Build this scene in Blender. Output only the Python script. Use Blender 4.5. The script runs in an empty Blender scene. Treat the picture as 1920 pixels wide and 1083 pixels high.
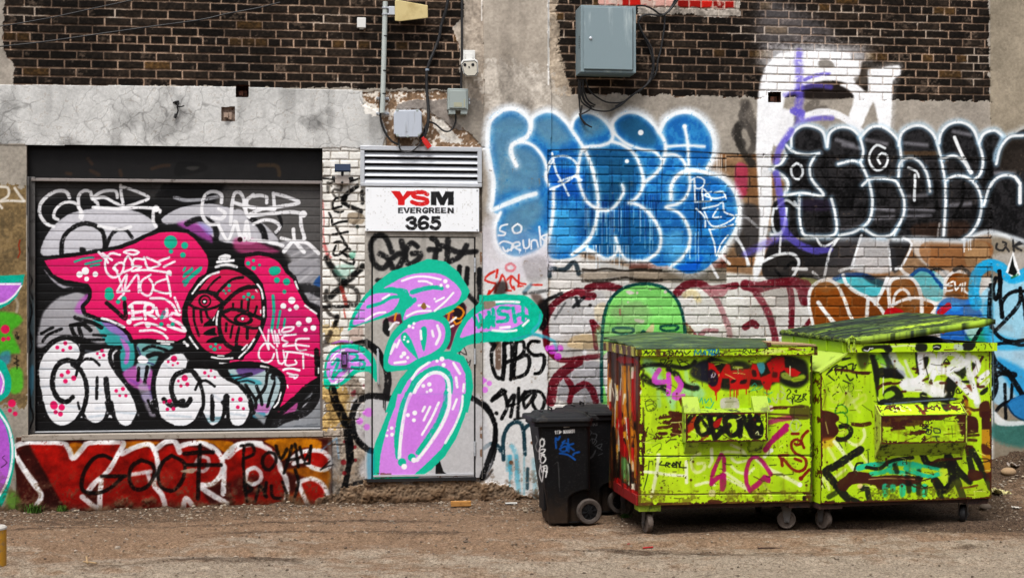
import bpy, bmesh, math, random
import numpy as np
from mathutils import Vector, Matrix

# ---------------------------------------------------------------- scene, camera, sky, sun, exposure
SC = bpy.context.scene
COL = SC.collection
random.seed(5)
EYE = 1.85                       # eye height above the alley
LENS_PX = 2592.0                 # focal length in photo pixels (48.6 mm on a 36 mm sensor)
cam_data = bpy.data.cameras.new("camera")
cam_data.sensor_width = 36.0
cam_data.lens = 36.0 * LENS_PX / 1920.0
cam_data.clip_start = 0.1
cam_data.clip_end = 2000.0
cam = bpy.data.objects.new("camera", cam_data)
cam.location = (0, 0, EYE)
cam.rotation_euler = (math.radians(90), 0, 0)
COL.objects.link(cam)
SC.camera = cam

SUN_ELEV, SUN_AZ = math.radians(62), math.radians(200)    # high, from behind the camera, a little to the left
world = bpy.data.worlds.new("World")
SC.world = world
world.use_nodes = True
wn = world.node_tree.nodes
wl = world.node_tree.links
wn.clear()
w_out = wn.new("ShaderNodeOutputWorld")
w_bg = wn.new("ShaderNodeBackground")
w_sky = wn.new("ShaderNodeTexSky")
w_sky.sky_type = 'NISHITA'
w_sky.sun_disc = False
w_sky.sun_elevation = SUN_ELEV
w_sky.sun_rotation = SUN_AZ
w_sky.dust_density = 4.0
w_sky.ozone_density = 1.0
w_sat = wn.new("ShaderNodeHueSaturation")
w_sat.inputs["Saturation"].default_value = 0.36            # overcast: a nearly grey sky
w_bg.inputs["Strength"].default_value = 0.11
wl.new(w_sky.outputs[0], w_sat.inputs["Color"])
wl.new(w_sat.outputs[0], w_bg.inputs["Color"])
wl.new(w_bg.outputs[0], w_out.inputs["Surface"])

sun_data = bpy.data.lights.new("sun", 'SUN')
sun_data.energy = 1.5
sun_data.angle = math.radians(20)
sun_data.color = (1.0, 0.985, 0.96)
sun = bpy.data.objects.new("sun", sun_data)
# direction towards the sun (sun_rotation is clockwise from +Y)
sd = Vector((math.sin(SUN_AZ) * math.cos(SUN_ELEV), math.cos(SUN_AZ) * math.cos(SUN_ELEV), math.sin(SUN_ELEV)))
sun.rotation_euler = (-sd).to_track_quat('-Z', 'Y').to_euler()
sun.location = sd * 30
COL.objects.link(sun)
SC.view_settings.view_transform = 'Standard'
SC.view_settings.look = 'None'
SC.view_settings.exposure = 1.12
SC.view_settings.gamma = 1.0
# ---------------------------------------------------------------- paint canvases: colours held per vertex on real surfaces
CXP, CYP = 960.0, 541.5
VIEWS = dict(A1=(0,0,4),A2=(480,0,4),A3=(960,0,4),A4=(1440,0,4),A5=(0,260,4),A6=(440,260,4),A7=(900,190,3.1846),A8=(1380,190,3.1852),
 B1=(0,500,4),B2=(440,500,4),B3=(900,480,4),B4=(1400,480,3.6923),B5=(0,760,3.352),B6=(440,760,3.352),B7=(900,720,2.9828),B8=(1400,720,2.9827),
 C1=(1120,620,5.4136),C2=(1330,620,5.4136),C3=(1120,800,5.4136),C4=(1330,800,5.4136),C5=(1450,580,5.4136),C6=(1660,580,5.4136),C7=(1520,770,4.9227),C8=(1700,770,4.9227),
 D1=(980,740,4.1654),D2=(660,180,6.0154),D3=(600,270,4.7071),D4=(320,480,4.9233),D5=(420,640,4.9233),D6=(640,740,4.9233),P=(0,0,1),
 E7=(0,480,2.25),E8=(1800,220,1.692))

def hexc(c):
    if not isinstance(c, str):
        return np.array(c, np.float32) / 255.0
    c = c.lstrip('#')
    if len(c) == 3:
        c = ''.join(k * 2 for k in c)
    return np.array([int(c[i:i + 2], 16) for i in (0, 2, 4)], np.float32) / 255.0

def to_lin(c):
    return np.where(c <= 0.04045, c / 12.92, ((np.maximum(c, 0.04045) + 0.055) / 1.055) ** 2.4)

def paint_lin(c):
    """sRGB paint colour to linear albedo, a little more contrast than the swatches"""
    c = np.clip(c, 0, 1); c = c + .55 * (c * c * (3 - 2 * c) - c)
    return to_lin(c) * .84

def vnoise(x, y, seed):
    """smooth value noise in 0..1 for coordinate arrays"""
    g = np.random.RandomState(seed).rand(256, 256).astype(np.float32)
    xf = np.floor(x); yf = np.floor(y)
    tx = (x - xf).astype(np.float32); ty = (y - yf).astype(np.float32)
    tx = tx * tx * (3 - 2 * tx); ty = ty * ty * (3 - 2 * ty)
    x0 = xf.astype(np.int32) & 255; y0 = yf.astype(np.int32) & 255
    x1 = (x0 + 1) & 255; y1 = (y0 + 1) & 255
    a = g[y0, x0] + (g[y0, x1] - g[y0, x0]) * tx
    b = g[y1, x0] + (g[y1, x1] - g[y1, x0]) * tx
    return a + (b - a) * ty

def fbm(x, y, seed, octaves=4, gain=0.5):
    s = 0; amp = 1.0; tot = 0
    for k in range(octaves):
        s = s + amp * vnoise(x * 2 ** k, y * 2 ** k, seed + k * 7)
        tot += amp; amp *= gain
    return s / tot

def cell_edges(x, y, seed):
    """distance to the nearest cell border of a jittered cell pattern (crazed plaster)"""
    g = np.random.RandomState(seed).rand(128, 128, 2)
    xi = np.floor(x).astype(int); yi = np.floor(y).astype(int)
    f1 = np.full(x.shape, 9.0); f2 = f1.copy()
    for dx in (-1, 0, 1):
        for dy in (-1, 0, 1):
            p = g[(yi + dy) & 127, (xi + dx) & 127]
            d = np.hypot(xi + dx + p[..., 0] - x, yi + dy + p[..., 1] - y)
            f2 = np.minimum(f2, np.maximum(f1, d)); f1 = np.minimum(f1, d)
    return f2 - f1

def sstep(a, b, x):
    t = np.clip((x - a) / (b - a), 0, 1)
    return t * t * (3 - 2 * t)

def cat_rom(p, closed=False, step=5.0):
    p = np.asarray(p, float)
    n = len(p)
    if n < 3:
        return p
    out = []
    rng = range(n) if closed else range(n - 1)
    for i in rng:
        p1 = p[i]; p2 = p[(i + 1) % n]
        p0 = p[i - 1] if (i > 0 or closed) else 2 * p1 - p2
        p3 = p[(i + 2) % n] if (i + 2 < n or closed) else 2 * p2 - p1
        m = max(2, int(math.hypot(p2[0] - p1[0], p2[1] - p1[1]) / step))
        t = (np.arange(m) / m)[:, None]
        out.append(0.5 * ((2 * p1) + (p2 - p0) * t + (2 * p0 - 5 * p1 + 4 * p2 - p3) * t ** 2 + (3 * p1 - p0 - 3 * p2 + p3) * t ** 3))
    if not closed:
        out.append(p[-1:])
    return np.vstack(out)

class Canvas:
    """a flat or nearly flat painted surface: a grid of vertices on a plane in the place, each with a colour and a relief height"""
    def __init__(s, O, eu, ev, res, nu, nv, base, seed=1):
        s.O = np.array(O, float); s.eu = np.array(eu, float); s.ev = np.array(ev, float)
        s.eu /= np.linalg.norm(s.eu); s.ev /= np.linalg.norm(s.ev)
        s.n = np.cross(s.eu, s.ev); s.res = res; s.nu = nu; s.nv = nv
        s.U, s.V = np.meshgrid(np.arange(nu + 1) * res, np.arange(nv + 1) * res)
        P = s.O + s.U[..., None] * s.eu + s.V[..., None] * s.ev
        D = P - np.array([0, 0, EYE])
        s.X = (CXP + LENS_PX * D[..., 0] / D[..., 1]).astype(np.float32)
        s.Y = (CYP - LENS_PX * D[..., 2] / D[..., 1]).astype(np.float32)
        s.rgb = np.empty((nv + 1, nu + 1, 3), np.float32); s.rgb[:] = hexc(base)
        s.h = np.zeros((nv + 1, nu + 1), np.float32)
        s.amod = None
        s.seed = seed
        s.n1 = fbm(s.U * 60 + seed * 3.1, s.V * 60, seed, 3).astype(np.float32)      # grain
        s.n2 = fbm(s.U * 14 + seed, s.V * 14 + 5, seed + 50, 4).astype(np.float32)   # blotches
        s.n3 = fbm(s.U * 3 + seed, s.V * 3 + 9, seed + 90, 4).astype(np.float32)     # broad tone
        s.V_('P')
    def V_(s, name):
        s.view = VIEWS[name]; return s
    def uv(s, px, py):
        d = np.stack([(np.asarray(px, float) - CXP) / LENS_PX, np.ones_like(np.asarray(px, float)), -(np.asarray(py, float) - CYP) / LENS_PX], -1)
        c = np.array([0, 0, EYE])
        t = ((s.O - c) @ s.n) / (d @ s.n)
        P = c + d * t[..., None] - s.O
        return P @ s.eu, P @ s.ev
    def bbox(s, pts, pad):
        x0, y0 = pts.min(0) - pad; x1, y1 = pts.max(0) + pad
        u, v = s.uv(np.array([x0, x1, x0, x1]), np.array([y0, y0, y1, y1]))
        i0 = int(max(0, math.floor(u.min() / s.res) - 1)); i1 = int(min(s.nu + 1, math.ceil(u.max() / s.res) + 2))
        j0 = int(max(0, math.floor(v.min() / s.res) - 1)); j1 = int(min(s.nv + 1, math.ceil(v.max() / s.res) + 2))
        return i0, i1, j0, j1
    def parse(s, txt):
        ox, oy, k = s.view
        out = []
        for part in txt.split(';'):
            a = np.array([float(z) for z in part.split()])
            if len(a) >= 2:
                out.append(a.reshape(-1, 2) / k + np.array([ox, oy]))
        return out
    def dist(s, pl, bb, reach, closed=False):
        i0, i1, j0, j1 = bb
        D = np.full((j1 - j0, i1 - i0), 1e6, np.float32)
        if closed:
            pl = np.vstack([pl, pl[:1]])
        if len(pl) == 1:
            pl = np.vstack([pl, pl + 0.01])
        st = 6
        for k in range(0, len(pl) - 1, st):
            q = pl[k:k + st + 1]
            a0, a1, b0, b1 = s.bbox(q, reach)
            a0 = max(a0, i0); a1 = min(a1, i1); b0 = max(b0, j0); b1 = min(b1, j1)
            if a1 <= a0 or b1 <= b0:
                continue
            X = s.X[b0:b1, a0:a1]; Y = s.Y[b0:b1, a0:a1]
            sub = D[b0 - j0:b1 - j0, a0 - i0:a1 - i0]
            for m in range(len(q) - 1):
                p0 = q[m]; e = q[m + 1] - p0
                L = e @ e
                if L < 1e-9:
                    continue
                t = np.clip(((X - p0[0]) * e[0] + (Y - p0[1]) * e[1]) / L, 0, 1)
                np.minimum(sub, np.hypot(X - p0[0] - t * e[0], Y - p0[1] - t * e[1]), out=sub)
        return D
    def inside(s, pl, bb, jx=None):
        i0, i1, j0, j1 = bb
        X = s.X[j0:j1, i0:i1]; Y = s.Y[j0:j1, i0:i1]
        if jx is not None:
            X = X + jx[0][j0:j1, i0:i1]; Y = Y + jx[1][j0:j1, i0:i1]
        rmin = Y.min(1); rmax = Y.max(1)
        M = np.zeros(X.shape, bool)
        q = np.vstack([pl, pl[:1]])
        for k in range(len(pl)):
            x1, y1 = q[k]; x2, y2 = q[k + 1]
            if y1 == y2:
                continue
            r = np.nonzero((rmax >= min(y1, y2)) & (rmin <= max(y1, y2)))[0]
            if len(r) == 0:
                continue
            a, b = r[0], r[-1] + 1
            Ys = Y[a:b]
            M[a:b] ^= ((y1 > Ys) != (y2 > Ys)) & (X[a:b] < (x2 - x1) * (Ys - y1) / (y2 - y1) + x1)
        return M
    def mask(s, txt, jit=0.0, smooth=False):
        """full-size 0/1 mask of a polygon, its edge roughened by jit pixels"""
        s.view = VIEWS["P"]
        pl = s.parse(txt)[0]
        if smooth:
            pl = cat_rom(pl, True)
        jx = None
        if jit:
            jx = ((s.n2 - 0.5) * 4 * jit + (s.n1 - .5) * 2 * jit, (np.roll(s.n2, 37, 1) - 0.5) * 4 * jit + (np.roll(s.n1, 11, 0) - .5) * 2 * jit)
        bb = s.bbox(pl, 4 + jit * 4)
        M = np.zeros(s.X.shape, bool)
        i0, i1, j0, j1 = bb
        if i1 > i0 and j1 > j0:
            M[j0:j1, i0:i1] = s.inside(pl, bb, jx)
        return M
    def blend(s, bb, A, col, a, wear, am=1.0):
        i0, i1, j0, j1 = bb
        A = A * a
        if wear:
            A = A * sstep(wear - .18, wear + .12, s.n2[j0:j1, i0:i1] * .6 + s.n1[j0:j1, i0:i1] * .4 + .12)
        if s.amod is not None and am:
            A = A * (1 - am * s.amod[j0:j1, i0:i1])
        R = s.rgb[j0:j1, i0:i1]
        R += (hexc(col) - R) * A[..., None]
    def s(s, txt, w, col, soft=None, a=1.0, wear=0.0, sm=True, am=1.0):
        k = s.view[2]
        w = 1.17 * w / k
        soft = 0.8 if soft is None else max(0.8, soft / k)
        for p in s.parse(txt):
            pl = cat_rom(p) if sm and len(p) > 2 else (p if len(p) < 3 else p)
            if len(pl) >= 2 and not (sm and len(p) > 2):      # split long straight runs
                o = [pl[0]]
                for q in pl[1:]:
                    m = max(1, int(np.hypot(*(q - o[-1])) / 12)); b = o[-1]
                    o += [b + (q - b) * t / m for t in range(1, m + 1)]
                pl = np.array(o)
            reach = w / 2 + soft
            bb = s.bbox(pl, reach)
            if bb[1] <= bb[0] or bb[3] <= bb[2]:
                continue
            D = s.dist(pl, bb, reach)
            i0, i1, j0, j1 = bb
            n2 = s.n2[j0:j1, i0:i1]; n1 = s.n1[j0:j1, i0:i1]
            D = D + (n2 - .5) * min(w * .22, 2.6) + (n1 - .5) * min(w * .16, 1.5)      # a hand-held can: the line swells and frays
            A = 1 - sstep(w / 2 - soft, w / 2 + soft, D)
            if soft > 5:
                A = A * np.clip(.35 + 1.25 * n1, 0, 1.15)          # spray haze is grain, not glow
            if w > 2.5:
                A = A * (.90 + .16 * np.clip(n2 * 2 - .6, 0, 1)) * (1 - .5 * sstep(.68, .8, n1))
            s.blend(bb, A, col, a, wear, am)
        return s
    def f(s, txt, col, soft=None, a=1.0, wear=0.0, sm=True, am=1.0):
        k = s.view[2]
        soft = 0.8 if soft is None else max(0.8, soft / k)
        for p in s.parse(txt):
            pl = cat_rom(p, True) if sm else p
            bb = s.bbox(pl, soft + 1)
            if bb[1] <= bb[0] or bb[3] <= bb[2]:
                continue
            D = s.dist(pl, bb, soft + 1, True)
            M = s.inside(pl, bb)
            i0, i1, j0, j1 = bb
            sd = np.where(M, D, -D) + (s.n1[j0:j1, i0:i1] - .5) * 1.2
            A = sstep(-soft, soft, sd)
            if soft > 5:
                A = np.clip(A * (1 + (1 - A) * 2.4 * (s.n1[j0:j1, i0:i1] - .5)), 0, 1)
            s.blend(bb, A, col, a, wear, am)
        return s
    def d(s, txt, col, soft=None, a=1.0, wear=0.0):
        """dots: x y r triples"""
        ox, oy, k = s.view
        v = np.array([float(z) for z in txt.replace(';', ' ').split()]).reshape(-1, 3)
        soft = 0.8 if soft is None else max(0.8, soft / k)
        for x, y, r in v:
            c = np.array([[x / k + ox, y / k + oy]]); r = r / k
            bb = s.bbox(c, r + soft)
            i0, i1, j0, j1 = bb
            if i1 <= i0 or j1 <= j0:
                continue
            D = np.hypot(s.X[j0:j1, i0:i1] - c[0, 0], s.Y[j0:j1, i0:i1] - c[0, 1])
            s.blend(bb, 1 - sstep(r - soft, r + soft, D), col, a, wear)
        return s
    def fill_mask(s, M, col, a=1.0, var=0.0):
        c = hexc(col)
        R = s.rgb[M]
        c = c * (1 + var * 2 * (s.n2[M] * .6 + s.n1[M] * .4 - .5))[:, None]
        s.rgb[M] = R + (c - R) * a
    def drips(s, x0, x1, y, col, n, lmin, lmax, w=2.0, seed=0, a=.85):
        """runs of paint, photo pixels of the view"""
        r = random.Random(seed)
        for _ in range(n):
            x = r.uniform(x0, x1); L = r.uniform(lmin, lmax)
            s.s(f"{x:.1f} {y:.1f} {x + r.uniform(-1, 1):.1f} {y + L:.1f}", w * r.uniform(.6, 1.2), col, a=a)

def weather(cv, seed, n=60, rust='#4a1c10'):
    """scratches, chipped edges and runs of rust on sheet steel"""
    r = random.Random(seed); cv.V_('P')
    x0, x1, y0, y1 = cv.X.min(), cv.X.max(), cv.Y.min(), cv.Y.max()
    for i in range(n):
        x, y = r.uniform(x0, x1), r.uniform(y0, y1); L = r.choice((4, 7, 12, 22)); a = r.choice((0, 0, 0, 1.4, .4, -.5)) + r.gauss(0, .12)
        cv.s(f"{x:.1f} {y:.1f} {x + L * math.cos(a) * .5:.1f} {y + L * math.sin(a) * .5 + r.uniform(-1, 1):.1f} {x + L * math.cos(a):.1f} {y + L * math.sin(a):.1f}", r.uniform(.7, 1.7), r.choice(('#1c1a0c', rust, '#2c2f10', '#d7e48a', '#3a2412')), a=r.uniform(.5, .95))
    for i in range(n // 4):
        x, y = r.uniform(x0, x1), r.uniform(y0, y1); L = r.uniform(12, 50)
        cv.d(f"{x:.1f} {y:.1f} {r.uniform(1, 2.6):.1f}", rust, a=.9)
        cv.s(f"{x:.1f} {y:.1f} {x + r.uniform(-1, 1):.1f} {y + L * .5:.1f} {x:.1f} {y + L:.1f}", r.uniform(1, 2.4), '#6a4a14', 3, a=.35)
    ed = np.minimum(np.minimum(cv.U, cv.U.max() - cv.U), np.minimum(cv.V, cv.V.max() - cv.V))
    M = (ed < min(.03, .16 * min(cv.U.max(), cv.V.max())) * (cv.n2 * .7 + cv.n1 * .6 - .18)); cv.fill_mask(M, rust, .85, .4)
    g = sstep(.5, .7, fbm(cv.U * 16, cv.V * 1.1, seed + 3, 3)) * sstep(.35, .6, cv.n2)
    cv.rgb += (hexc('#5f6a1c') - cv.rgb) * (g * .22)[..., None]

def joints(cv, course, length, v0, u0, header=None, half=0.0055, jw=0.004):
    """running bond: returns joint mask 0..1 and a random number per brick"""
    ju = (cv.n2 - .5) * .006 + (cv.n1 - .5) * .004
    jv = (np.roll(cv.n2, 50, 1) - .5) * .006 + (np.roll(cv.n1, 20, 1) - .5) * .003
    v = cv.V + cv.O[2] - v0 + jv
    row = np.floor(v / course)
    fv = v - row * course
    rr = np.random.RandomState(3).rand(400)
    off = (row % 2) * .5 + (rr[(row.astype(int)) % 400] - .5) * .16
    L = np.full(v.shape, length)
    if header is not None:
        hd = (row.astype(int) % header[0]) == header[1]
        L = np.where(hd, length / 2, L)
    u = cv.U - u0 + ju
    uu = u / L + off
    bi = np.floor(uu)
    fu = (uu - bi) * L
    d = np.minimum(np.minimum(fv, course - fv), np.minimum(fu, L - fu))
    J = 1 - sstep(half - jw * .6, half + jw * .6, d)
    rnd = np.random.RandomState(8).rand(4096)[((bi.astype(int) * 73 + row.astype(int) * 197) & 4095)]
    return J.astype(np.float32), rnd.astype(np.float32), row
# ---------------------------------------------------------------- the long wall: masonry, render, and the painting on it
WALL_T = 0.135
WALL_D = 12.0
WE = np.array([1, WALL_T, 0]) / math.hypot(1, WALL_T)       # along the wall
WN = np.array([WALL_T, -1, 0]) / math.hypot(1, WALL_T)      # out of the wall
UP = np.array([0, 0, 1.0])

def wall_canvas(res=0.006):
    x0, x1 = -4.85, 5.35
    O = (x0, WALL_D + WALL_T * x0, -0.06)
    return Canvas(O, WE, UP, res, int((x1 - x0) * math.hypot(1, WALL_T) / res), int(4.70 / res), '#9a9088', 11)

def wall_base(cv):
    X, Y = cv.X, cv.Y
    R = {}
    H, W = X.shape
    # --- dark brick above
    J, rnd, row = joints(cv, 0.0715, 0.216, 3.545 - 0.0715 * 60, 0.05, (6, (60 + 5) % 6))
    brick = np.ones((H, W, 1), np.float32) * hexc('#302923')
    brick = brick * (0.72 + .5 * rnd[..., None]) * (.65 + .7 * cv.n1[..., None])
    tan = ((rnd > .78) & (row.astype(int) % 6 == 5) | (rnd > .975))[..., None]
    brick = np.where(tan, brick * np.array([1.5, 1.38, 1.05]), brick)
    speck = sstep(.74, .80, cv.n1)[..., None] * sstep(.5, .65, cv.n2)[..., None]
    brick = brick + (hexc('#8d8178') - brick) * speck * .5
    mort = hexc('#a8917f') * (.50 + .85 * cv.n2[..., None])
    C1 = brick + (mort - brick) * J[..., None]
    soot = sstep(.45, .75, fbm(cv.U * 1.6, cv.V * .5, 63, 4)); C1 = C1 * (1 - .2 * soot)[..., None]
    chip = sstep(.60, .66, cv.n2) * (np.random.RandomState(5).rand(4096)[(rnd * 4095).astype(int)] > .62)
    C1 = C1 + (hexc('#6d6055') - C1) * (chip * .55 * sstep(.35, .6, cv.n1))[..., None]
    lime = sstep(.62, .74, fbm(cv.U * 2.3, cv.V * 5, 91, 4)) * J
    C1 = C1 + (hexc('#c9bdb0') - C1) * (lime * .6)[..., None]
    h1 = -0.008 * J + (cv.n1 - .5) * .002 + (rnd - .5) * .004 * (1 - J)
    # --- plain grey render (bands and piers)
    def render(col, amp=.16):
        return hexc(col) * (1 - amp + 2 * amp * (cv.n3 * .65 + cv.n2 * .25 + cv.n1 * .1)[..., None])
    C2 = render('#948d84', .24)
    cv.rgb[:] = C2
    cv.h[:] = (cv.n2 - .5) * .004 + (cv.n1 - .5) * .0012
    # lower brick, two sizes
    Ja, ra, _ = joints(cv, 0.077, 0.225, 0.0, 0.02)
    Jb, rb, _ = joints(cv, 0.0885, 0.235, 0.011, 0.10)
    Jc, rc, _ = joints(cv, 0.0715, 0.16, 0.02, 0.05)
    sel = X > 1362
    Jl = np.where(sel, Jb, Ja); rl = np.where(sel, rb, ra)
    sel2 = X < 695
    Jl = np.where(sel2, Jc, Jl); rl = np.where(sel2, rc, rl)
    # --- areas, from their outlines on the wall
    top_l = cv.mask("-200 -150 862 -150 870 30 850 50 862 90 866 168 440 163 24 159 30 128 5 95 8 0 -200 0", 2.2)
    top_l |= cv.mask("-400 -150 -40 -150 -40 158 -400 158")
    top_r = cv.mask("1030 -150 1853 -150 1853 40 1855 120 1858 190 1600 186 1072 176 1060 140 1046 95 1044 40 1030 20", 3)
    lintel = cv.mask("-400 157 24 159 440 163 680 170 682 196 706 208 726 246 716 278 610 279 300 275 48 272 -400 268")
    pier_c = cv.mask("902 -150 1028 -150 1028 120 1034 175 1028 950 1028 1000 900 1000 903 300 908 170")
    pier_r = cv.mask("1856 -150 2300 -150 2300 1000 1858 1000")
    pier_l = cv.mask("-400 270 48 270 48 272 52 822 30 830 30 1000 -400 1000")
    low_r = cv.mask("1027 284 1180 283 1362 288 1858 294 1858 1000 1027 1000", 1.0)
    strip = cv.mask("604 277 690 277 690 760 660 800 640 850 606 850", 1.5)
    under = cv.mask("30 818 622 818 622 1000 30 1000")
    # dark brick
    for M in (top_l, top_r):
        cv.rgb[M] = C1[M]; cv.h[M] = h1[M]
    R['top_l'], R['top_r'] = top_l, top_r
    # ragged lime edges where render meets the dark brick
    edge = cv.mask("855 -100 912 -100 912 200 862 170 870 120 842 105 850 60 868 30", 4)
    cv.fill_mask(edge & ~top_l, '#a79b8e', .8, .35)
    edge = cv.mask("1028 -100 1046 0 1046 60 1056 120 1072 178 1030 178", 4)
    cv.fill_mask(edge, '#9c8f80', .9, .4)
    cv.h[edge] += (cv.n2[edge] - .5) * .012
    # lintel: pale, crazed
    t = render('#bdbcb9', .2)
    cv.rgb[lintel] = t[lintel]
    cv.h[lintel] = .006 + (cv.n2[lintel] - .5) * .003
    M = lintel
    crack = np.zeros(X.shape)
    wx = cv.U + (cv.n3 - .5) * .22 + (cv.n2 - .5) * .05; wy = cv.V + (np.roll(cv.n3, 90, 1) - .5) * .22 + (np.roll(cv.n2, 31, 1) - .5) * .05
    crack[M] = np.maximum(1 - sstep(.01, .06, cell_edges(wx[M] * 6.6, wy[M] * 6.6, 3)), .55 * (1 - sstep(.02, .10, cell_edges(wx[M] * 11, wy[M] * 11, 4))) * sstep(.45, .6, cv.n3[M]))
    cv.rgb[M] *= (1 - .20 * crack[M] * sstep(.3, .62, cv.n2[M] * .5 + cv.n3[M] * .5))[:, None]
    cv.h[M] -= .0012 * crack[M]
    sp = M & (cv.n1 > .70) & (cv.n2 > .42); cv.fill_mask(sp, '#8f8a84', .6, .3)
    rn = sstep(.54, .72, fbm(cv.U * 7, cv.V * .8, 29, 3)); cv.rgb[M] *= (1 - .13 * rn[M])[:, None]
    st = sstep(.58, .75, cv.n3)
    cv.rgb[M] *= (1 - .22 * st[M])[:, None]
    # broken plaster over the vent: brown scratch coat with white remains
    pl = cv.mask("680 172 840 170 838 214 880 250 905 275 905 280 722 280 726 246 706 208 682 196", 2)
    cv.fill_mask(pl, '#8d7763', 1, .45)
    wht = pl & ((cv.n2 * .5 + cv.n1 * .5) > .55)
    cv.fill_mask(wht, '#cfc6bb', .85, .2)
    w2 = cv.mask("680 188 700 192 722 218 700 220 682 210", 3) | cv.mask("806 216 830 226 852 250 866 262 862 272 838 266 812 240", 3)
    cv.fill_mask(w2, '#dcd6cc', .9, .2)
    gp = cv.mask("746 194 778 186 800 188 838 184 842 214 862 232 868 244 848 240 826 222 800 206 742 204", 2)
    cv.fill_mask(gp, '#87807a', 1, .2)
    cv.h[pl & ~gp] -= .012 - .008 * cv.n1[pl & ~gp]
    # piers
    t = render('#a39a8f', .17); t2 = render('#8c8375', .2)
    cv.rgb[pier_c] = t[pier_c]; cv.rgb[pier_r] = t2[pier_r]
    cv.h[pier_c] += .018; cv.h[pier_r] += .014
    st = cv.mask("905 110 1040 130 1060 200 1000 215 905 200", 12)
    cv.fill_mask(st, '#bdb5ab', .6, .35)
    cv.rgb[pier_c] *= (1 - .16 * sstep(.55, .8, fbm(cv.U * 6, cv.V * 1.2, 5, 3))[pier_c])[:, None]
    edge = (np.abs(X - 1028) < 1.6 + 2 * (cv.n2 - .4)) & (Y < 160)
    cv.fill_mask(edge, '#e4e0da', .9)
    edge = (np.abs(X - 903) < 1.2) & (Y < 40)
    cv.fill_mask(edge, '#d8d2ca', .8)
    rb = cv.mask("1122 -60 1380 -60 1378 18 1335 15 1122 9", 1) 
    redb = hexc('#a8261c') * (.7 + .5 * rnd[..., None]); redb = np.where((rnd > .72)[..., None], hexc('#c3968c'), redb)
    redb = redb + (hexc('#b9a79c') - redb) * np.maximum(J, sstep(.6, .7, cv.n2))[..., None] * .9
    cv.rgb[rb] = redb[rb]
    gr = cv.mask("1195 12 1385 17 1390 32 1330 30 1290 26 1200 30", 3) | cv.mask("1376 -40 1392 -40 1388 20 1376 20", 2)
    cv.fill_mask(gr, '#a8a097', .85, .4)
    # left pier: grey above, ochre paint below
    t = render('#8d877e', .25)
    cv.rgb[pier_l] = t[pier_l]
    och = cv.mask("-400 352 60 346 60 700 52 760 -400 760", 6) & pier_l
    cv.fill_mask(och, '#77664a', .9, .35)
    # right lower brick
    base = np.where((rl > .6)[..., None], hexc('#7a5b40'), hexc('#8a7058')) * (.75 + .5 * cv.n2[..., None])
    jd = hexc('#4b4038') * (.7 + .6 * cv.n2[..., None])
    C3 = base + (jd - base) * Jl[..., None]
    cv.rgb[low_r] = C3[low_r]
    hb = -0.009 * Jl + (rl - .5) * .008 * (1 - Jl) + (cv.n1 - .5) * .003
    cv.h[low_r] = hb[low_r]
    # strip by the door
    base = hexc('#dedad2') * (.82 + .34 * cv.n2[..., None])
    C4 = base + (hexc('#5d5348') - base) * (Jl * .42)[..., None]
    cv.rgb[strip] = C4[strip]
    cv.h[strip] = hb[strip]
    low_strip = cv.mask("604 700 640 690 700 745 700 1000 604 1000", 6)
    cv.fill_mask(low_strip & (X < 703), '#93887c', .9, .6)
    cv.h[low_strip] += (cv.n2[low_strip] - .5) * .02
    yel = cv.mask("606 720 640 700 662 780 652 800 606 800", 8)
    cv.fill_mask(yel, '#a98a52', .7, .6)
    yel = cv.mask("606 600 640 610 640 650 606 640", 6)
    cv.fill_mask(yel, '#b0935e', .6, .5)
    # under the shutter
    t = render('#5a4033', .3)
    cv.rgb[under] = t[under]
    cv.h[under] = .02 + (cv.n2[under] - .5) * .006
    R.update(lintel=lintel | pl | gp, pier_c=pier_c, pier_r=pier_r, pier_l=pier_l, low_r=low_r, strip=strip | low_strip, under=under)
    # joints swallow part of any paint that goes on top
    am = np.zeros((H, W), np.float32)
    am[low_r] = (np.where(X < 1362, .22, .40) * Jl * (.25 + 1.3 * cv.n2))[low_r]
    am[strip] = (.6 * Jl)[strip]
    for M in (top_l, top_r):
        am[M] = (.75 * J * (.4 + .9 * cv.n2))[M]
    cv.rl = np.where(low_r, rl - .5, 0).astype(np.float32)
    cv.amod = np.clip(am, 0, .95)
    return R

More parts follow.
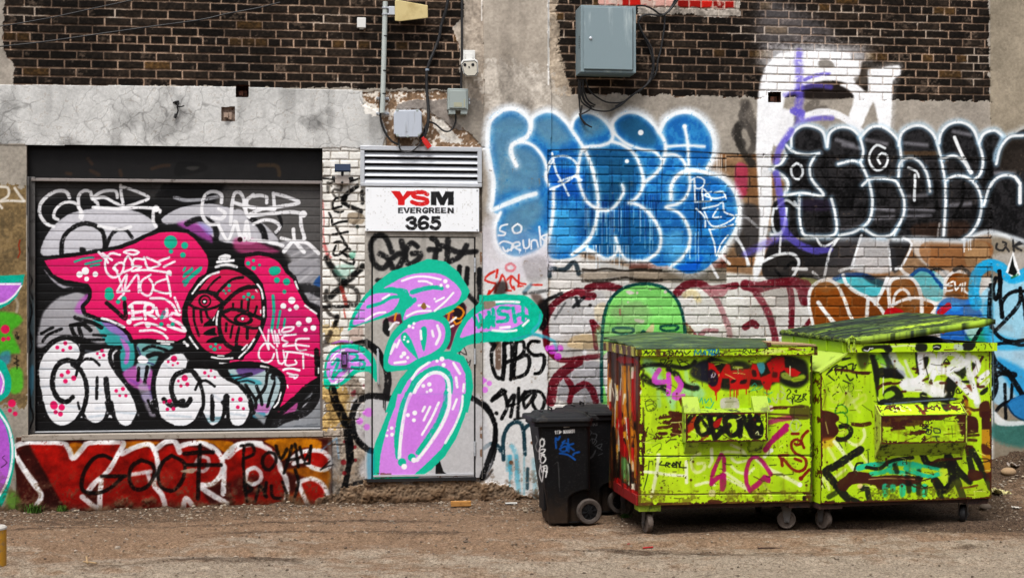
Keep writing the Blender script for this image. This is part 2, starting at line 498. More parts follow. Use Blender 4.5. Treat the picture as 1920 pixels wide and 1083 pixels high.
def wall_paint(cv):
    # ======== ground coats
    cv.V_('P')
    cv.f("1030 470 1180 500 1200 530 1362 510 1460 520 1860 520 1862 950 1028 950", '#c9c6c2', soft=4, sm=False, wear=.33, a=.95)
    cv.f("1180 488 1362 488 1362 530 1180 530", '#6d665c', soft=2, sm=False, a=.9)
    cv.f("1182 476 1360 474 1362 502 1180 503", '#6b3a2e', soft=2, sm=False, a=.85)
    cv.f("905 470 1028 440 1028 950 905 950", '#cfcecd', soft=6, sm=False, wear=.22, a=.95)
    cv.f("905 420 960 400 1027 470 1028 520 905 520", '#c9c6c9', soft=10, a=.7)
    cv.V_('A8')
    cv.f("0 380 60 380 70 440 60 560 0 570", '#b02a60', soft=10, a=.55, wear=.35)
    cv.f("0 640 130 640 130 900 0 900", '#3a3a3c', soft=14, a=.8, wear=.3)
    cv.f("1060 830 1150 830 1150 980 1060 900", '#c9c6c4', soft=10, a=.7, wear=.3)
    cv.f("1130 840 1500 840 1500 960 1330 1010 1130 960", '#8a6240', soft=6, a=.8, wear=.28)
    cv.f("1380 850 1500 850 1500 980 1380 980", '#93795c', soft=6, a=.8)
    # grey bars of an older piece under the pier
    cv.V_('A3')
    cv.s("1750 780 1800 930 1830 1050", 70, '#5b5651', 14, .75)
    cv.s("1710 940 1680 1000 1720 1080", 60, '#3f3c3a', 12, .8)
    cv.V_('A7')
    cv.s("1590 20 1560 90 1600 150 1640 250 1600 330 1620 370", 34, '#4a4643', 8, .7)
    cv.s("1540 150 1545 250 1590 330 1630 370", 34, '#35322f', 8, .8)
    # ======== white giant letter high on the right
    cv.V_('A4')
    cv.f("-30 360 200 330 620 330 760 380 720 480 200 470 -60 500", '#eeeef2', soft=60, a=.45, sm=True, am=.5)
    cv.f("-40 0 200 60 500 250 300 330 -60 330", '#c9c9d4', soft=90, a=.30, am=.6)
    cv.f("-20 560 10 480 80 405 230 388 400 372 520 388 610 402 630 450 700 462 690 560 640 640 600 632 520 606 400 610 280 640 180 690 130 730 100 870 30 1110 -20 1110", '#f6f6f8', soft=11, a=.97, am=.8)
    cv.f("750 530 830 516 980 492 992 560 940 606 930 740 915 960 850 1000 820 880 790 770 740 860 690 960 600 915 640 770 630 700 540 640 640 624 740 690 750 640", '#f6f6f8', soft=11, a=.96, am=.8)
    cv.f("-72 700 -50 590 -10 490 50 430 60 700 30 1130 -80 1130", '#f2f2f5', soft=14, sm=False, a=.95)
    cv.s("-30 620 0 490 80 400 250 378 450 375 620 400 690 440;750 540 830 512 985 490 960 590 930 700 920 940", 44, '#f2f2f5', 26, .3, am=.6)
    cv.f("700 470 745 520 742 640 700 620 690 560", '#4a423c', soft=22, a=.75)
    cv.f("270 660 400 640 560 650 620 700 610 735 280 740", '#2c2522', soft=12, a=.92, am=.1)
    cv.f("380 460 450 445 500 500 390 510", '#6d675f', soft=10, a=.8)
    cv.f("640 590 720 560 740 620 690 640", '#5d564f', soft=10, a=.7)
    cv.f("140 880 230 880 200 940 150 940", '#6b6762', soft=8, a=.8)
    cv.s("420 820 330 830 300 800 360 770", 50, '#6a645e', 12, .8)
    cv.s("260 880 420 840 560 880 700 990", 44, '#f0f0f4', 8, .95)
    cv.V_('A8')
    cv.f("130 -10 230 -10 212 160 210 330 216 600 190 760 165 980 110 1090 100 1010 138 820 136 600 120 300", '#ededf0', soft=9, sm=False, a=.96, am=.7)
    cv.f("215 60 330 60 340 160 260 260 215 240", '#eeeef2', soft=10, a=.9)
    # purple
    c = '#6a5fc0'
    cv.V_('A4')
    cv.s("232 400 228 470 236 540 232 620 240 720 226 820 240 900 200 1000 120 1090", 54, c, 18, .72, wear=.2)
    cv.s("275 600 330 575 400 560 460 556", 24, c, 8, .85)
    cv.s("130 712 200 690 290 650 370 640 470 654", 34, c, 12, .6, wear=.2)
    cv.s("270 910 350 890 480 884", 32, c, 12, .7, wear=.2)
    cv.s("190 830 250 850", 50, c, 8, .8)
    # ======== blue piece
    cv.V_('A7')
    body = "45 170 60 100 120 55 200 45 270 75 305 112 330 80 390 60 450 70 510 120 550 160 570 100 620 70 690 75 760 120 792 155 830 80 900 60 990 90 1070 170 1100 110 1170 70 1260 65 1340 110 1390 190 1405 280 1390 350 1350 400 1440 450 1510 520 1545 610 1545 720 1500 820 1430 920 1340 1000 1250 1025 1180 1000 1120 980 1060 980 1000 950 900 950 850 930 800 920 740 940 690 900 620 890 550 930 420 930 400 830 380 870 300 920 200 935 130 900 95 820 95 730 120 680 70 650 80 560 75 450 50 330 40 230"
    for i in range(1):
        cv.s(body + " 45 170", 46, '#dfe6ee', 24, .55)
    cv.f(body, '#2473b4', soft=8, a=.93, am=.8)
    cv.f(body, '#5fb0d8', soft=8, a=.8, wear=.48, am=.6)
    cv.f(body, '#0d4a8e', soft=8, a=.65, wear=.55, am=.6)
    for p in ("80 130 180 80 270 110 270 190 200 250 160 330 150 450 140 560 100 560 95 400 70 250", "160 300 260 270 350 330 370 430 350 520 200 540 120 500", "330 110 430 90 500 150 540 230 440 270 380 240 320 180",
              "160 660 280 590 350 580 380 660 300 760 200 780 140 740", "600 110 690 100 750 150 690 200 620 220"):
        cv.f(p, '#7f9296', soft=40, a=.6, wear=.38)
    cv.f("830 130 900 90 980 120 1050 200 1040 260 960 260 860 200", '#2f5f7a', soft=30, a=.8)
    cv.f("640 320 760 290 900 310 960 400 900 560 800 620 700 600 640 480", '#235a78', soft=50, a=.75, wear=.2)
    cv.f("620 680 760 680 900 660 1040 700 1060 860 900 920 720 900 640 840", '#1f5f86', soft=50, a=.7, wear=.25)
    cv.f("440 660 540 640 580 760 540 880 440 880", '#4f9fd0', soft=40, a=.7, wear=.3)
    cv.f("1110 790 1200 770 1230 880 1180 940 1110 900", '#6aaedb', soft=30, a=.7, wear=.3)
    cv.f("1180 990 1260 960 1330 930 1300 1000 1230 1020", '#0f5cb8', soft=14, a=.9)
    cv.f("400 420 600 420 600 560 420 560", '#0f57b0', soft=20, a=.6, wear=.2)
    cv.drips(620, 1060, 600, '#0a2f62', 34, 60, 280, 7, 14, .5); cv.drips(420, 1080, 560, '#0b3a7c', 30, 40, 260, 8, 15, .4); cv.drips(620, 1060, 640, '#9fc3da', 30, 60, 280, 5, 4, .55)
    cv.drips(640, 900, 860, '#d4dde4', 16, 30, 140, 5, 5, .6)
    cv.drips(620, 1080, 420, '#123f66', 16, 80, 260, 6, 6, .4)
    cv.drips(1280, 1350, 540, '#12233a', 10, 80, 330, 7, 9, .5)
    cv.drips(1410, 1500, 320, '#d9d4ce', 8, 60, 140, 5, 8, .5)
    cv.drips(1230, 1340, 780, '#cfe0ea', 10, 60, 200, 4, 18, .5)
    W = '#f6f9fb'
    def o(t, w=15, a=.92, sf=5.5):
        cv.s(t, w * 2.4, '#dfe8f2', w, .42)
        cv.s(t, w * 1.1, W, sf * 1.25, a, am=.65)
    o("45 265 45 200 55 130 90 85 150 50 220 52 280 95 302 150 282 210 230 240 190 262 185 310 215 385", 20)
    o("240 240 310 262 365 320 395 390 390 450 408 500", 13)
    o("45 290 65 400 80 480 75 580 70 645 150 615 250 575 330 552", 19)
    o("120 665 90 740 90 830 130 900 200 935 290 925 370 880 402 800", 14)
    o("302 150 312 100 370 65 440 65 510 120 560 190 620 280 660 370 690 480 705 590 700 690 670 790 620 860 550 915", 15)
    o("440 520 436 650 425 750 402 850", 13)
    o("548 150 560 110 610 70 680 75 750 120 792 190 780 240 720 265 620 280 590 370 585 450 610 540 640 600 700 640 770 650 820 610 858 540 850 500", 13)
    o("792 240 850 260 910 300 950 370 975 470 960 540 920 590 890 605 950 620 1020 680 1070 760 1080 840 1060 900 1000 945", 13)
    o("800 185 790 130 840 80 910 65 990 95 1060 170 1105 250 1100 340 1060 420 980 485", 14)
    o("800 190 870 250 960 285 1040 300 1085 345", 11)
    o("1072 180 1110 110 1180 70 1270 70 1350 130 1395 220 1395 320 1360 400", 18)
    o("1222 150 1240 250 1246 380", 12); o("1110 270 1225 264 1340 270", 9)
    o("1142 585 1145 500 1190 435 1260 412 1350 425 1440 452 1510 520 1545 610 1545 720 1500 820 1430 920", 18)
    o("1104 322 1160 318 1210 350 1245 430 1255 500 1230 570 1180 612 1110 632 1180 660 1230 720 1255 800 1240 880 1200 940 1140 985", 12)
    o("640 882 690 905 750 938 800 922 822 880 810 810", 12); o("830 880 860 930 900 950 990 950", 10)
    cv.s("430 310 455 420 500 500 530 562;405 380 440 335 520 330 575 370 580 430 500 490 420 525;395 470 410 400 440 350;470 480 560 450 605 470", 11, W, 3, .85)
    cv.d("960 187 16 877 358 12 1222 150 12", W, 4)
    cv.s("162 735 125 745 118 772 150 785 140 800 108 800;222 732 192 756 204 786 240 780 245 748 222 732;115 850 140 835 190 850 195 875 150 895 135 870;185 890 195 850 230 840 235 860 205 870 240 890;255 830 262 875 290 870 292 825;305 880 305 835 335 830 345 870;352 750 362 860;400 795 362 810 395 840", 9, W, 2, .95, wear=.12)
    cv.drips(120, 300, 880, W, 6, 10, 30, 4, 3)
    cv.s("1265 470 1300 450 1340 470 1330 510 1290 520 1280 460 1285 600;1285 600 1380 590 1330 520 1330 590;1380 540 1340 560 1400 580 1460 570;1400 545 1450 540 1470 580;1330 640 1420 620 1450 600 1460 660 1520 690 1440 740 1380 740 1340 660;1290 640 1340 690 1345 750;1420 640 1390 690 1440 690", 8, W, 2, .9)
    cv.s("1370 765 1400 850 1410 920 1440 850 1480 800;1370 765 1480 745 1510 735", 8, W, 2, .9)
    # ======== grey silver letters between blue and black
    cv.s("1550 680 1600 700 1656 750;1530 800 1580 900 1600 980;1450 930 1490 970;1380 980 1420 1050", 14, '#e6e6ea', 4, .85)
    cv.V_('A8')
    cv.s("0 560 20 640 0 720;0 680 60 690 130 750;0 820 40 870 80 980", 12, '#e6e8ec', 4, .85)
    # under-letters, lower centre right
    cv.f("230 830 420 825 600 822 560 900 540 1050 380 1055 360 935 260 915 170 950", '#232326', soft=8, a=.92, wear=.16)
    cv.f("600 830 760 800 720 900 690 1010 530 1040 560 900", '#3c3c40', soft=8, a=.9, wear=.2)
    cv.f("760 800 920 830 940 1010 700 1010 720 900", '#b9b9bc', soft=10, a=.85, wear=.2)
    cv.f("920 830 1040 830 1010 930 970 1010 930 1010", '#2b2b2e', soft=8, a=.9, wear=.15)
    cv.f("160 960 260 920 350 920 370 990 320 1060 180 1060", '#2d2c2d', soft=6, a=.92)
    cv.s("290 1000 340 960 370 1000 320 1080;230 1000 270 1050", 14, '#0e0e10', 3, .9)
    cv.f("40 640 140 640 120 830 60 830", '#4d4a4a', soft=12, a=.7)
    # ======== black piece
    bl = "330 220 360 160 430 145 500 160 540 222 560 170 640 150 710 180 745 212 790 165 860 150 930 185 975 240 1000 170 1080 140 1150 160 1205 240 1230 170 1290 125 1370 130 1430 190 1452 240 1480 190 1550 170 1590 222 1650 200 1760 220 1760 820 1600 790 1500 790 1420 800 1380 830 1250 830 960 820 800 810 640 810 420 810 230 800 215 700 225 610 300 560 310 470 220 400 300 330 290 260"
    cv.s(bl, 40, '#cfdbe6', 20, .4)
    cv.f(bl, '#131315', soft=7, a=.96, am=.45)
    cv.f(bl, '#4c4a4c', soft=7, a=.55, wear=.62)
    for t in ("640 260 740 280;600 230 700 260;780 230 900 260;1010 250 1140 260;1000 290 1180 300;1300 180 1400 200;1010 640 1180 650;1020 570 1140 560;830 640 940 650;1280 620 1400 610;820 700 940 690;620 760 740 750;1540 430 1660 420;1000 690 1160 680;640 690 560 700"):
        pass
    cv.s("640 260 740 280;600 230 700 258;780 230 900 255;1010 250 1140 262;1300 180 1400 200;1010 640 1180 650;1020 570 1140 560;830 640 940 650;1280 620 1400 610;820 700 940 690;620 760 740 752;1540 430 1660 420;1000 690 1160 682", 20, '#9d9ba1', 10, .55, wear=.3)
    cv.f("1060 740 1230 720 1380 720 1360 800 1080 805", '#4a3427', soft=16, a=.65, wear=.3)
    cv.f("1600 240 1720 230 1760 400 1600 420 1560 350", '#3a3128', soft=20, a=.6, wear=.25)
    cv.f("390 590 560 590 560 650 400 650", '#33283f', soft=14, a=.6, wear=.3)
    cv.f("1000 300 1210 300 1210 322 1000 322", '#6a5238', soft=6, a=.6, wear=.3)
    cv.s("1360 480 1350 600 1300 690;1190 480 1200 640;700 560 690 640;1520 330 1530 600", 16, '#000', 6, .7)
    def o2(t, w=13, a=.94):
        cv.s(t, w * 2.7, '#9dc0d8', w * .95, .42, am=.8)
        cv.s(t, w, '#f2f6f8', 4.5, a, am=.5)
    for t in ("330 272 335 200 390 150 460 150 520 185 542 272", "545 272 560 190 620 155 690 165 742 212", "745 215 800 160 860 150 920 180 970 240 985 320 992 385",
              "742 220 760 300 742 360 690 355 610 375", "742 365 775 430 800 500 815 600 800 700 760 752", "755 502 800 465 880 460 950 475 980 520 1005 590 1000 680 970 740 942 800",
              "972 265 990 190 1050 150 1120 150 1180 200 1210 280 1230 370 1250 500 1250 650 1240 800", "970 450 980 370 1030 340 1090 355 1140 430 1160 540",
              "1213 250 1225 190 1270 140 1340 125 1410 160 1450 250 1475 350 1460 430 1420 470", "1255 470 1310 445 1380 455 1440 510 1467 600 1455 700 1410 780 1355 825",
              "1452 250 1480 195 1540 175 1585 205", "1550 375 1575 280 1630 215 1710 205", "1480 620 1520 500 1570 450 1640 445 1690 490 1690 605",
              "298 260 340 300 420 320 498 310", "300 322 270 370 220 402 290 450 312 500 290 555", "285 562 400 548 522 562 455 470 442 390 470 330",
              "210 795 270 790 290 740 300 640", "378 565 380 700 400 790 450 805 560 805 600 770 590 660 570 580", "615 800 700 782 760 750", "762 760 840 805 920 800 960 760", "1230 345 1300 325 1360 360 1400 430"):
        o2(t, 13)
    cv.s("360 370 330 400 340 450 375 465 400 430 390 385 360 370;890 280 840 262 800 310 800 370 840 412 890 390 907 330 870 310 845 340 860 372;1030 395 1080 420 1092 452", 12, '#eef3f6', 3.5, .9)
    cv.s("1070 440 1066 590", 14, '#eef3f6', 3, .9)
    cv.s("1305 215 1345 310 1405 425", 17, '#f4f7f8', 4, .95)
    cv.s("1690 490 1692 605;1660 450 1690 490", 16, '#f4f7f8', 4, .95)
    cv.s("1590 210 1545 310 1540 350", 22, '#b8d6ea', 12, .6)
    cv.s("942 822 1100 816 1230 826 1360 830 1440 795 1520 780 1620 805 1760 850", 24, '#e4ebf0', 12, .75)
    cv.s("350 600 380 640", 12, '#e6ebee', 4, .8)
    cv.s("240 640 300 590 365 632;225 640 215 720 240 790 280 770 295 700", 13, '#e6ebee', 4, .85)
    cv.s("1205 810 1215 730", 10, '#e8eef2', 4, .5)
    cv.drips(1360, 1420, 820, '#dfe5ea', 5, 30, 90, 5, 12, .7)
    cv.s("240 430 262 560 282 690 300 780 370 850 470 890 560 880", 36, c, 8, .8)
    cv.s("330 175 262 280 240 360", 34, c, 10, .75)
    cv.s("60 910 180 850 290 800", 40, c, 16, .55)
    # white lines of the under-letters
    L = '#e9eaec'
    cv.s("160 955 250 915 335 910 375 950 365 1000 325 1070", 15, L, 4, .92)
    cv.s("600 832 560 900 528 1045;750 800 720 890 688 1000;912 870 924 1005;480 812 500 850 535 865 610 820", 12, L, 3, .9)
    cv.s("1000 812 1048 850 1020 930 980 1000", 12, L, 3, .9); cv.s("268 805 260 910", 11, L, 3, .9)
    cv.s("620 1012 690 990 760 985;340 1000 420 1002;460 1020 490 1050", 16, L, 3, .85)
    cv.s("955 1000 980 990 1000 1020 1050 1050", 16, L, 4, .8)
    # ======== middle: maroon letters
    cv.V_('B3')
    M = '#63101f'
    cv.f("520 560 560 380 680 300 800 300 900 260 940 350 920 620 700 740 560 700", '#b5b3b4', soft=16, a=.75, wear=.25)
    cv.f("620 880 700 810 900 800 910 1080 600 1080", '#87858a', soft=12, a=.8, wear=.25)
    cv.f("700 600 840 590 850 690 660 680", '#bf9f6c', soft=10, a=.75, wear=.35)
    cv.f("860 380 940 350 930 480 870 480", '#c9b48a', soft=10, a=.5, wear=.3)
    cv.s("500 650 488 540 505 440 560 360 640 300 740 265 790 300 850 300", 46, M, 5, .92, wear=.12)
    cv.s("810 240 870 222 960 225 1050 245", 48, M, 6, .92, wear=.14)
    cv.s("490 540 490 650 540 740 620 780 760 765 910 745", 34, M, 5, .92, wear=.12)
    cv.s("530 1090 550 960 600 890 700 810 740 790", 62, M, 5, .92, wear=.1)
    cv.s("650 920 690 990 672 1090", 38, M, 4, .92); cv.s("690 1020 780 960 840 1000 870 1090", 44, M, 4, .92, wear=.1)
    cv.s("838 490 858 580 872 690", 30, M, 4, .95); cv.s("850 490 905 552", 26, M, 4, .95)
    cv.s("1475 275 1550 215 1640 205 1700 240 1740 280", 52, M, 6, .9, wear=.16)
    cv.s("1540 520 1605 600", 40, M, 5, .85); cv.s("1655 600 1690 560 1772 560", 32, M, 5, .88)
    cv.s("1700 250 1800 240 1920 220", 44, M, 5, .9, wear=.1); cv.s("1750 270 1810 400 1850 500 1876 600", 36, M, 6, .82)
    cv.s("1750 250 1800 280 1830 250", 50, M, 6, .9)
    cv.s("500 330 610 280", 26, '#16181a', 6, .85, wear=.2); cv.s("700 380 780 310;720 310 740 370", 22, '#1d1f22', 5, .85, wear=.15)
    cv.s("640 350 560 470", 14, '#2b2c2e', 6, .5)
    cv.d("826 370 14", '#3a3838', 5)
    cv.f("1630 250 1910 270 1910 600 1650 600", '#c9c6be', soft=14, a=.5, wear=.35)
    cv.s("1540 290 1600 270 1640 330", 40, '#bfa35e', 14, .5, wear=.3)
    # edge damage of the blocked window sill
    cv.s("770 100 860 105 950 95 1090 110 1200 100 1360 105", 14, '#231d18', 5, .9, wear=.15)
    cv.s("770 185 900 190 1000 175 1100 160 1200 185 1360 180", 20, '#2e2721', 7, .85, wear=.25)
    cv.f("780 120 1350 115 1350 170 1100 150 900 175 780 175", '#877c6f', soft=8, a=.8, wear=.2)
    cv.s("520 150 530 90 580 100 640 100 690 50 720 60 740 130", 30, '#1b2a33', 7, .85)
    # green figure
    cv.f("915 650 920 520 945 390 995 305 1075 240 1180 212 1290 212 1390 245 1470 320 1515 420 1535 540 1540 640 1540 720 950 720 955 1100 915 1100", '#80ca6c', soft=4, a=.95, am=.7)
    cv.f("930 500 1530 500 1530 700 930 700", '#68b857', soft=20, a=.4)
    cv.s("914 1090 912 900 912 720 915 640 922 510 946 395 995 305 1075 240 1180 212 1290 212 1390 245 1470 320 1515 420 1535 540 1540 640", 21, '#0c4444', 3, .95)
    cv.s("1075 536 1010 540 1000 562 1050 582 1120 580 1155 560 1140 542 1075 536", 17, '#0f4a48', 3, .95)
    cv.s("1420 520 1365 525 1355 545 1400 560 1470 552 1488 530 1460 518 1420 520", 16, '#0f4a48', 3, .95)
    cv.s("1212 600 1222 562 1262 592", 20, '#0f4a48', 3, .95)
    cv.f("1090 262 1130 258 1160 280 1120 288", '#d8c9c4', soft=3, a=.9); cv.f("1160 470 1230 480 1220 500 1170 495", '#cfc5b8', soft=3, a=.8, wear=.3)
    cv.f("1240 570 1300 500 1300 560 1250 620", '#c5a98c', soft=4, a=.8, wear=.3); cv.s("1050 400 1052 440", 14, '#a05a52', 3, .8)
    cv.d("1390 268 12 1180 275 9 1110 345 7 1280 250 7", '#c9bdb2', 3)
    cv.d("545 700 36 600 690 26 585 752 28 510 690 24", '#c94fc9', 4, .9); cv.d("784 720 18", '#ececf0', 4)
    cv.s("560 650 575 700", 24, '#4e93a4', 10, .6)
    # ======== brown letters at the right and cyan behind
    cv.V_('B4')
    cv.f("610 165 700 140 860 150 960 190 905 275 820 270 720 215", '#49a9b4', soft=6, a=.9, wear=.1)
    cv.s("610 160 680 132 800 132 870 152", 28, '#123f7c', 6, .85); cv.f("800 130 960 160 950 210 860 190", '#262a30', soft=10, a=.7)
    cv.f("1120 150 1190 95 1290 100 1370 170 1350 300 1290 310 1230 285 1190 190", '#5bb6bf', soft=6, a=.9, wear=.08)
    cv.s("1130 145 1200 92 1270 110 1320 170 1355 215", 22, '#0f4788', 4, .92)
    cv.s("1280 95 1340 90 1390 130", 16, '#15181c', 4, .85)
    cv.f("1300 120 1400 100 1400 180 1370 200", '#d4d4d4', soft=8, a=.7)
    cv.f("340 140 420 150 490 160 480 200 420 205 380 190", '#6f6f35', soft=6, a=.85); cv.s("340 150 420 130 490 150", 22, '#17191a', 5, .85)
    cv.s("-10 200 80 215 200 190 330 182 410 205", 62, M, 6, .9, wear=.12)
    cv.s("60 250 140 370 185 500 200 600", 42, M, 7, .82); cv.s("290 200 312 300 310 500", 36, M, 4, .92)
    cv.s("370 200 405 310", 62, M, 6, .92); cv.s("440 440 400 500", 26, M, 4, .9); cv.s("-10 490 40 460 70 480", 38, M, 4, .9)
    B = '#7c4510'
    cv.f("445 480 432 330 445 240 490 180 560 160 640 195 690 190 760 250 860 300 910 340 965 410 965 450 480 500", B, soft=5, a=.96, am=.7)
    cv.f("985 360 990 210 1060 150 1150 158 1205 240 1235 290 1305 325 1290 400 1100 410", B, soft=5, a=.96, am=.7)
    cv.f("890 340 960 230 980 300 975 380 930 370", B, soft=5, a=.95)
    cv.f("1368 260 1376 170 1440 110 1520 112 1562 170 1566 300 1480 310 1400 280", B, soft=5, a=.95)
    cv.f("1380 270 1470 260 1500 320 1400 300", '#4a2c16', soft=12, a=.6)
    W2 = '#efeff0'
    cv.s("462 490 432 340 440 240 485 185 560 165 630 205 680 310 712 400 742 455", 19, W2, 4, .96)
    cv.s("495 320 545 390 622 482", 23, W2, 4, .96); cv.s("668 130 690 190 765 250 850 290 905 335 945 385 962 420", 21, W2, 4, .96)
    cv.s("975 150 945 225 892 330", 21, W2, 4, .95); cv.s("990 352 985 230 1000 168 1060 148 1140 152 1190 215 1210 300 1212 400", 21, W2, 4, .95)
    cv.s("1012 345 1030 262 1080 228 1118 255 1132 300", 16, W2, 4, .95); cv.s("1010 340 1080 305 1180 288 1285 318 1312 350 1285 395", 18, W2, 4, .95)
    cv.s("842 290 832 450", 21, W2, 4, .95); cv.s("1370 250 1380 165 1440 108 1540 118", 18, W2, 4, .9)
    cv.s("1440 95 1490 78 1550 130", 26, '#111', 5, .85)
    cv.s("1428 175 1385 200 1382 240 1425 235;1390 205 1420 205;1440 180 1450 235 1480 195;1495 190 1490 240;1512 185 1508 240 1560 270", 11, '#f3f3f3', 2, .95)
    cv.f("960 420 970 365 1030 358 1080 375 1090 420", '#b30f1c', soft=5, a=.95)
    # blue / light blue at the right corner
    cv.f("1310 390 1345 310 1410 285 1500 300 1610 290 1640 420 1690 440 1690 640 1380 620 1340 480", '#1c63b2', soft=8, a=.92, wear=.08)
    cv.f("1400 330 1470 320 1480 370 1420 380", '#3f93cf', soft=10, a=.6)
    cv.s("1395 345 1340 390", 40, '#b3121d', 4, .95); cv.f("1330 480 1380 460 1376 530 1345 530", '#b3121d', soft=4, a=.9)
    cv.f("1560 470 1640 450 1700 480 1700 600 1520 590", '#2f9b62', soft=14, a=.85); cv.f("1480 480 1560 440 1620 470 1560 570", '#c8d6da', soft=10, a=.7)
    cv.s("1630 490 1570 590", 24, '#0e1013', 3, .95)
    cv.s("1480 480 1540 590", 16, '#123f86', 5, .7)
    cv.f("1600 330 1700 200 1960 180 1960 830 1700 830 1690 500", '#93c3dc', soft=10, a=.95, wear=.08)
    cv.f("1700 640 1960 640 1960 1000 1700 1000", '#9cc0d6', soft=10, a=.9, wear=.16)
    cv.f("1740 700 1960 820 1960 980 1860 960 1760 800", '#2a8cc4', soft=20, a=.8, wear=.1)
    cv.f("1690 520 1800 560 1960 590 1960 640 1690 640", '#3a9fd2', soft=14, a=.8)
    cv.f("1640 330 1700 330 1690 560 1640 560", '#35a3d8', soft=20, a=.7)
    cv.f("1700 0 1960 -20 1960 130 1800 140", '#b5b1ae', soft=20, a=.6)
    cv.s("1590 335 1572 250 1592 130 1645 72 1705 62 1762 92 1800 135 1850 150 1960 110", 68, '#1f9ed6', 8, .93, am=.6)
    cv.f("1790 110 1820 20 1840 -30 1870 60 1890 130 1840 150", '#f0f2f2', soft=4, sm=False, a=.95); cv.f("1805 120 1836 0 1850 70 1870 110 1850 140", '#0d1210', soft=3, sm=False, a=.95)
    cv.s("1830 150 1870 130", 14, '#1f6b4a', 3, .9)
    K = '#0c0e11'
    cv.s("1745 105 1752 200 1720 300 1690 200;1745 105 1750 280 1765 420", 26, K, 3, .95)
    cv.s("1720 150 1685 280 1678 400 1700 500 1760 570 1850 590 1960 570", 24, K, 3, .95)
    cv.s("1765 420 1760 330 1810 260 1890 240 1960 260;1890 220 1880 330 1800 430 1720 510;1890 240 1920 350 1930 450 1960 520", 24, K, 3, .95)
    cv.s("1700 610 1800 600 1900 615 1960 600", 20, K, 3, .9)
    cv.s("1680 640 1720 740 1800 800 1900 950 1960 1040;1690 880 1740 810 1850 820;1700 760 1720 900 1690 980", 34, K, 4, .92)
    cv.V_('B8')
    cv.s("1440 0 1445 190;1480 0 1475 90;1390 150 1430 110 1551 60", 16, K, 3, .95)
    cv.f("1455 110 1500 70 1600 60 1600 210 1540 195 1480 160", '#2f79ad', soft=6, a=.95); cv.s("1450 110 1490 170 1560 205 1640 210", 9, '#0f3b57', 2, .9)
    cv.f("1370 225 1600 215 1600 330 1500 350 1370 300", '#2f6b66', soft=20, a=.75, wear=.3)
    cv.f("1375 140 1440 200 1540 205 1560 225 1400 225", '#dfe3e4', soft=6, a=.85)
    cv.V_('A8')
    cv.s("1555 850 1550 880 1590 890 1610 850 1590 840;1600 860 1625 895;1650 830 1655 895;1690 840 1660 865 1700 890;1650 865 1700 850", 11, '#2a2a2c', 3, .85)
    # drips and grime over the bricks
    cv.V_('P')
    cv.drips(1030, 1180, 300, '#16283c', 12, 30, 120, 1.3, 21, .3)
    cv.s("1027 282 1100 280 1180 282 1290 284 1362 288 1500 291 1640 293 1858 296", 2.4, '#1d1915', 1, .6, am=0)
    cv.s("1027 285 1027 480", 1.5, '#1d2024', 1, .4); cv.s("1180 340 1182 500;1242 300 1240 380", 1.6, '#15181c', 1, .4)
    cv.s("1859 500 1862 800", 2, '#5e6f72', 1, .8)

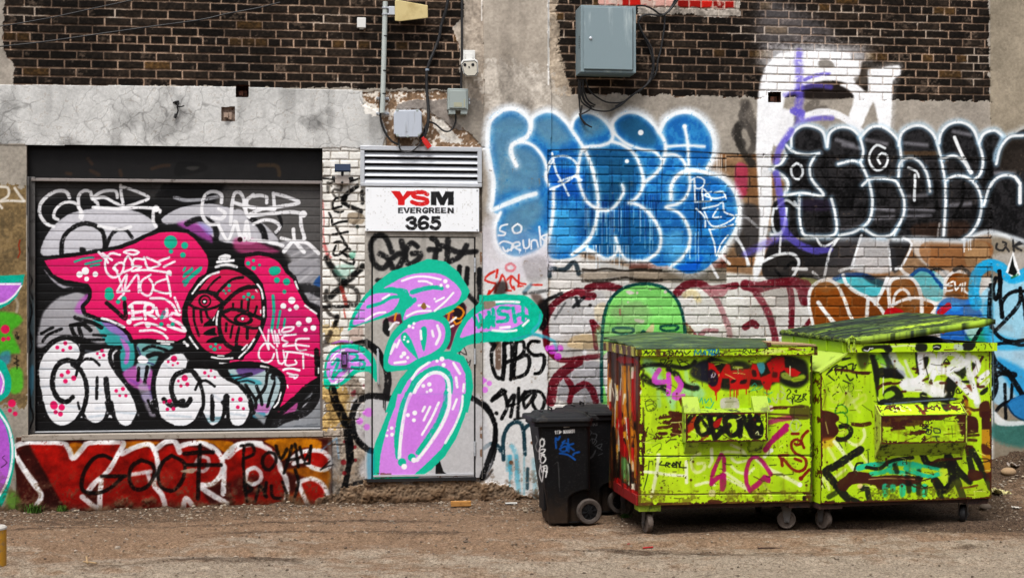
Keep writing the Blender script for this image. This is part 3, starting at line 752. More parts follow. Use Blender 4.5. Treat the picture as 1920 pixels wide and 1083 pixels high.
def centre_pier_paint(cv):
    cv.V_('B3')
    cv.f("20 0 130 40 250 30 350 -20 500 -60 500 140 20 140", '#cfc9d2', soft=24, a=.6)
    cv.f("330 20 480 10 500 150 380 200 330 120", '#8f8b8a', soft=20, a=.6, wear=.3)
    R = '#c22a1e'
    cv.s("230 55 195 70 200 105 245 110 262 80 230 55", 16, '#cf6a72', 5, .8)
    cv.s("125 105 60 140 35 180 90 200 120 215 60 290;130 105 120 160", 15, R, 3, .92)
    cv.s("110 270 150 180 165 140 190 190 200 250;200 180 230 150 225 200 240 240;250 230 255 250;240 150 290 200 340 210;290 140 285 230;300 225 320 225;380 215 460 215;190 255 230 260", 13, R, 3, .9)
    cv.s("70 260 55 300", 16, R, 4, .85)
    cv.f("100 280 120 200 190 190 210 250 160 300", '#2a2220', soft=16, a=.75)
    cv.s("330 270 380 215", 24, '#5c8090', 8, .7)
    cv.s("330 280 430 270 510 255", 22, '#242424', 8, .6)
    cv.f("430 350 500 330 520 460 470 560 430 520", '#0c0b0c', soft=14, a=.92); cv.f("380 290 450 290 470 340 420 360", '#4c3a33', soft=14, a=.7)
    cv.f("60 620 150 610 120 680 80 670", '#131212', soft=8, a=.9); cv.s("135 640 135 830", 38, '#5a4436', 8, .8)
    K = '#0b0b0c'
    cv.s("110 665 85 720 90 820 120 900 160 910 180 830 185 740", 25, K, 3, .96); cv.s("180 650 178 780 170 920;180 660 230 640 240 720 235 860 230 920", 27, K, 3, .96)
    cv.s("180 800 235 780", 24, K, 3, .96)
    cv.s("270 640 262 760 250 910;270 640 320 640 325 720 270 770 350 740 370 800 340 880 250 915", 24, K, 3, .96)
    cv.s("440 640 380 640 355 690 400 740 470 740 480 800 450 870 410 880", 25, K, 3, .96)
    cv.V_('B7')
    cv.s("65 90 140 40;120 30 70 80;130 30 150 120 120 190", 18, K, 3, .96)
    cv.s("150 110 190 60 170 180;150 120 190 110;215 20 210 180;215 100 250 40;240 90 290 40 300 60 250 130 250 50 330 40 360 90 330 160 290 100 310 60;300 160 330 170;90 160 92 162", 17, K, 3, .95)
    cv.s("240 185 190 195 270 180", 10, K, 3, .9)
    cv.s("-10 80 50 140 85 250 80 370 50 460 10 525", 20, K, 3, .95)
    T = '#12323d'
    cv.s("20 355 60 330 95 340 115 370;130 420 130 300 160 230 210 210 240 250 250 390;240 250 290 215 340 220", 19, T, 4, .93)
    cv.s("265 470 262 580", 16, T, 5, .8); cv.drips(150, 250, 400, '#4f9db5', 8, 60, 240, 16, 31, .4)
    cv.s("175 340 200 400 215 600", 22, '#52a5c0', 8, .6); cv.s("300 420 310 640", 22, '#5aa4bd', 10, .4)
    cv.d("172 435 12 290 325 9", '#6b4f3c', 4)
    cv.V_('P')
    cv.f("905 430 1028 440 1028 490 905 480", '#bfb9c0', soft=14, a=.4)
    cv.s("901 300 903 600 904 895", 3, '#4b443d', 1.2, .8, am=0)
    cv.V_('B3')
    cv.d("10 930 30 68 952 20 35 1000 24 38 930 14", '#c96fd0', 4, .85)

def flower_paint(cv):
    """the big teal and violet flower: it runs over the wall, the door frame and the door"""
    T, V, W, K = '#10b092', '#ca86de', '#f6f4f8', '#0d0d0f'
    # ---- black tags
    cv.V_('A6')
    cv.s("1180 850 1130 740 1060 730 1020 800 1040 920 1110 970 1200 880 1240 860;1090 865 1150 900 1200 980 1250 930 1270 850 1250 770", 36, K, 10, .9)
    cv.s("1370 810 1330 780 1290 830 1285 910 1320 940 1380 900 1390 860 1330 860", 34, K, 9, .9)
    cv.s("1480 750 1520 780 1500 920;1460 830 1540 830;1600 760 1590 950;1550 800 1680 850 1810 845;1740 800 1690 880 1600 930", 34, K, 9, .9)
    cv.s("1685 960 1680 1080;1745 980 1735 1080;1835 980 1830 1080", 28, K, 8, .88)
    cv.V_('B2')
    cv.s("1690 0 1680 60;1745 10 1740 130;1838 20 1835 240;1750 210 1830 290;1070 100 1120 105", 28, K, 8, .88)
    # lower white on door, loop in black
    cv.V_('D6')
    cv.f("60 60 290 20 1240 0 1310 100 1310 780 240 780 230 500 120 360", '#b9b9bd', soft=30, a=.7)
    cv.s("450 30 330 10 220 20 140 90 100 200 110 330 170 440 260 510 360 520", 50, K, 6, .93)
    cv.s("1190 20 1290 80 1380 180 1420 300 1410 430 1370 560 1300 760", 40, K, 5, .93)
    cv.s("1390 690 1340 760 1290 790", 20, '#1b1716', 8, .7)
    cv.s("-40 60 10 160 60 330 90 500 60 700 30 860", 46, K, 6, .93); cv.s("0 870 90 830 230 790", 30, K, 8, .85)
    cv.f("870 620 910 600 940 700 990 745 870 745", K, soft=3, sm=False, a=.95)
    cv.drips(370, 410, 40, K, 5, 40, 130, 5, 2)
    cv.d("252 160 42 170 240 32 235 295 30 215 165 20", '#c56cd0', 8, .8)
    cv.d("30 430 14 125 480 16 20 620 26 130 600 16 175 880 14 250 850 20 240 940 24 28 720 20", '#7a1620', 6, .75, .15)
    cv.V_('B2')
    cv.s("880 590 980 570 1060 620 1120 720 1150 830 1140 960", 44, K, 6, .92)
    cv.f("1000 590 1080 600 1120 690 1060 660", K, soft=6, a=.9)
    # dark pink / green patch between petals
    cv.f("1110 420 1150 380 1300 340 1700 270 1720 380 1660 480 1620 600 1560 600 1200 420", '#5b1434', soft=8, a=.85)
    cv.f("1110 480 1120 400 1150 390 1160 520", K, soft=6, a=.9); cv.f("1640 300 1720 270 1730 420 1660 420", '#1a1012', soft=8, a=.8)
    cv.s("1600 400 1620 320 1680 300 1720 340 1690 390 1640 380 1660 430 1710 400;1590 350 1640 330;1200 400 1210 350", 13, '#d78a1c', 3, .95)
    cv.s("1610 420 1660 380;1620 450 1640 440;1160 470 1200 420 1230 420", 14, W, 3, .9)
    cv.s("1710 580 1800 560;1690 640 1710 590 1740 660 1680 630 1700 680;1740 690 1750 720 1770 700 1760 740", 6, '#1c1a1c', 2, .8)
    # leaf 1, upper left
    cv.f("850 480 860 420 900 320 970 220 1060 120 1180 30 1320 -10 1450 -60 1580 -40 1680 40 1765 180 1740 240 1640 320 1560 370 1580 380 1400 420 1260 420 1240 330 1160 370 1020 410 900 450", T, soft=3, sm=False)
    cv.f("890 435 930 330 1010 220 1120 195 1215 205 1235 240 1190 320 1060 380", V, soft=3)
    cv.f("1120 160 1200 110 1310 60 1450 45 1560 60 1660 130 1700 200 1660 270 1560 310 1460 345 1330 370 1265 400 1290 310 1310 270 1340 240 1290 200 1270 180 1180 150", V, soft=3)
    cv.s("1350 245 1290 300 1240 290 1235 330", 30, T, 3); cv.s("1200 180 1280 190 1290 240", 36, T, 3)
    cv.s("1330 190 1400 170 1480 155 1550 160", 28, T, 3); cv.s("1000 300 1100 270 1170 230 1225 225", 22, T, 3)
    cv.s("1255 105 1350 75 1450 75 1545 95;1380 108 1440 110 1480 130;1500 330 1580 260 1640 195;1510 260 1570 230;1110 240 1160 210;1290 370 1370 335 1470 330;980 400 1060 350 1130 340;1380 290 1420 285 1460 300", 13, W, 3)
    cv.d("1580 108 16 1548 138 12 1597 145 14 1500 240 8", W, 3); cv.f("1395 300 1420 265 1440 300 1420 320", '#8a6a3a', soft=3)
    # centre drop
    cv.f("1130 780 1115 700 1140 580 1200 470 1290 400 1400 360 1500 360 1590 390 1620 470 1610 570 1550 650 1450 700 1340 760 1220 780", T, soft=3)
    cv.f("1160 730 1165 650 1200 550 1280 470 1370 410 1480 395 1560 430 1580 500 1550 590 1470 650 1370 690 1290 735", V, soft=3)
    cv.f("1390 480 1415 445 1440 460 1440 540 1420 635 1400 580", T, soft=3); cv.f("1245 515 1280 490 1320 540 1350 610 1375 690 1310 630 1260 570", T, soft=3)
    cv.s("1520 440 1540 510 1510 580;1480 480 1490 520;1170 650 1200 580;1200 720 1280 710;1395 480 1400 540;1215 600 1235 550", 16, W, 3)
    cv.d("1345 425 11 1310 445 13 1338 455 10 1275 525 9 1300 560 10 1270 545 8 1270 650 17 1250 672 13 1298 680 12", W, 3)
    # right leaf with lettering
    cv.f("1620 640 1660 500 1720 380 1800 300 1880 240 1990 220 2140 210 2220 240 2290 320 2310 380 2260 480 2140 550 1960 560 1840 570 1740 590 1680 640", T, soft=3)
    cv.f("1690 530 1740 420 1830 340 1960 290 2080 280 2180 300 2200 360 2160 420 2080 460 1960 480 1840 490 1740 520", V, soft=3)
    cv.s("1800 380 1830 450 1860 400 1900 450 1905 370;1930 380 1940 440", 26, T, 3)
    cv.V_('B3')
    cv.s("0 440 30 530 50 460 75 510 65 420;95 400 105 480;215 390 150 390 140 430 200 440 200 480 130 490;245 390 262 490;320 370 322 480;255 450 320 430;345 450 372 455", 24, T, 3)
    cv.f("-5 290 60 290 180 282 330 300 400 350 450 430 460 480 420 540 330 590 200 605 60 605 60 560 200 560 330 520 380 450 360 390 300 345 200 340 60 340 -5 350", T, soft=4, sm=False)
    cv.s("100 345 200 340 290 345;90 555 200 562 270 555;320 520 360 480;150 535 220 530", 15, W, 3)
    cv.f("25 340 110 335 120 370 60 400 25 395", '#8f8274', soft=4, sm=False)
    cv.s("450 440 440 500 390 570 480 600 560 640", 18, '#4aa7b8', 5, .8); cv.s("230 625 400 590 470 610", 16, '#3f95a5', 5, .7)
    # lower bloom
    cv.V_('B2')
    cv.f("1300 770 1390 700 1500 640 1620 630 1720 670 1775 780 1790 900 1770 1000 1750 1090 1130 1090 1180 950 1240 840", T, soft=3, sm=False)
    cv.f("1200 1090 1230 980 1300 850 1390 760 1490 700 1600 690 1690 720 1730 800 1735 920 1710 1090", V, soft=3, sm=False)
    cv.s("1275 1090 1310 960 1370 850 1450 790 1530 770 1590 800 1610 880 1600 980 1590 1090", 48, T, 3)
    cv.s("1300 1090 1340 960 1395 860 1470 800 1540 795 1595 840 1610 920 1610 1090", 22, W, 3)
    cv.d("1555 690 18 1518 705 12 1567 735 15 1460 880 16 1415 892 14 1470 925 14 1443 937 10", W, 3)
    cv.s("1640 720 1690 800;1660 830 1670 900;1720 880 1715 930;1330 840 1380 770 1460 715;1690 1060 1700 970", 17, W, 3)
    cv.s("1600 920 1605 1000;1640 1080 1660 1000;1540 1080 1530 1050;1460 1080 1450 1050", 13, W, 3)
    cv.V_('D6')
    cv.f("490 -10 470 60 420 180 360 330 310 450 285 620 285 790 700 770 830 690 960 560 1060 400 1140 200 1190 -10", T, soft=3, sm=False)
    cv.f("520 -10 500 100 440 250 390 430 360 560 345 745 660 745 800 620 920 500 1020 340 1080 190 1120 -10", V, soft=3, sm=False)
    cv.s("610 -10 560 120 525 280 510 430 525 570", 40, T, 3); cv.s("640 -10 600 100 565 280 545 430 535 580", 26, W, 5)
    cv.s("970 -10 960 80 900 240 820 370 710 530", 44, T, 3); cv.s("1000 -10 990 120 930 270 850 400 780 500 700 600", 28, W, 7)
    cv.f("600 40 660 -10 950 -10 930 100 860 260 740 420 660 540 590 540 580 300", '#c078d4', soft=30, a=.6)
    cv.d("560 620 38 650 575 36", T, 4); cv.d("580 660 26 670 600 24 615 185 18 678 165 22 670 232 18 465 305 16 468 365 17 420 375 13 428 325 9", W, 4)
    cv.s("1120 10 1110 120 1050 280 960 440;900 70 830 220 745 365;820 110 760 235;770 110 750 150;1065 40 1030 130", 19, W, 4)
    cv.f("240 520 300 510 300 780 245 780", '#2f86a8', soft=14, a=.5)
    # left bud
    cv.V_('D5')
    cv.f("930 420 920 330 935 180 990 80 1080 30 1200 20 1320 70 1400 180 1415 330 1400 370 1340 280 1230 290 1160 350 1080 410 1010 450", T, soft=3)
    cv.f("955 330 945 240 975 140 1040 80 1130 60 1230 80 1310 140 1360 220 1300 225 1210 250 1140 310 1080 370 1000 385", V, soft=3)
    cv.s("1000 210 1040 160 1055 190 1010 300 1005 340 1060 270 1110 260", 24, T, 3); cv.s("1160 110 1220 120 1230 150 1180 180 1250 170 1300 200 1270 240 1180 235", 22, T, 3)
    cv.s("985 170 1040 110 1110 80;1030 370 1100 320 1150 270;990 385 1040 385;1100 340 1140 300;1000 190 1030 150", 13, W, 3)
    cv.s("1000 20 1080 -5 1180 5", 16, '#b76cc9', 6, .8)
    cv.s("1000 440 1040 580 1110 720 1150 880 1165 1090", 66, K, 5, .93)

def strip_tags(cv):
    K = '#101010'
    cv.V_('D3')
    cv.s("100 370 70 340 70 420;90 350 130 330 190 350 180 410 130 400 110 430 140 470", 20, '#2a2725', 7, .7)
    cv.s("0 300 100 310 140 320;270 330 385 292", 16, K, 3, .9)
    cv.s("330 370 230 450 200 500 240 540 360 590;225 470 205 520", 34, K, 6, .9); cv.s("370 420 375 520;360 590 340 660 300 700", 30, '#1b1b1d', 8, .85)
    cv.s("200 470 140 480 110 530 130 590 180 600 205 590;110 570 190 550;80 610 105 660 110 710 170 690 240 680;140 730 180 800 240 900;110 800 190 785 245 775;125 870 180 860 240 900;140 900 115 970 160 980 240 920 265 930;180 950 290 1010 290 1060 180 1020;200 960 240 990", 19, K, 3, .92, wear=.08)
    cv.f("250 610 380 620 380 700 260 700", '#8d7f6d', soft=5, a=.8); cv.d("330 730 16", '#20302d', 6)
    cv.f("260 960 310 940 310 1000 270 1010", '#6fb79c', soft=8, a=.7)
    cv.s("25 500 35 680 30 800 60 960 100 1000", 12, '#b04a4a', 5, .6, wear=.35); cv.s("30 880 80 1000", 34, '#b85a5a', 8, .55, wear=.3)
    cv.V_('B2')
    cv.s("690 -60 760 50 820 120;960 0 860 90 800 130;720 220 800 160", 44, K, 10, .9, wear=.42)
    cv.f("740 20 800 -20 900 0 850 70 800 90", '#7fb8a6', soft=14, a=.5, wear=.3)
    cv.s("800 150 840 290", 26, '#8c2f28', 6, .8, wear=.25)
    cv.s("820 140 900 160 930 230 900 290 860 270;690 180 680 240 720 290", 26, '#1d1b1a', 8, .8, wear=.25)
    cv.s("660 300 850 298", 22, K, 6, .9, wear=.15); cv.s("680 310 720 360 770 390 740 450", 26, '#25211f', 9, .75, wear=.2)
    cv.s("770 370 755 430", 30, K, 8, .85, wear=.2); cv.s("720 490 690 560", 34, '#2c2723', 10, .75, wear=.3)
    cv.s("820 320 830 380", 12, '#a53c34', 4, .7, wear=.3); cv.f("860 480 960 450 950 560 880 560", '#a08a80', soft=12, a=.7, wear=.3)
    cv.s("670 590 760 570 880 570 950 590", 18, '#2b2523', 8, .7, wear=.3)
    cv.d("890 950 20 900 930 10 970 890 12", '#8a3040', 6, .6, .3)

def under_paint(cv):
    """red block letters under the shutter"""
    W, K, R = '#efeff0', '#0f0b0a', '#94140b'
    cv.V_('B5')
    cv.f("130 215 1620 205 2060 210 2060 640 1610 660 150 700 100 420 70 270", '#4a160f', soft=8, a=.9, sm=False)
    cv.f("180 225 400 235 460 330 560 235 780 220 700 380 640 470 520 560 620 650 430 670 380 590 300 450 230 320", R, soft=14, a=.95, sm=False)
    cv.f("240 260 380 260 420 340 500 340 560 270 700 250 620 420 520 500 430 560 330 440", '#a8190c', soft=30, a=.6, wear=.2)
    cv.f("180 250 290 430 420 670 160 690 260 570 100 290", '#3a0f0b', soft=10, a=.9, sm=False)
    cv.f("640 480 760 300 900 250 980 280 1000 480 1060 660 640 660 620 600", '#8c1209', soft=14, a=.95, sm=False)
    cv.f("840 300 960 280 970 400 830 440", '#a01408', soft=14, a=.8); cv.f("1000 260 1130 240 1220 260 1400 300 1400 450 1260 520 1340 640 1300 670 1050 660 1000 480", '#96160c', soft=10, a=.95, sm=False)
    cv.f("700 560 860 560 860 660 700 660", '#86200f', soft=40, a=.6); cv.f("1120 540 1250 560 1230 660 1100 650", '#8a2410', soft=40, a=.6)
    cv.f("1290 520 1430 500 1440 620 1340 620", '#4c1510', soft=20, a=.8); cv.f("1400 440 1609 440 1609 560 1420 560", '#471510', soft=30, a=.85)
    cv.f("1440 300 1620 280 1620 450 1420 470", '#981408', soft=20, a=.9)
    # yellow behind
    cv.f("440 238 520 238 500 300 465 320", '#c07a14', soft=8, a=.9); cv.f("780 225 1000 225 960 250 800 270", '#b5710f', soft=10, a=.85); cv.f("1240 215 1460 225 1440 290 1390 280 1340 240", '#b8780f', soft=8, a=.9)
    cv.V_('B6')
    cv.f("200 212 520 210 530 290 480 260 380 280 300 340 250 260", '#bd7c10', soft=8, a=.92); cv.f("330 400 520 380 600 420 580 540 560 480 420 440", '#b06f12', soft=14, a=.85, wear=.2)
    cv.f("0 300 120 250 230 260 290 400 300 560 180 620 0 650", '#92160c', soft=14, a=.9)
    cv.f("0 450 160 440 200 520 120 560 0 560", '#45140f', soft=24, a=.8)
    cv.f("430 300 540 270 600 320 560 390 440 350", '#a3150c', soft=6, a=.95); cv.f("420 480 500 460 570 520 560 600 480 610", '#a01a0d', soft=8, a=.95)
    cv.f("320 560 460 540 470 640 320 650", '#8a3a12', soft=20, a=.8); cv.f("0 600 300 580 300 660 0 670", '#9a2a10', soft=16, a=.7, wear=.3)
    cv.s("350 340 400 300 470 280 550 285 600 330 595 380 545 400 480 380 430 345 370 360", 24, W, 6, .93)
    cv.s("310 640 330 540 320 450 290 400 270 340 210 270 120 240 30 260 -40 320", 26, W, 7, .93)
    cv.s("400 480 440 580 480 650;400 480 480 455 550 490 580 550 570 610", 24, W, 8, .9)
    cv.s("80 410 120 385 165 420 160 470 110 490 85 480;80 410 70 470", 20, '#dcdcde', 5, .85)
    cv.V_('B5')
    for t in ("80 265 150 232 280 228 400 235 440 280 462 330 520 270 560 232 680 228 775 232 740 310 680 410 600 480 560 530", "85 280 130 360 200 470 262 560 220 630 160 690",
              "520 570 580 620 630 655;640 470 630 570 630 650", "770 300 850 260 940 240 980 300 995 400 970 490 1020 560 1045 660", "985 270 1040 225 1100 225 1130 290;1125 255 1200 235 1280 235 1360 280 1400 350 1390 430 1330 490 1260 500 1340 560 1430 610;1410 380 1405 550",
              "1150 660 1170 580 1230 650", "1410 320 1480 250 1560 232 1640 235", "440 670 470 655 490 672"):
        cv.s(t, 27, W, 6, .96)
    cv.s("1230 360 1260 320 1310 330 1310 380 1280 410 1240 400", 18, '#d8d8da', 6, .85); cv.s("830 430 950 410;930 420 945 480", 22, '#dcdce0', 7, .85); cv.s("1560 400 1600 390;1560 490 1600 490", 22, '#d8d8da', 6, .8)
    def k(t, w=21): cv.s(t, w, K, 5, .9)
    k("700 330 650 310 590 330 540 400 515 480 530 535 620 545 700 510 780 440;640 440 790 440")
    k("890 340 830 380 815 460 850 520 920 510 970 440 960 370 890 340;1080 310 1020 360 995 440 1020 510 1090 530 1150 460 1160 360 1080 310")
    k("1260 245 1250 420 1245 580;1160 300 1260 290 1340 290;1170 370 1390 370", 22)
    cv.f("1140 405 1225 390 1220 420 1150 415", '#a89c8c', soft=4, a=.9)
    cv.V_('B6')
    k("60 250 55 360 70 540;40 250 110 245 120 300 60 330;60 480 110 520 80 540", 17)
    k("215 290 180 320 180 380 220 400 260 350 250 300 215 290;260 250 290 330 330 270;360 250 340 330 310 420;380 240 400 380;330 340 400 330;410 260 440 340 480 260;480 250 470 350;440 360 470 360", 17)
    k("60 500 80 600;130 600 160 500 200 570;200 480 190 560;230 500 240 570 290 580;300 480 330 560 320 610;380 400 400 480 370 600", 17)
    k("540 400 580 380 620 370;550 390 600 345", 8)
    cv.f("580 280 640 200 660 240 640 400 600 620 560 620 600 420", '#7d7d80', soft=30, a=.5); cv.s("545 280 590 240 640 205;640 210 655 330", 10, '#6f8fa8', 4, .6)
    cv.V_('E7')
    cv.s("96 790 60 800 50 815 100 880 160 960", 9, W, 4, .9)

def left_pier_paint(cv):
    T, V, W = '#0f9f8c', '#b06cc6', '#eee9f0'
    cv.V_('A5')
    cv.s("0 360 60 370 60 430 0 470 60 465 180 470;110 370 150 430 185 470;-10 490 15 520", 16, '#d8d2c8', 5, .85)
    cv.s("20 600 20 720 60 740;90 560 100 640;20 860 100 830 120 880 60 920 30 880", 20, '#5a5140', 9, .5)
    cv.s("150 760 140 800 150 850 135 890", 8, '#8c2f1a', 3, .8)
    cv.V_('E7')
    cv.s("60 170 75 200 70 235", 10, '#a8a092', 4, .7)
    cv.f("-40 250 60 240 95 270 70 300 50 320 85 400 60 410 -40 410", '#4f9f2f', soft=8, a=.92); cv.f("40 480 90 475 95 560 60 580 40 560", '#58a636', soft=8, a=.92)
    cv.f("0 410 40 400 40 450 0 460", '#3f7f95', soft=8, a=.8)
    cv.f("-60 85 60 80 104 78 95 120 70 170 40 200 0 222 -60 230", T, soft=2, sm=False); cv.f("-60 115 92 112 70 160 30 195 -60 205", V, soft=2, sm=False)
    cv.s("-20 118 85 118;90 125 60 165 20 195 -20 205", 6, W, 1.5)
    cv.f("-60 430 10 440 35 480 48 530 30 590 -60 625", T, soft=2); cv.f("-60 480 5 490 18 530 10 580 -60 590", V, soft=2); cv.s("0 485 15 530 5 580", 5, W, 1.5)
    cv.f("-60 620 0 640 40 710 60 790 60 880 40 970 0 1060 -60 1060", T, soft=2); cv.f("-60 650 0 680 30 740 42 820 35 920 10 990 -60 1030", '#a55fbb', soft=2); cv.s("-10 650 35 720 52 800 48 880 25 960 -10 1020", 8, W, 1.5)
    cv.d("22 308 19 14 350 10 35 347 9 50 620 17 42 650 9 64 664 10", '#c81f5a', 2, .95)
    cv.s("65 330 72 350 80 340 66 345;70 320 78 350;60 430 80 440 60 450 80 460;70 420 72 475", 3.5, '#1b1713', 1, .85)
    cv.f("30 1000 60 990 100 1040 90 1083 30 1083", '#557f28', soft=12, a=.75, wear=.3)
    cv.s("20 840 10 850 30 870 5 890", 3, '#2a1c22', 1, .7)
def wall_finish(cv):
    """dirt that splashes up from the ground, rough footing, weathered paint"""
    X, Y = cv.X, cv.Y
    foot = cv.mask("590 938 640 915 690 900 900 902 930 905 1000 930 1010 1010 590 1010", 5)
    cv.fill_mask(foot, '#857361', .94, .55)
    cv.h[foot] += .012 + (cv.n2[foot] - .5) * .022 + (cv.n1[foot] - .5) * .02
    zz = cv.V + cv.O[2]
    g = 1 - sstep(.0, .13, zz - (cv.n2 - .5) * .18)
    cv.rgb += (hexc('#4a3a2c') * (.7 + .6 * cv.n1[..., None]) - cv.rgb) * (g * .85)[..., None]
    cv.h += g * (cv.n2 - .3) * .03
    g2 = (1 - sstep(.1, .5, zz)) * sstep(.5, .62, cv.n2 * .6 + cv.n1 * .4)
    cv.rgb += (hexc('#5a4a3a') - cv.rgb) * (g2 * .6)[..., None]
    und = (Y > 822) & (X > 28) & (X < 622)
    cv.rgb[und] *= (.62 + .62 * cv.n2[und])[:, None]
    cv.rgb *= (1 + .20 * cv.rl)[..., None]
    gr = sstep(.55, .72, fbm(cv.U * 2.2, cv.V * 3.5, 71, 5)) * (X > 1028) * (Y > 500)
    cv.rgb += (hexc('#8a8078') - cv.rgb) * (gr * .38)[..., None]
    # flaking of the lower paint: grain speckle
    fl = sstep(.70, .76, cv.n1 * .55 + cv.n2 * .45) * (Y > 290)
    cv.rgb += (hexc('#6f6255') - cv.rgb) * (fl * .5)[..., None]
    cv.rgb *= (.93 + .14 * cv.n1)[..., None]
# ---------------------------------------------------------------- roller shutter: slats and the painting on them
def plane_canvas(off, px0, py0, px1, py1, res, base, seed, ground=None):
    """canvas parallel to the wall, off metres in front of it (negative: set back), spanning the given photo box"""
    O0 = np.array([0, WALL_D, 0.0]) + WN * off
    def hit(px, py):
        d = np.array([(px - CXP) / LENS_PX, 1, -(py - CYP) / LENS_PX])
        c = np.array([0, 0, EYE])
        t = ((O0 - c) @ WN) / (d @ WN)
        return c + d * t
    a = hit(px0, py1); b = hit(px1, py1); zt = hit((px0 + px1) / 2, py0)[2]
    z0 = hit((px0 + px1) / 2, py1)[2]
    O = np.array([a[0], a[1], z0])
    w = (b - a) @ WE
    return Canvas(O, WE, UP, res, max(2, int(round(w / res))), max(2, int(round((zt - z0) / res))), base, seed)

def shutter_canvas():
    return plane_canvas(-0.10, 60, 338, 604, 814, 0.0045, '#4c4a4a', 21)

def shutter_paint(cv):
    W, K, P, T = '#efeef0', '#0b0a0c', '#d31a68', '#14a58b'
    X, Y = cv.X, cv.Y
    cv.fill_mask(np.ones_like(X, bool), '#4e4c4b', 1, .22)
    cv.V_('P')
    cv.f("66 335 300 335 300 372 66 385", '#3b3938', soft=12, sm=False, a=.8)
    cv.f("440 340 610 340 610 560 560 500 470 440 440 400", '#5b5958', soft=16, a=.9)
    cv.f("60 385 110 368 290 372 320 345 420 348 395 395 470 418 520 460 560 520 605 610 605 820 60 820", K, soft=6, sm=False, a=.96)
    # silver ghosts of the top letters
    S = '#bab9bf'
    cv.V_('A5')
    cv.f("310 868 325 770 395 660 500 575 600 540 740 522 900 520 1050 555 1145 615 1185 660 1100 715 960 795 760 835 600 855 420 872", S, soft=6, a=.96)
    cv.f("330 860 420 660 640 560 1000 560 1140 640 960 760 620 830", '#c3c2c8', soft=30, a=.6, wear=.3)
    cv.s("462 880 462 800 490 720 560 660 640 636 720 655 770 700 786 780 780 840", 30, K, 5, .97); cv.s("800 810 830 730 885 682 950 690 992 742", 22, K, 5, .97)
    cv.f("600 815 640 820 640 850 600 850", K, soft=6); cv.s("850 690 930 690", 12, K, 4)
    cv.f("1210 602 1320 530 1450 496 1600 490 1750 530 1850 600 1930 720 1900 790 1700 780 1600 740 1530 680 1450 640 1300 640 1240 640", S, soft=6, a=.95)
    cv.f("1330 640 1450 620 1560 690 1600 780 1500 740", '#b45cb0', soft=20, a=.75); cv.f("1480 620 1560 650 1600 700 1560 720", '#8a86c0', soft=14, a=.6)
    cv.s("1400 640 1470 605 1570 615 1620 690 1620 780", 34, K, 8, .92); cv.s("1310 440 1400 462 1540 452 1650 430", 24, '#a7a7ac', 6, .9)
    cv.s("1170 440 1240 350;1220 360 1330 350", 24, '#1c1b1c', 10, .8); cv.s("1560 400 1620 380", 30, '#1c1b1c', 10, .7)
    cv.V_('A6')
    cv.f("0 540 100 560 230 650 330 760 300 800 200 780 0 760", '#b3b2b7', soft=8, a=.95); cv.s("120 590 210 680 230 770", 40, K, 8, .95); cv.s("330 570 350 640 310 710", 24, K, 6, .9)
    cv.f("330 790 420 760 540 770 640 880 650 1090 560 1000 480 1090 420 900", '#8f8e91', soft=12, a=.92)
    for i in range(9):
        cv.s(f"{400 + i * 28} {860 + i * 16} {560 + i * 12} {790 + i * 22}", 12, '#b9b8bb' if i % 2 else '#77767a', 6, .5)
    cv.f("0 750 120 750 240 800 330 850 100 870 0 830", '#a84a78', soft=20, a=.8)
    cv.V_('B2')
    cv.f("400 -20 640 -20 640 340 560 260 500 150", '#97969a', soft=8, a=.95)
    for i in range(6):
        cv.s(f"{430 + i * 30} {90 + i * 40} {560 + i * 20} {0 + i * 40}", 14, '#c4c3c6' if i % 2 else '#737277', 7, .5)
    cv.f("590 130 620 80 645 70 640 150", '#1c4c86', soft=8, a=.85); cv.s("490 160 560 160 650 200", 60, '#1b1a1c', 10, .85); cv.s("520 270 640 320", 44, '#17161a', 10, .9)
    # lower silver / purple behind
    cv.V_('B1')
    cv.f("280 600 300 420 340 320 440 230 560 190 640 200 620 320 680 370 740 400 800 520 760 580 560 520 420 560", '#a09fa3', soft=14, a=.95)
    cv.f("330 20 400 90 480 140 600 150 640 165 540 180 420 130", '#a6a3aa', soft=6, a=.9)
    cv.s("480 190 560 170 640 180", 40, K, 8, .9)
    cv.f("590 260 660 200 670 260 620 350 560 330", '#b064b0', soft=14, a=.8)
    cv.f("700 400 800 420 900 470 980 540 1010 620 1000 740 920 780 900 680 900 620 820 600 740 480", '#3fa0a0', soft=8, a=.92); cv.f("760 400 900 450 970 530 960 560 900 520 820 480", '#9b6fb4', soft=10, a=.85); cv.f("900 530 970 600 960 720 930 720 940 640", '#c06ab8', soft=8, a=.85)
    cv.f("920 800 1010 740 1100 740 1150 800 1140 920 1000 900", '#c26fb8', soft=14, a=.85); cv.f("1020 740 1100 700 1130 760 1080 860", '#a9c8c8', soft=10, a=.8); cv.f("1060 960 1140 930 1160 1000 1100 1020", '#6a5a94', soft=12, a=.8)
    cv.f("1030 580 1150 580 1300 600 1200 660 1150 740 1060 680", '#7fb3b3', soft=8, a=.85); cv.s("1075 620 1140 595 1250 625", 20, K, 4); cv.s("1110 670 1160 650 1210 655", 30, K, 4); cv.s("1030 600 1080 700 1150 730", 10, '#40406a', 4)
    cv.s("310 500 395 455;320 560 360 510 460 465", 20, K, 4); cv.s("565 380 620 400 700 420 760 455", 26, K, 4); cv.s("530 440 560 510 620 560;590 450 620 540 670 550;530 440 620 430 680 475", 26, K, 4); cv.s("700 510 790 515;670 545 780 545", 18, K, 4); cv.s("1040 760 1035 850;1105 750 1085 870", 24, K, 4)
    cv.f("1030 690 1060 660 1110 690 1100 720 1050 720", '#e8e4ea', soft=4); cv.s("980 850 1060 890 1120 900", 22, '#8a4f9c', 6, .9)
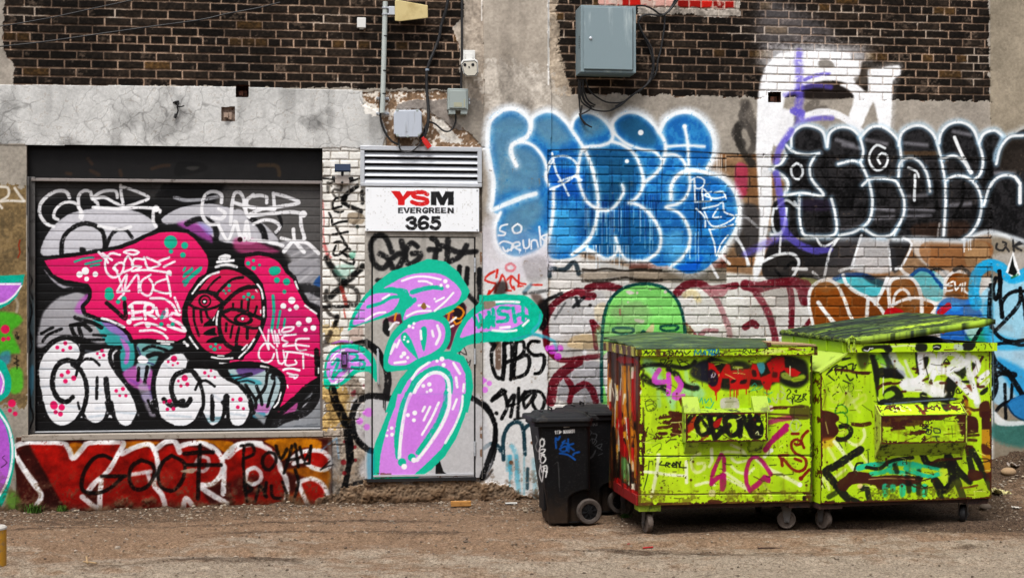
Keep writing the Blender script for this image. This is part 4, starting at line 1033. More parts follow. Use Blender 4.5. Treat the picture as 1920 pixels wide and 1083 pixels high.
    cv.s("1070 900 1110 1000 1150 1090", 60, '#b0aab6', 12, .7); cv.s("1110 1000 1150 1090", 18, K, 4)
    # small mess at lower right of the shutter
    cv.V_('D5')
    cv.f("40 260 200 260 380 260 500 290 530 420 480 600 400 680 260 640 240 480 120 360", '#a8bcc0', soft=8, a=.95)
    cv.f("120 250 380 250 300 300 180 330", '#5b3a78', soft=10, a=.8); cv.f("50 300 160 320 330 360 340 400 200 380 120 370", '#3f9aa6', soft=10, a=.75); cv.f("280 580 420 580 400 660 280 640", '#b56aa8', soft=10, a=.8); cv.f("270 660 380 655 360 710 270 700", '#3f8aa0', soft=10, a=.8)
    cv.s("40 320 140 310 250 290;110 350 180 330 260 300;140 370 220 360 280 380", 16, '#1a1720', 5, .85)
    cv.s("200 400 290 540 290 610;300 410 340 520 350 580;480 340 440 470 400 600;400 290 380 420 300 530", 26, K, 4)
    cv.s("410 270 480 260 460 330", 50, K, 5); cv.f("480 300 525 330 515 400 480 420", '#9fb6bc', soft=6, a=.9)
    cv.f("250 640 420 800 600 830 900 830 900 420 640 640 480 720", '#8d9094', soft=16, a=.95); cv.f("420 830 900 780 900 830", '#6d7074', soft=10, a=.7); cv.f("520 640 660 560 680 590 640 660 500 690", '#c465a4', soft=10, a=.8)
    cv.f("690 610 760 540 850 490 840 430 870 430 880 560 700 720", '#aeadb2', soft=8, a=.9)
    # two white letters at the foot
    cv.V_('B1')
    g1 = "275 760 300 660 380 570 480 530 560 545 610 590 612 660 800 610 900 610 850 660 850 720 880 770 930 840 1000 950 1050 1090 1040 1130 930 1130 840 1130 640 1130 560 1130 330 1130 290 950"
    cv.f(g1, '#dfe0e4', soft=4, sm=False, a=.98)
    g2 = "1160 880 1180 760 1230 680 1310 630 1380 640 1420 700 1415 760 1640 770 1700 820 1800 880 1870 980 1900 1090 1880 1130 1200 1130 1170 1000"
    cv.f(g2, '#dfe0e4', soft=4, sm=False, a=.98)
    cv.V_('B5')
    cv.f("250 -40 530 -40 520 20 470 90 400 128 340 120 290 60", '#dfe0e4', soft=3, a=.98); cv.f("520 50 560 -40 670 -40 670 60 640 105 590 112 540 90", '#dfe0e4', soft=3, a=.98); cv.f("700 -40 865 -40 870 40 830 120 780 132 730 100", '#dfe0e4', soft=3, a=.98)
    cv.f("960 -40 1270 -40 1265 30 1220 100 1120 130 1040 100 990 40", '#dfe0e4', soft=3, a=.98); cv.f("1270 40 1290 -40 1400 -40 1405 60 1370 110 1330 130 1290 100", '#dfe0e4', soft=3, a=.98); cv.f("1430 -40 1560 -40 1570 60 1530 120 1470 135 1440 100", '#dfe0e4', soft=3, a=.98)
    for t in ("290 40 350 50;560 70 660 60;740 40 850 50;1050 60 1200 70;1290 60 1390 80;1450 50 1540 60",):
        cv.s(t, 12, '#8fa0ae', 6, .5)
    cv.s("1290 85 1390 75;1300 100 1380 95", 14, '#3f6f7a', 6, .6)
    cv.V_('B1')
    cv.s("300 760 420 770;320 900 520 880;640 900 760 920;460 1040 600 1050;720 1060 820 1050;1200 720 1280 760;1320 1020 1400 1020;1600 960 1660 1000;560 620 700 640", 18, '#a9b4c0', 8, .5)
    def k(t, w=30): cv.s(t, w, K, 3.5, .98)
    k("330 1140 300 980 275 820 285 720 330 630 410 555 500 530 580 560 615 620 605 690 570 720", 34)
    k("620 585 740 595 900 605", 24); k("900 605 840 620 825 680 850 750 940 870 1010 980 1050 1100", 28)
    k("590 720 500 700 430 740 395 830 400 920 440 990 500 1010 545 975", 34); k("545 730 600 770 640 850 650 960 620 1090", 30); k("600 720 640 690 700 695 745 735", 18); k("590 740 570 815", 20)
    k("728 830 725 985", 20); k("795 840 805 940 830 1090", 34)
    k("1180 1090 1150 900 1170 780 1220 690 1300 640 1380 640 1420 700 1405 780", 30); k("1420 740 1560 745 1660 770 1640 760 1680 820 1790 880 1870 980 1900 1090", 28)
    k("1500 860 1440 780 1370 785 1310 820 1285 900 1300 980 1340 1030 1400 1035 1430 990", 32); k("1490 850 1520 940 1525 1040 1500 1100", 24); k("1465 920 1490 870 1540 850 1610 895", 18)
    k("1590 965 1590 1090", 22); k("1700 970 1690 1090", 38)
    cv.V_('B5')
    k("265 -20 290 60 340 120 400 135 470 100 525 20 540 -20", 20); k("520 50 550 100 600 120 655 95 680 20 670 -20", 22); k("700 -20 720 80 770 135 830 120 880 20 870 -20", 22)
    k("960 -20 1000 70 1070 125 1150 140 1230 100 1270 20", 24); k("1270 50 1300 110 1340 135 1390 100 1410 20 1400 -20", 20); k("1425 -20 1440 100 1480 135 1540 120 1580 40 1570 -20", 22)
    k("1335 -20 1335 85", 24); k("1030 -40 1080 0 1150 -30", 26); k("490 -20 500 20", 14)
    cv.d("340 0 24 388 10 20 350 40 14 380 52 16 1053 22 11 1090 20 12 1495 10 11 1530 18 10", P, 2)
    cv.V_('B1')
    cv.d("490 572 16 430 604 15 527 606 16 473 624 13 765 630 14 730 650 11 778 662 13 748 680 9 510 788 17 463 812 16 553 834 20 491 856 18 403 1032 28 463 1054 22 922 914 16 872 928 14 898 964 11 944 964 13 1305 688 24 1262 711 11 1333 722 10 1296 736 9 1385 833 24 1338 855 10 1405 880 16 1357 891 13 1272 1006 17 1229 1015 12 1255 1068 13 1301 1064 14 1536 793 13 1582 778 10 1565 819 10 1611 826 10 1803 992 18 1746 994 12 1783 1050 14 1826 1060 10", P, 2)
    # ---- the pink shape
    cv.V_('P')
    pink = "83 488 125 483 180 475 225 467 252 457 275 445 300 436 325 434 350 437 362 445 375 460 387 477 392 495 388 512 372 520 354 547 344 570 341 600 350 622 347 632 332 639 275 634 250 636 245 625 232 612 217 600 185 594 162 585 159 575 167 567 172 557 172 542 165 532 150 529 120 524 100 514 90 500"
    cv.s(pink + " 83 488", 13, K, .8, .98, sm=False); cv.f(pink, P, sm=False)
    pr = "440 484 462 482 485 479 505 482 518 488 527 497 535 511 549 523 556 541 570 567 592 588 599 604 600 660 594 711 582 721 570 728 552 748 534 763 519 775 526 760 531 746 534 728 533 711 529 699 517 689 501 683 477 679 450 676 430 680 440 640 470 600 470 520"
    cv.s(pr + " 440 484", 13, K, .8, .98, sm=False); cv.f(pr, P, sm=False)
    cv.f("90 492 180 482 250 470 240 500 160 510 110 510", '#b31d66', soft=10, a=.45, wear=.3); cv.f("500 560 590 600 590 640 500 620", '#a82c6e', soft=20, a=.6, wear=.2); cv.f("500 640 580 640 570 700 520 690", '#b81a64', soft=20, a=.4, wear=.3)
    cv.f("330 480 380 490 370 520 330 540", '#b81660', soft=12, a=.4, wear=.3)
    # ---- face
    cv.V_('D4')
    cv.f("345 -10 350 80 330 150 240 250 150 370 105 480 103 600 150 720 230 850 340 925 480 965 640 955 760 860 850 695 890 560 885 400 850 250 770 150 690 95 668 20 690 -20", K, soft=4, sm=False, a=.98)
    face = "500 123 600 140 700 192 772 250 822 335 836 450 832 600 800 700 735 800 645 842 580 870 500 906 400 897 320 862 250 782 200 702 165 582 158 480 190 392 262 312 340 216 420 152"
    cv.f(face, '#bf1a55', soft=4); cv.f("500 350 600 320 720 330 800 400 820 560 780 720 660 830 540 820 470 720 460 540", '#b51a4c', soft=30, a=.6)
    cv.f("560 880 600 820 690 850 660 960 560 920", K, soft=4); cv.f("350 -10 690 -10 680 80 600 130 500 110 400 125 340 140", K, soft=4, sm=False)
    def b(t, w): cv.s(t, w, K, 3, .97)
    b("170 432 230 355 310 328 400 358 492 435", 30); b("175 448 240 482 320 492 400 475 475 440", 22)
    b("250 335 330 325 430 350", 30); cv.d("315 415 60", K, 3); cv.d("318 416 42", '#bf1a55', 3); cv.d("312 418 26", K, 3); cv.d("312 418 12", W, 2)
    b("455 192 400 232 350 292 328 330", 18); b("665 195 570 215 490 280 420 352", 24)
    b("800 285 700 288 610 330 535 395 482 455 452 540 447 640 462 730 512 810 580 850 640 845", 34)
    b("480 520 560 490 660 505 760 545 850 580", 32); b("480 540 560 605 660 640 760 665 840 655", 22)
    cv.f("580 575 620 535 680 525 745 560 760 600 720 630 640 630 595 610", K, soft=3); cv.f("612 578 650 545 700 548 730 578 700 605 640 605", '#bf1a55', soft=3); cv.d("664 578 18", K, 2); cv.d("664 578 12", W, 2)
    b("577 438 575 482", 18); b("656 412 652 492", 20); b("722 402 712 502", 22); b("795 465 776 535", 20)
    b("515 620 510 690", 20); b("572 640 552 750", 18); b("632 660 610 760 605 842", 24); b("708 670 706 758", 24)
    b("212 480 218 600 262 735", 20); b("276 510 286 608", 22); b("325 495 340 560 385 600", 22)
    cv.f("450 460 402 560 312 620 300 652 420 645 450 560", K, soft=3, sm=False); cv.f("410 655 330 688 302 718 330 730 430 730 410 700", K, soft=3); cv.f("430 738 350 768 328 796 380 800 480 806 470 760", K, soft=3)
    b("470 440 440 560 450 700", 26)
    cv.s("200 345 280 240 360 178;800 258 836 310 852 390;860 470 860 560;440 510 425 570 425 635;175 745 210 800 250 850;772 765 715 850 632 935", 15, W, 2.5)
    cv.s("460 18 540 8", 30, W, 3); cv.s("430 52 580 40;420 98 500 82 610 98;380 930 470 946 570 940;705 818 662 862;125 790 160 825;1150 235 1175 305;1240 455 1345 530", 15, W, 2.5)
    cv.s("785 312 800 330;830 500 832 525;405 560 392 592;435 918 492 921;452 985 530 990;832 1015 900 1026;1365 1030 1365 1083", 10, W, 2)
    cv.d("125 795 14 155 822 14", W, 3)
    cv.d("540 272 17 540 318 13 490 320 12 508 343 9 718 353 19 675 376 15 758 378 17 708 398 12 415 812 14 370 834 15 405 858 19 455 842 13 765 40 14 715 66 19 820 82 13 766 110 21 980 222 27 1070 236 33 1050 328 19", T, 2)
    cv.f("960 90 1010 110 1012 150 960 182 915 165 908 115", T, soft=2)
    cv.s("945 365 952 520 930 690;278 110 200 172 132 265", 24, T, 3); cv.s("1012 505 985 660;1055 580 1045 650;195 110 120 190;132 108 120 132", 18, T, 3)
    cv.d("1118 408 33 1040 460 27 1160 470 24 1100 493 17 1275 588 28 1182 624 26 1317 661 27 1245 678 20", W, 2)
    # tag on the right: WISE CULT
    cv.s("820 660 868 760 905 860;905 680 900 770 905 855;930 680 960 800;960 690 985 830;985 720 1000 800;1000 680 1010 720 1060 720;1160 720 1050 735 1030 770 1080 795 1040 820;1275 760 1160 770 1172 865 1250 865;1160 815 1275 830;1040 830 1150 820", 15, W, 2.5, .97)
    cv.s("955 845 890 795 825 850 815 930 865 980 930 962 955 900;975 860 1000 985 1050 975 1040 870;1082 880 1060 1000 1160 992 1150 960;1060 880 1200 895 1345 925;1222 900 1225 1032;1025 690 1050 660 1135 655 1110 688 1040 700 1025 690", 15, W, 2.5, .97)
    cv.s("1040 1050 1100 1035 1190 1050", 16, W, 3)
    cv.V_('D5')
    cv.s("545 262 600 240 695 268;585 290 640 305 680 310 665 332 650 338;605 318 650 325", 15, W, 2.5)
    cv.s("855 80 858 300", 40, K, 5); cv.s("860 360 740 440 650 530 540 620 430 700 410 790", 44, K, 5); cv.s("860 400 850 500 800 600 700 670 560 710 430 780", 70, '#131214', 8, .95)
    cv.s("690 615 740 560 850 490 870 440", 26, K, 4); cv.s("0 230 150 215 300 215 420 240 500 290 545 370 540 450 500 560 430 690 400 780", 52, K, 5)
    cv.s("525 470 500 560 462 605;340 225 410 240", 14, W, 3); cv.s("872 240 872 290;585 400 590 425", 10, W, 3)
    cv.s("650 780 750 770 860 760", 14, '#55585c', 8, .5)
    # tags on the left
    cv.V_('A5')
    cv.s("520 440 500 400 440 390 370 420 310 480 295 540 310 590 350 640 400 658", 24, '#e3e2e4', 4, .94)
    cv.s("435 605 405 590 412 540 460 490 520 475 575 490 605 540 600 590;590 500 590 430 630 390 680 400 690 450 730 480 740 520;880 440 870 395 800 390 740 410 700 450 780 440 860 480 920 505;905 350 910 420 925 500;905 360 980 380 1115 440 1040 480 920 520;700 515 900 525 1060 515 1190 530 1200 550;1150 540 1150 620 1170 660;590 520 620 560 610 600;740 655 900 680 980 660", 20, '#e9e8ea', 4, .95)
    cv.d("1170 525 26 720 515 14", '#e9e8ea', 3)
    cv.s("1660 480 1660 420 1600 395 1540 420 1515 500 1520 580 1570 640 1640 640;1590 590 1660 600 1690 560 1640 525;1730 640 1740 500 1760 410 1800 405 1830 460 1850 560;1900 420 1860 450 1850 500 1900 520;1870 580 1920 570", 22, '#e6e5e8', 4, .95)
    cv.s("1640 650 1710 760 1770 620 1800 740 1850 760 1840 680", 18, W, 3, .95)
    cv.V_('A6')
    cv.s("0 480 100 510 290 530;240 480 240 440 190 425 120 440 70 480 90 560 110 590;290 410 300 530;310 415 400 440 480 480 330 510 200 530 110 575 300 560 420 550 530 565;495 570 500 660 525 745;0 620 60 740 90 620 110 745 90 745;140 640 220 610 300 620 340 660 310 700;100 760 240 770 360 800", 22, '#e8e7ea', 4, .94)
    cv.d("515 565 26 520 748 14 40 756 20", '#e8e7ea', 3); cv.d("40 756 20", '#3a0a1c', 3)
    cv.s("440 680 445 760;350 745 440 770 540 780 630 860;440 760 370 845;450 770 520 850", 24, W, 4, .94)
    cv.V_('A5')
    cv.d("1280 775 50 1385 800 26 1282 845 17 1372 872 21 1860 935 15 1900 970 14 1902 915 9", T, 2)
    cv.s("560 922 640 895 700 890;640 940 700 925 760 912;680 955 745 942", 14, T, 3)
    cv.d("640 992 27 597 1016 23 715 1016 20 650 1050 17", W, 2)
    cv.s("740 850 800 910 810 930;770 860 840 910;930 850 980 832 1040 850 1000 870 930 850;900 870 830 860 790 920 800 1000 850 1040 910 1010 930 940 890 930 850 970 880 990;930 930 960 880 1000 960 930 1000;1080 905 1010 900 990 950 1060 960 1000 990;1080 890 1110 970 1160 960 1200 940 1100 890;1230 960 1310 920;1190 920 1270 890;990 990 1120 985 1270 1005;1260 1000 1280 1020", 15, W, 2.5, .97)
    cv.d("1268 1005 20", W, 3)
    cv.V_('B1')
    cv.s("880 180 950 60 940 170 1030 60 1040 190;880 190 970 180;890 240 930 200;1130 60 1060 110 1060 190 1120 215 1150 140 1120 90;1250 90 1170 120 1150 170 1250 200 1280 190;1250 60 1270 150 1280 220;860 0 900 100 920 180", 14, W, 2.5, .97)
    cv.s("970 300 1010 270 1090 270 1130 280;990 290 1000 390;970 345 1080 335;990 390 1060 385;1090 390 1090 290 1150 290 1140 340 1100 345 1170 385;1170 310 1190 370 1250 370 1250 320;1350 360 1290 350 1280 390 1340 420 1390 480 1310 460 1260 440", 20, W, 3, .97)
    cv.d("968 412 20 1110 435 22", W, 3); cv.s("1010 440 1060 420 1150 430 1240 470;1050 480 1150 475 1220 500 1255 535;1130 235 1230 240 1300 290 1330 350;1310 230 1350 330", 16, W, 3, .97)
    cv.d("818 185 32 820 215 36 930 238 19 886 262 17 936 320 15 1210 430 16 1295 430 16", T, 2); cv.s("1230 340 1210 385", 24, T, 3, .7); cv.s("1385 60 1440 20;1380 110 1470 50 1500 20", 22, T, 3, .9)
    cv.d("640 30 27 597 58 23 715 55 20 650 92 17", W, 2)
    cv.s("800 270 870 330 940 385 935 270", 26, K, 3); cv.s("765 385 830 405 930 450", 16, '#e9e9ee', 3); cv.s("1180 555 1300 565;1210 572 1270 578", 12, W, 3)
    cv.V_('A5')
    cv.s("1650 895 1690 880 1710 885", 26, W, 3); cv.s("1630 925 1750 912;1620 960 1700 942 1775 960", 16, W, 3); cv.s("1640 1000 1560 1030 1500 1090", 14, W, 3)
    # dust, handling wear
    cv.V_('P')
    g = sstep(.60, .72, cv.n2 * .5 + cv.n1 * .5)
    cv.rgb += (hexc('#77706a') - cv.rgb) * (g * .10)[..., None]
    cv.rgb *= (.95 + .1 * cv.n1)[..., None]

def shutter_relief(cv):
    """horizontal slats with a narrow joint between them"""
    pitch = 0.0722
    z = cv.V + 0.02
    f = (z / pitch) % 1.0
    cv.h = (0.0015 * np.sin(np.pi * f) ** .5 - 0.004 * (1 - sstep(.0, .045, np.minimum(f, 1 - f)))).astype(np.float32)
    ln = 1 - sstep(.02, .045, np.minimum(f, 1 - f))
    cv.rgb *= (1 - .42 * ln)[..., None]                     # joint lines darkened
# ---------------------------------------------------------------- steel service door with its frame
def door_canvas():
    return plane_canvas(-0.015, 684, 434, 905, 897, 0.0045, '#8f8c86', 31)

def door_paint(cv):
    X, Y = cv.X, cv.Y
    cv.fill_mask(np.ones_like(X, bool), '#a5a19b', 1, .07)
    cv.V_('P')
    fr = (X < 698) | (X > 890.5) | (Y < 445)
    cv.fill_mask(fr, '#98938c', 1, .12)
    st = sstep(.62, .75, fbm(cv.U * 10, cv.V * 1.6, 61, 3))
    cv.rgb *= (1 - .10 * st)[..., None]
    flower_paint(cv)
    cv.V_('P')
    rust = ((cv.n2 * .6 + cv.n1 * .4) > .6) & ((X > 899.5) | (Y > 886))
    cv.fill_mask(rust, '#5d4331', .7, .3)
    cv.rgb *= (.96 + .08 * cv.n1)[..., None]
    # the gap round the leaf: a sunk line, its darkness painted in as well
    leaf_edge = ((np.abs(X - 698) < 1.1) | (np.abs(X - 890.5) < 1.1)) & (Y > 444) | ((np.abs(Y - 445) < 1.0) & (X > 698) & (X < 890.5))
    cv.h[leaf_edge] = -0.012
    cv.rgb[leaf_edge] *= .18
    cv.h[(X > 699.4) & (X < 889) & (Y > 446.2)] = -0.003
# ---------------------------------------------------------------- mesh helpers
ALB = 0.80                                             # paint brightness to albedo

def tag(o, label=None, cat=None, group=None, kind=None):
    if label: o["label"] = label
    if cat: o["category"] = cat
    if group: o["group"] = group
    if kind: o["kind"] = kind
    return o

def empty(name, loc=(0, 0, 0), **k):
    o = bpy.data.objects.new(name, None)
    o.empty_display_size = 0.1
    o.location = loc
    COL.objects.link(o)
    return tag(o, **k)

def link(name, me, mat=None, parent=None, **k):
    o = bpy.data.objects.new(name, me)
    COL.objects.link(o)
    if mat is not None:
        me.materials.append(mat)
    if parent is not None:
        o.parent = parent
        bpy.context.view_layer.update()
        o.matrix_parent_inverse = parent.matrix_world.inverted()
    return tag(o, **k)

def np_mesh(name, verts, faces, cols=None, smooth=True):
    """verts n x 3, faces m x 4 (or m x 3), colours n x 3 linear"""
    me = bpy.data.meshes.new(name)
    verts = np.ascontiguousarray(verts, np.float32); faces = np.ascontiguousarray(faces, np.int32)
    k = faces.shape[1]
    me.vertices.add(len(verts)); me.vertices.foreach_set("co", verts.ravel())
    me.loops.add(faces.size); me.loops.foreach_set("vertex_index", faces.ravel())
    me.polygons.add(len(faces))
    me.polygons.foreach_set("loop_start", np.arange(0, faces.size, k, dtype=np.int32))
    me.polygons.foreach_set("loop_total", np.full(len(faces), k, np.int32))
    me.polygons.foreach_set("use_smooth", np.full(len(faces), smooth))
    me.update(calc_edges=True)
    if cols is not None:
        a = me.color_attributes.new("paint", 'FLOAT_COLOR', 'POINT')
        c = np.ones((len(verts), 4), np.float32); c[:, :3] = cols
        a.data.foreach_set("color", c.ravel())
    return me

class MB:
    """collects boxes, prisms, tubes, lathes ... into one mesh"""
    def __init__(s):
        s.bm = bmesh.new()
    def verts(s, pts):
        return [s.bm.verts.new(p) for p in pts]
    def face(s, vs):
        try:
            return s.bm.faces.new(vs)
        except ValueError:
            return None
    def hexa(s, lo, hi):
        """two rings of equal length -> closed solid"""
        a = s.verts(lo); b = s.verts(hi); n = len(a)
        s.face(a[::-1]); s.face(b)
        for i in range(n):
            s.face([a[i], a[(i + 1) % n], b[(i + 1) % n], b[i]])
        return s
    def box(s, O, ax, ay, az):
        O, ax, ay, az = (Vector(q) for q in (O, ax, ay, az))
        return s.hexa([O, O + ax, O + ax + ay, O + ay], [O + az, O + ax + az, O + ax + ay + az, O + ay + az])
    def tube(s, pts, r, n=8, cap=True):
        pts = [Vector(p) for p in pts]
        rings = []
        up = Vector((0.31, 0.17, 0.93)).normalized()
        for i, p in enumerate(pts):
            t = (pts[min(i + 1, len(pts) - 1)] - pts[max(i - 1, 0)]).normalized()
            x = t.cross(up)
            if x.length < 1e-3:
                x = t.cross(Vector((1, 0, 0)))
            x.normalize(); y = t.cross(x).normalized()
            rr = r[i] if isinstance(r, (list, tuple)) else r
            rings.append(s.verts([p + (x * math.cos(2 * math.pi * k / n) + y * math.sin(2 * math.pi * k / n)) * rr for k in range(n)]))
        for a, b in zip(rings, rings[1:]):
            for k in range(n):
                s.face([a[k], a[(k + 1) % n], b[(k + 1) % n], b[k]])
        if cap:
            s.face(rings[0][::-1]); s.face(rings[-1])
        return s
    def lathe(s, c, axis, prof, n=28):
        """prof: list of (distance along axis, radius)"""
        c = Vector(c); axis = Vector(axis).normalized()
        x = axis.orthogonal().normalized(); y = axis.cross(x)
        rings = []
        for d, r in prof:
            if r < 1e-5:
                rings.append(s.verts([c + axis * d]))
            else:
                rings.append(s.verts([c + axis * d + (x * math.cos(2 * math.pi * k / n) + y * math.sin(2 * math.pi * k / n)) * r for k in range(n)]))
        for a, b in zip(rings, rings[1:]):
            for k in range(n):
                k2 = (k + 1) % n
                if len(a) == 1 and len(b) > 1: s.face([a[0], b[k2], b[k]])
                elif len(b) == 1 and len(a) > 1: s.face([a[k], a[k2], b[0]])
                elif len(a) > 1: s.face([a[k], a[k2], b[k2], b[k]])
        return s
    def build(s, name, mat=None, parent=None, bevel=0.0, seg=2, smooth=False, **k):
        bmesh.ops.recalc_face_normals(s.bm, faces=s.bm.faces)
        me = bpy.data.meshes.new(name)
        s.bm.to_mesh(me); s.bm.free()
        o = link(name, me, mat, parent, **k)
        if bevel:
            m = o.modifiers.new("edge", 'BEVEL'); m.width = bevel; m.segments = seg; m.limit_method = 'ANGLE'; m.angle_limit = math.radians(35)
            m.harden_normals = False
        if smooth:
            me.polygons.foreach_set("use_smooth", np.full(len(me.polygons), True)); me.update()
            try:
                me.set_sharp_from_angle(angle=math.radians(38))
            except Exception:
                pass
        return o

# ---------------------------------------------------------------- materials
def nodes_of(name):
    m = bpy.data.materials.new(name); m.use_nodes = True
    nt = m.node_tree
    return m, nt, nt.nodes["Principled BSDF"]

def mat_paint(name, rough=0.85, spec=0.3, grain=180.0, gstr=0.25, gdist=0.004, var=0.10):
    """a surface whose paint is held per vertex, with fine grain and slight mottling on top"""
    m, nt, b = nodes_of(name)
    at = nt.nodes.new("ShaderNodeVertexColor"); at.layer_name = "paint"
    tc = nt.nodes.new("ShaderNodeTexCoord")
    n1 = nt.nodes.new("ShaderNodeTexNoise"); n1.inputs["Scale"].default_value = grain; n1.inputs["Detail"].default_value = 4
    n2 = nt.nodes.new("ShaderNodeTexNoise"); n2.inputs["Scale"].default_value = 7; n2.inputs["Detail"].default_value = 6
    for n in (n1, n2): nt.links.new(tc.outputs["Object"], n.inputs["Vector"])
    mx = nt.nodes.new("ShaderNodeMath"); mx.operation = 'MULTIPLY_ADD'; mx.inputs[1].default_value = 0.5
    nt.links.new(n1.outputs["Fac"], mx.inputs[0])
    m2 = nt.nodes.new("ShaderNodeMath"); m2.operation = 'MULTIPLY'; m2.inputs[1].default_value = 0.5
    nt.links.new(n2.outputs["Fac"], m2.inputs[0]); nt.links.new(m2.outputs[0], mx.inputs[2])
    mr = nt.nodes.new("ShaderNodeMapRange"); mr.inputs["From Min"].default_value = .3; mr.inputs["From Max"].default_value = .7
    mr.inputs["To Min"].default_value = 1 - var; mr.inputs["To Max"].default_value = 1 + var
    nt.links.new(mx.outputs[0], mr.inputs["Value"])
    mul = nt.nodes.new("ShaderNodeVectorMath"); mul.operation = 'SCALE'
    nt.links.new(at.outputs["Color"], mul.inputs[0]); nt.links.new(mr.outputs[0], mul.inputs["Scale"])
    nt.links.new(mul.outputs[0], b.inputs["Base Color"])
    rr = nt.nodes.new("ShaderNodeMapRange"); rr.inputs["To Min"].default_value = max(.05, rough - .15); rr.inputs["To Max"].default_value = min(1, rough + .15)
    nt.links.new(n2.outputs["Fac"], rr.inputs["Value"]); nt.links.new(rr.outputs[0], b.inputs["Roughness"])
    b.inputs["Specular IOR Level"].default_value = spec
    bp = nt.nodes.new("ShaderNodeBump"); bp.inputs["Strength"].default_value = gstr; bp.inputs["Distance"].default_value = gdist
    nt.links.new(n1.outputs["Fac"], bp.inputs["Height"]); nt.links.new(bp.outputs[0], b.inputs["Normal"])
    return m

def mat(name, col, rough=0.6, metal=0.0, spec=0.4, dirt=None, dirt_amt=0.5, scale=9.0, stretch=(1, 1, 1), bump=0.08, var=0.12, grain=90.0):
    """plain coloured surface with mottling, optional dirt or rust patches, fine bump"""
    m, nt, b = nodes_of(name)
    c = to_lin(hexc(col)) * ALB
    tc = nt.nodes.new("ShaderNodeTexCoord"); mp = nt.nodes.new("ShaderNodeMapping"); mp.inputs["Scale"].default_value = stretch
    nt.links.new(tc.outputs["Object"], mp.inputs["Vector"])
    n1 = nt.nodes.new("ShaderNodeTexNoise"); n1.inputs["Scale"].default_value = scale; n1.inputs["Detail"].default_value = 8; n1.inputs["Roughness"].default_value = .62
    n2 = nt.nodes.new("ShaderNodeTexNoise"); n2.inputs["Scale"].default_value = grain; n2.inputs["Detail"].default_value = 3
    nt.links.new(mp.outputs[0], n1.inputs["Vector"]); nt.links.new(mp.outputs[0], n2.inputs["Vector"])
    mixv = nt.nodes.new("ShaderNodeMix"); mixv.data_type = 'RGBA'
    mixv.inputs["A"].default_value = (*(c * (1 - var)), 1); mixv.inputs["B"].default_value = (*(c * (1 + var)), 1)
    nt.links.new(n2.outputs["Fac"], mixv.inputs["Factor"])
    out = mixv.outputs["Result"]
    if dirt is not None:
        d = to_lin(hexc(dirt)) * ALB
        r = nt.nodes.new("ShaderNodeMapRange"); r.inputs["From Min"].default_value = .78 - .5 * dirt_amt; r.inputs["From Max"].default_value = .90 - .5 * dirt_amt
        nt.links.new(n1.outputs["Fac"], r.inputs["Value"])
        mx = nt.nodes.new("ShaderNodeMix"); mx.data_type = 'RGBA'
        nt.links.new(r.outputs[0], mx.inputs["Factor"]); nt.links.new(out, mx.inputs["A"]); mx.inputs["B"].default_value = (*d, 1)
        out = mx.outputs["Result"]
    nt.links.new(out, b.inputs["Base Color"])
    rr = nt.nodes.new("ShaderNodeMapRange"); rr.inputs["To Min"].default_value = max(.05, rough - .15); rr.inputs["To Max"].default_value = min(1, rough + .2)
    nt.links.new(n1.outputs["Fac"], rr.inputs["Value"]); nt.links.new(rr.outputs[0], b.inputs["Roughness"])
    b.inputs["Metallic"].default_value = metal; b.inputs["Specular IOR Level"].default_value = spec
    if bump:
        bp = nt.nodes.new("ShaderNodeBump"); bp.inputs["Strength"].default_value = bump; bp.inputs["Distance"].default_value = .01
        nt.links.new(n1.outputs["Fac"], bp.inputs["Height"]); nt.links.new(bp.outputs[0], b.inputs["Normal"])
    return m

M_WALL = mat_paint("painted_masonry", .92, .06, 150, .3, .005, .10)
M_STEEL = mat_paint("painted_steel", .55, .16, 60, .05, .002, .05)
M_DUMP = mat_paint("dumpster_paint", .42, .28, 40, .10, .004, .07)
M_SIGN = mat_paint("sign_paint", .35, .5, 30, .01, .001, .015)
M_PLASTIC = mat_paint("bin_plastic", .55, .14, 220, .12, .001, .10)
M_BLACK = mat("black_rubber", '#161517', .55, dirt='#3a332c', dirt_amt=.25)
M_DARK = mat("dark_void", '#0b0a0a', .9)
M_GALV = mat("galvanised_steel", '#c6cacf', .38, metal=.35, dirt='#8c8e90', dirt_amt=.4, scale=14)
M_ALU = mat("brushed_aluminium", '#d6d9de', .34, metal=.35, dirt='#9fa2a6', dirt_amt=.35, stretch=(1, 1, 12), scale=5)
M_CAB = mat("cabinet_grey_paint", '#7f9095', .45, dirt='#a3b0b2', dirt_amt=.42, scale=5, stretch=(2, 2, .35), var=.05)
M_GREYP = mat("grey_plastic", '#9aa39f', .5, dirt='#7c847f', dirt_amt=.35, var=.05)
M_PALE = mat("pale_grey_plastic", '#b9bfc9', .5, dirt='#a2a6ac', dirt_amt=.4, stretch=(3, 3, .4), var=.04)
M_WHITE = mat("white_plastic", '#dcdbd6', .45, dirt='#b7b2a8', dirt_amt=.3, var=.04)
M_CREAM = mat("cream_plastic", '#cdb981', .5, dirt='#b39d65', dirt_amt=.45, scale=4, var=.04)
M_RUST = mat("rusty_steel", '#5a2f1a', .85, dirt='#2b1a12', dirt_amt=.6, scale=30, bump=.3)
M_BROWN = mat("brown_steel", '#3a2118', .7, dirt='#1c1310', dirt_amt=.5, scale=20)
M_RED = mat("red_plastic", '#c8170f', .5)
M_WOOD = mat("weathered_wood", '#a98d66', .8, dirt='#6f5334', dirt_amt=.4, stretch=(2, 14, 14), scale=4, bump=.2)
M_HEAD = mat("shaded_dark_steel", '#1d1c1b', .6, spec=.15, dirt='#3a2c1f', dirt_amt=.32, scale=7)  # dark steel, made darker still for the shade under the lintel
M_FRAME = mat("shutter_guide_steel", '#5d5a58', .45, metal=.2, dirt='#2a2826', dirt_amt=.45, scale=8)
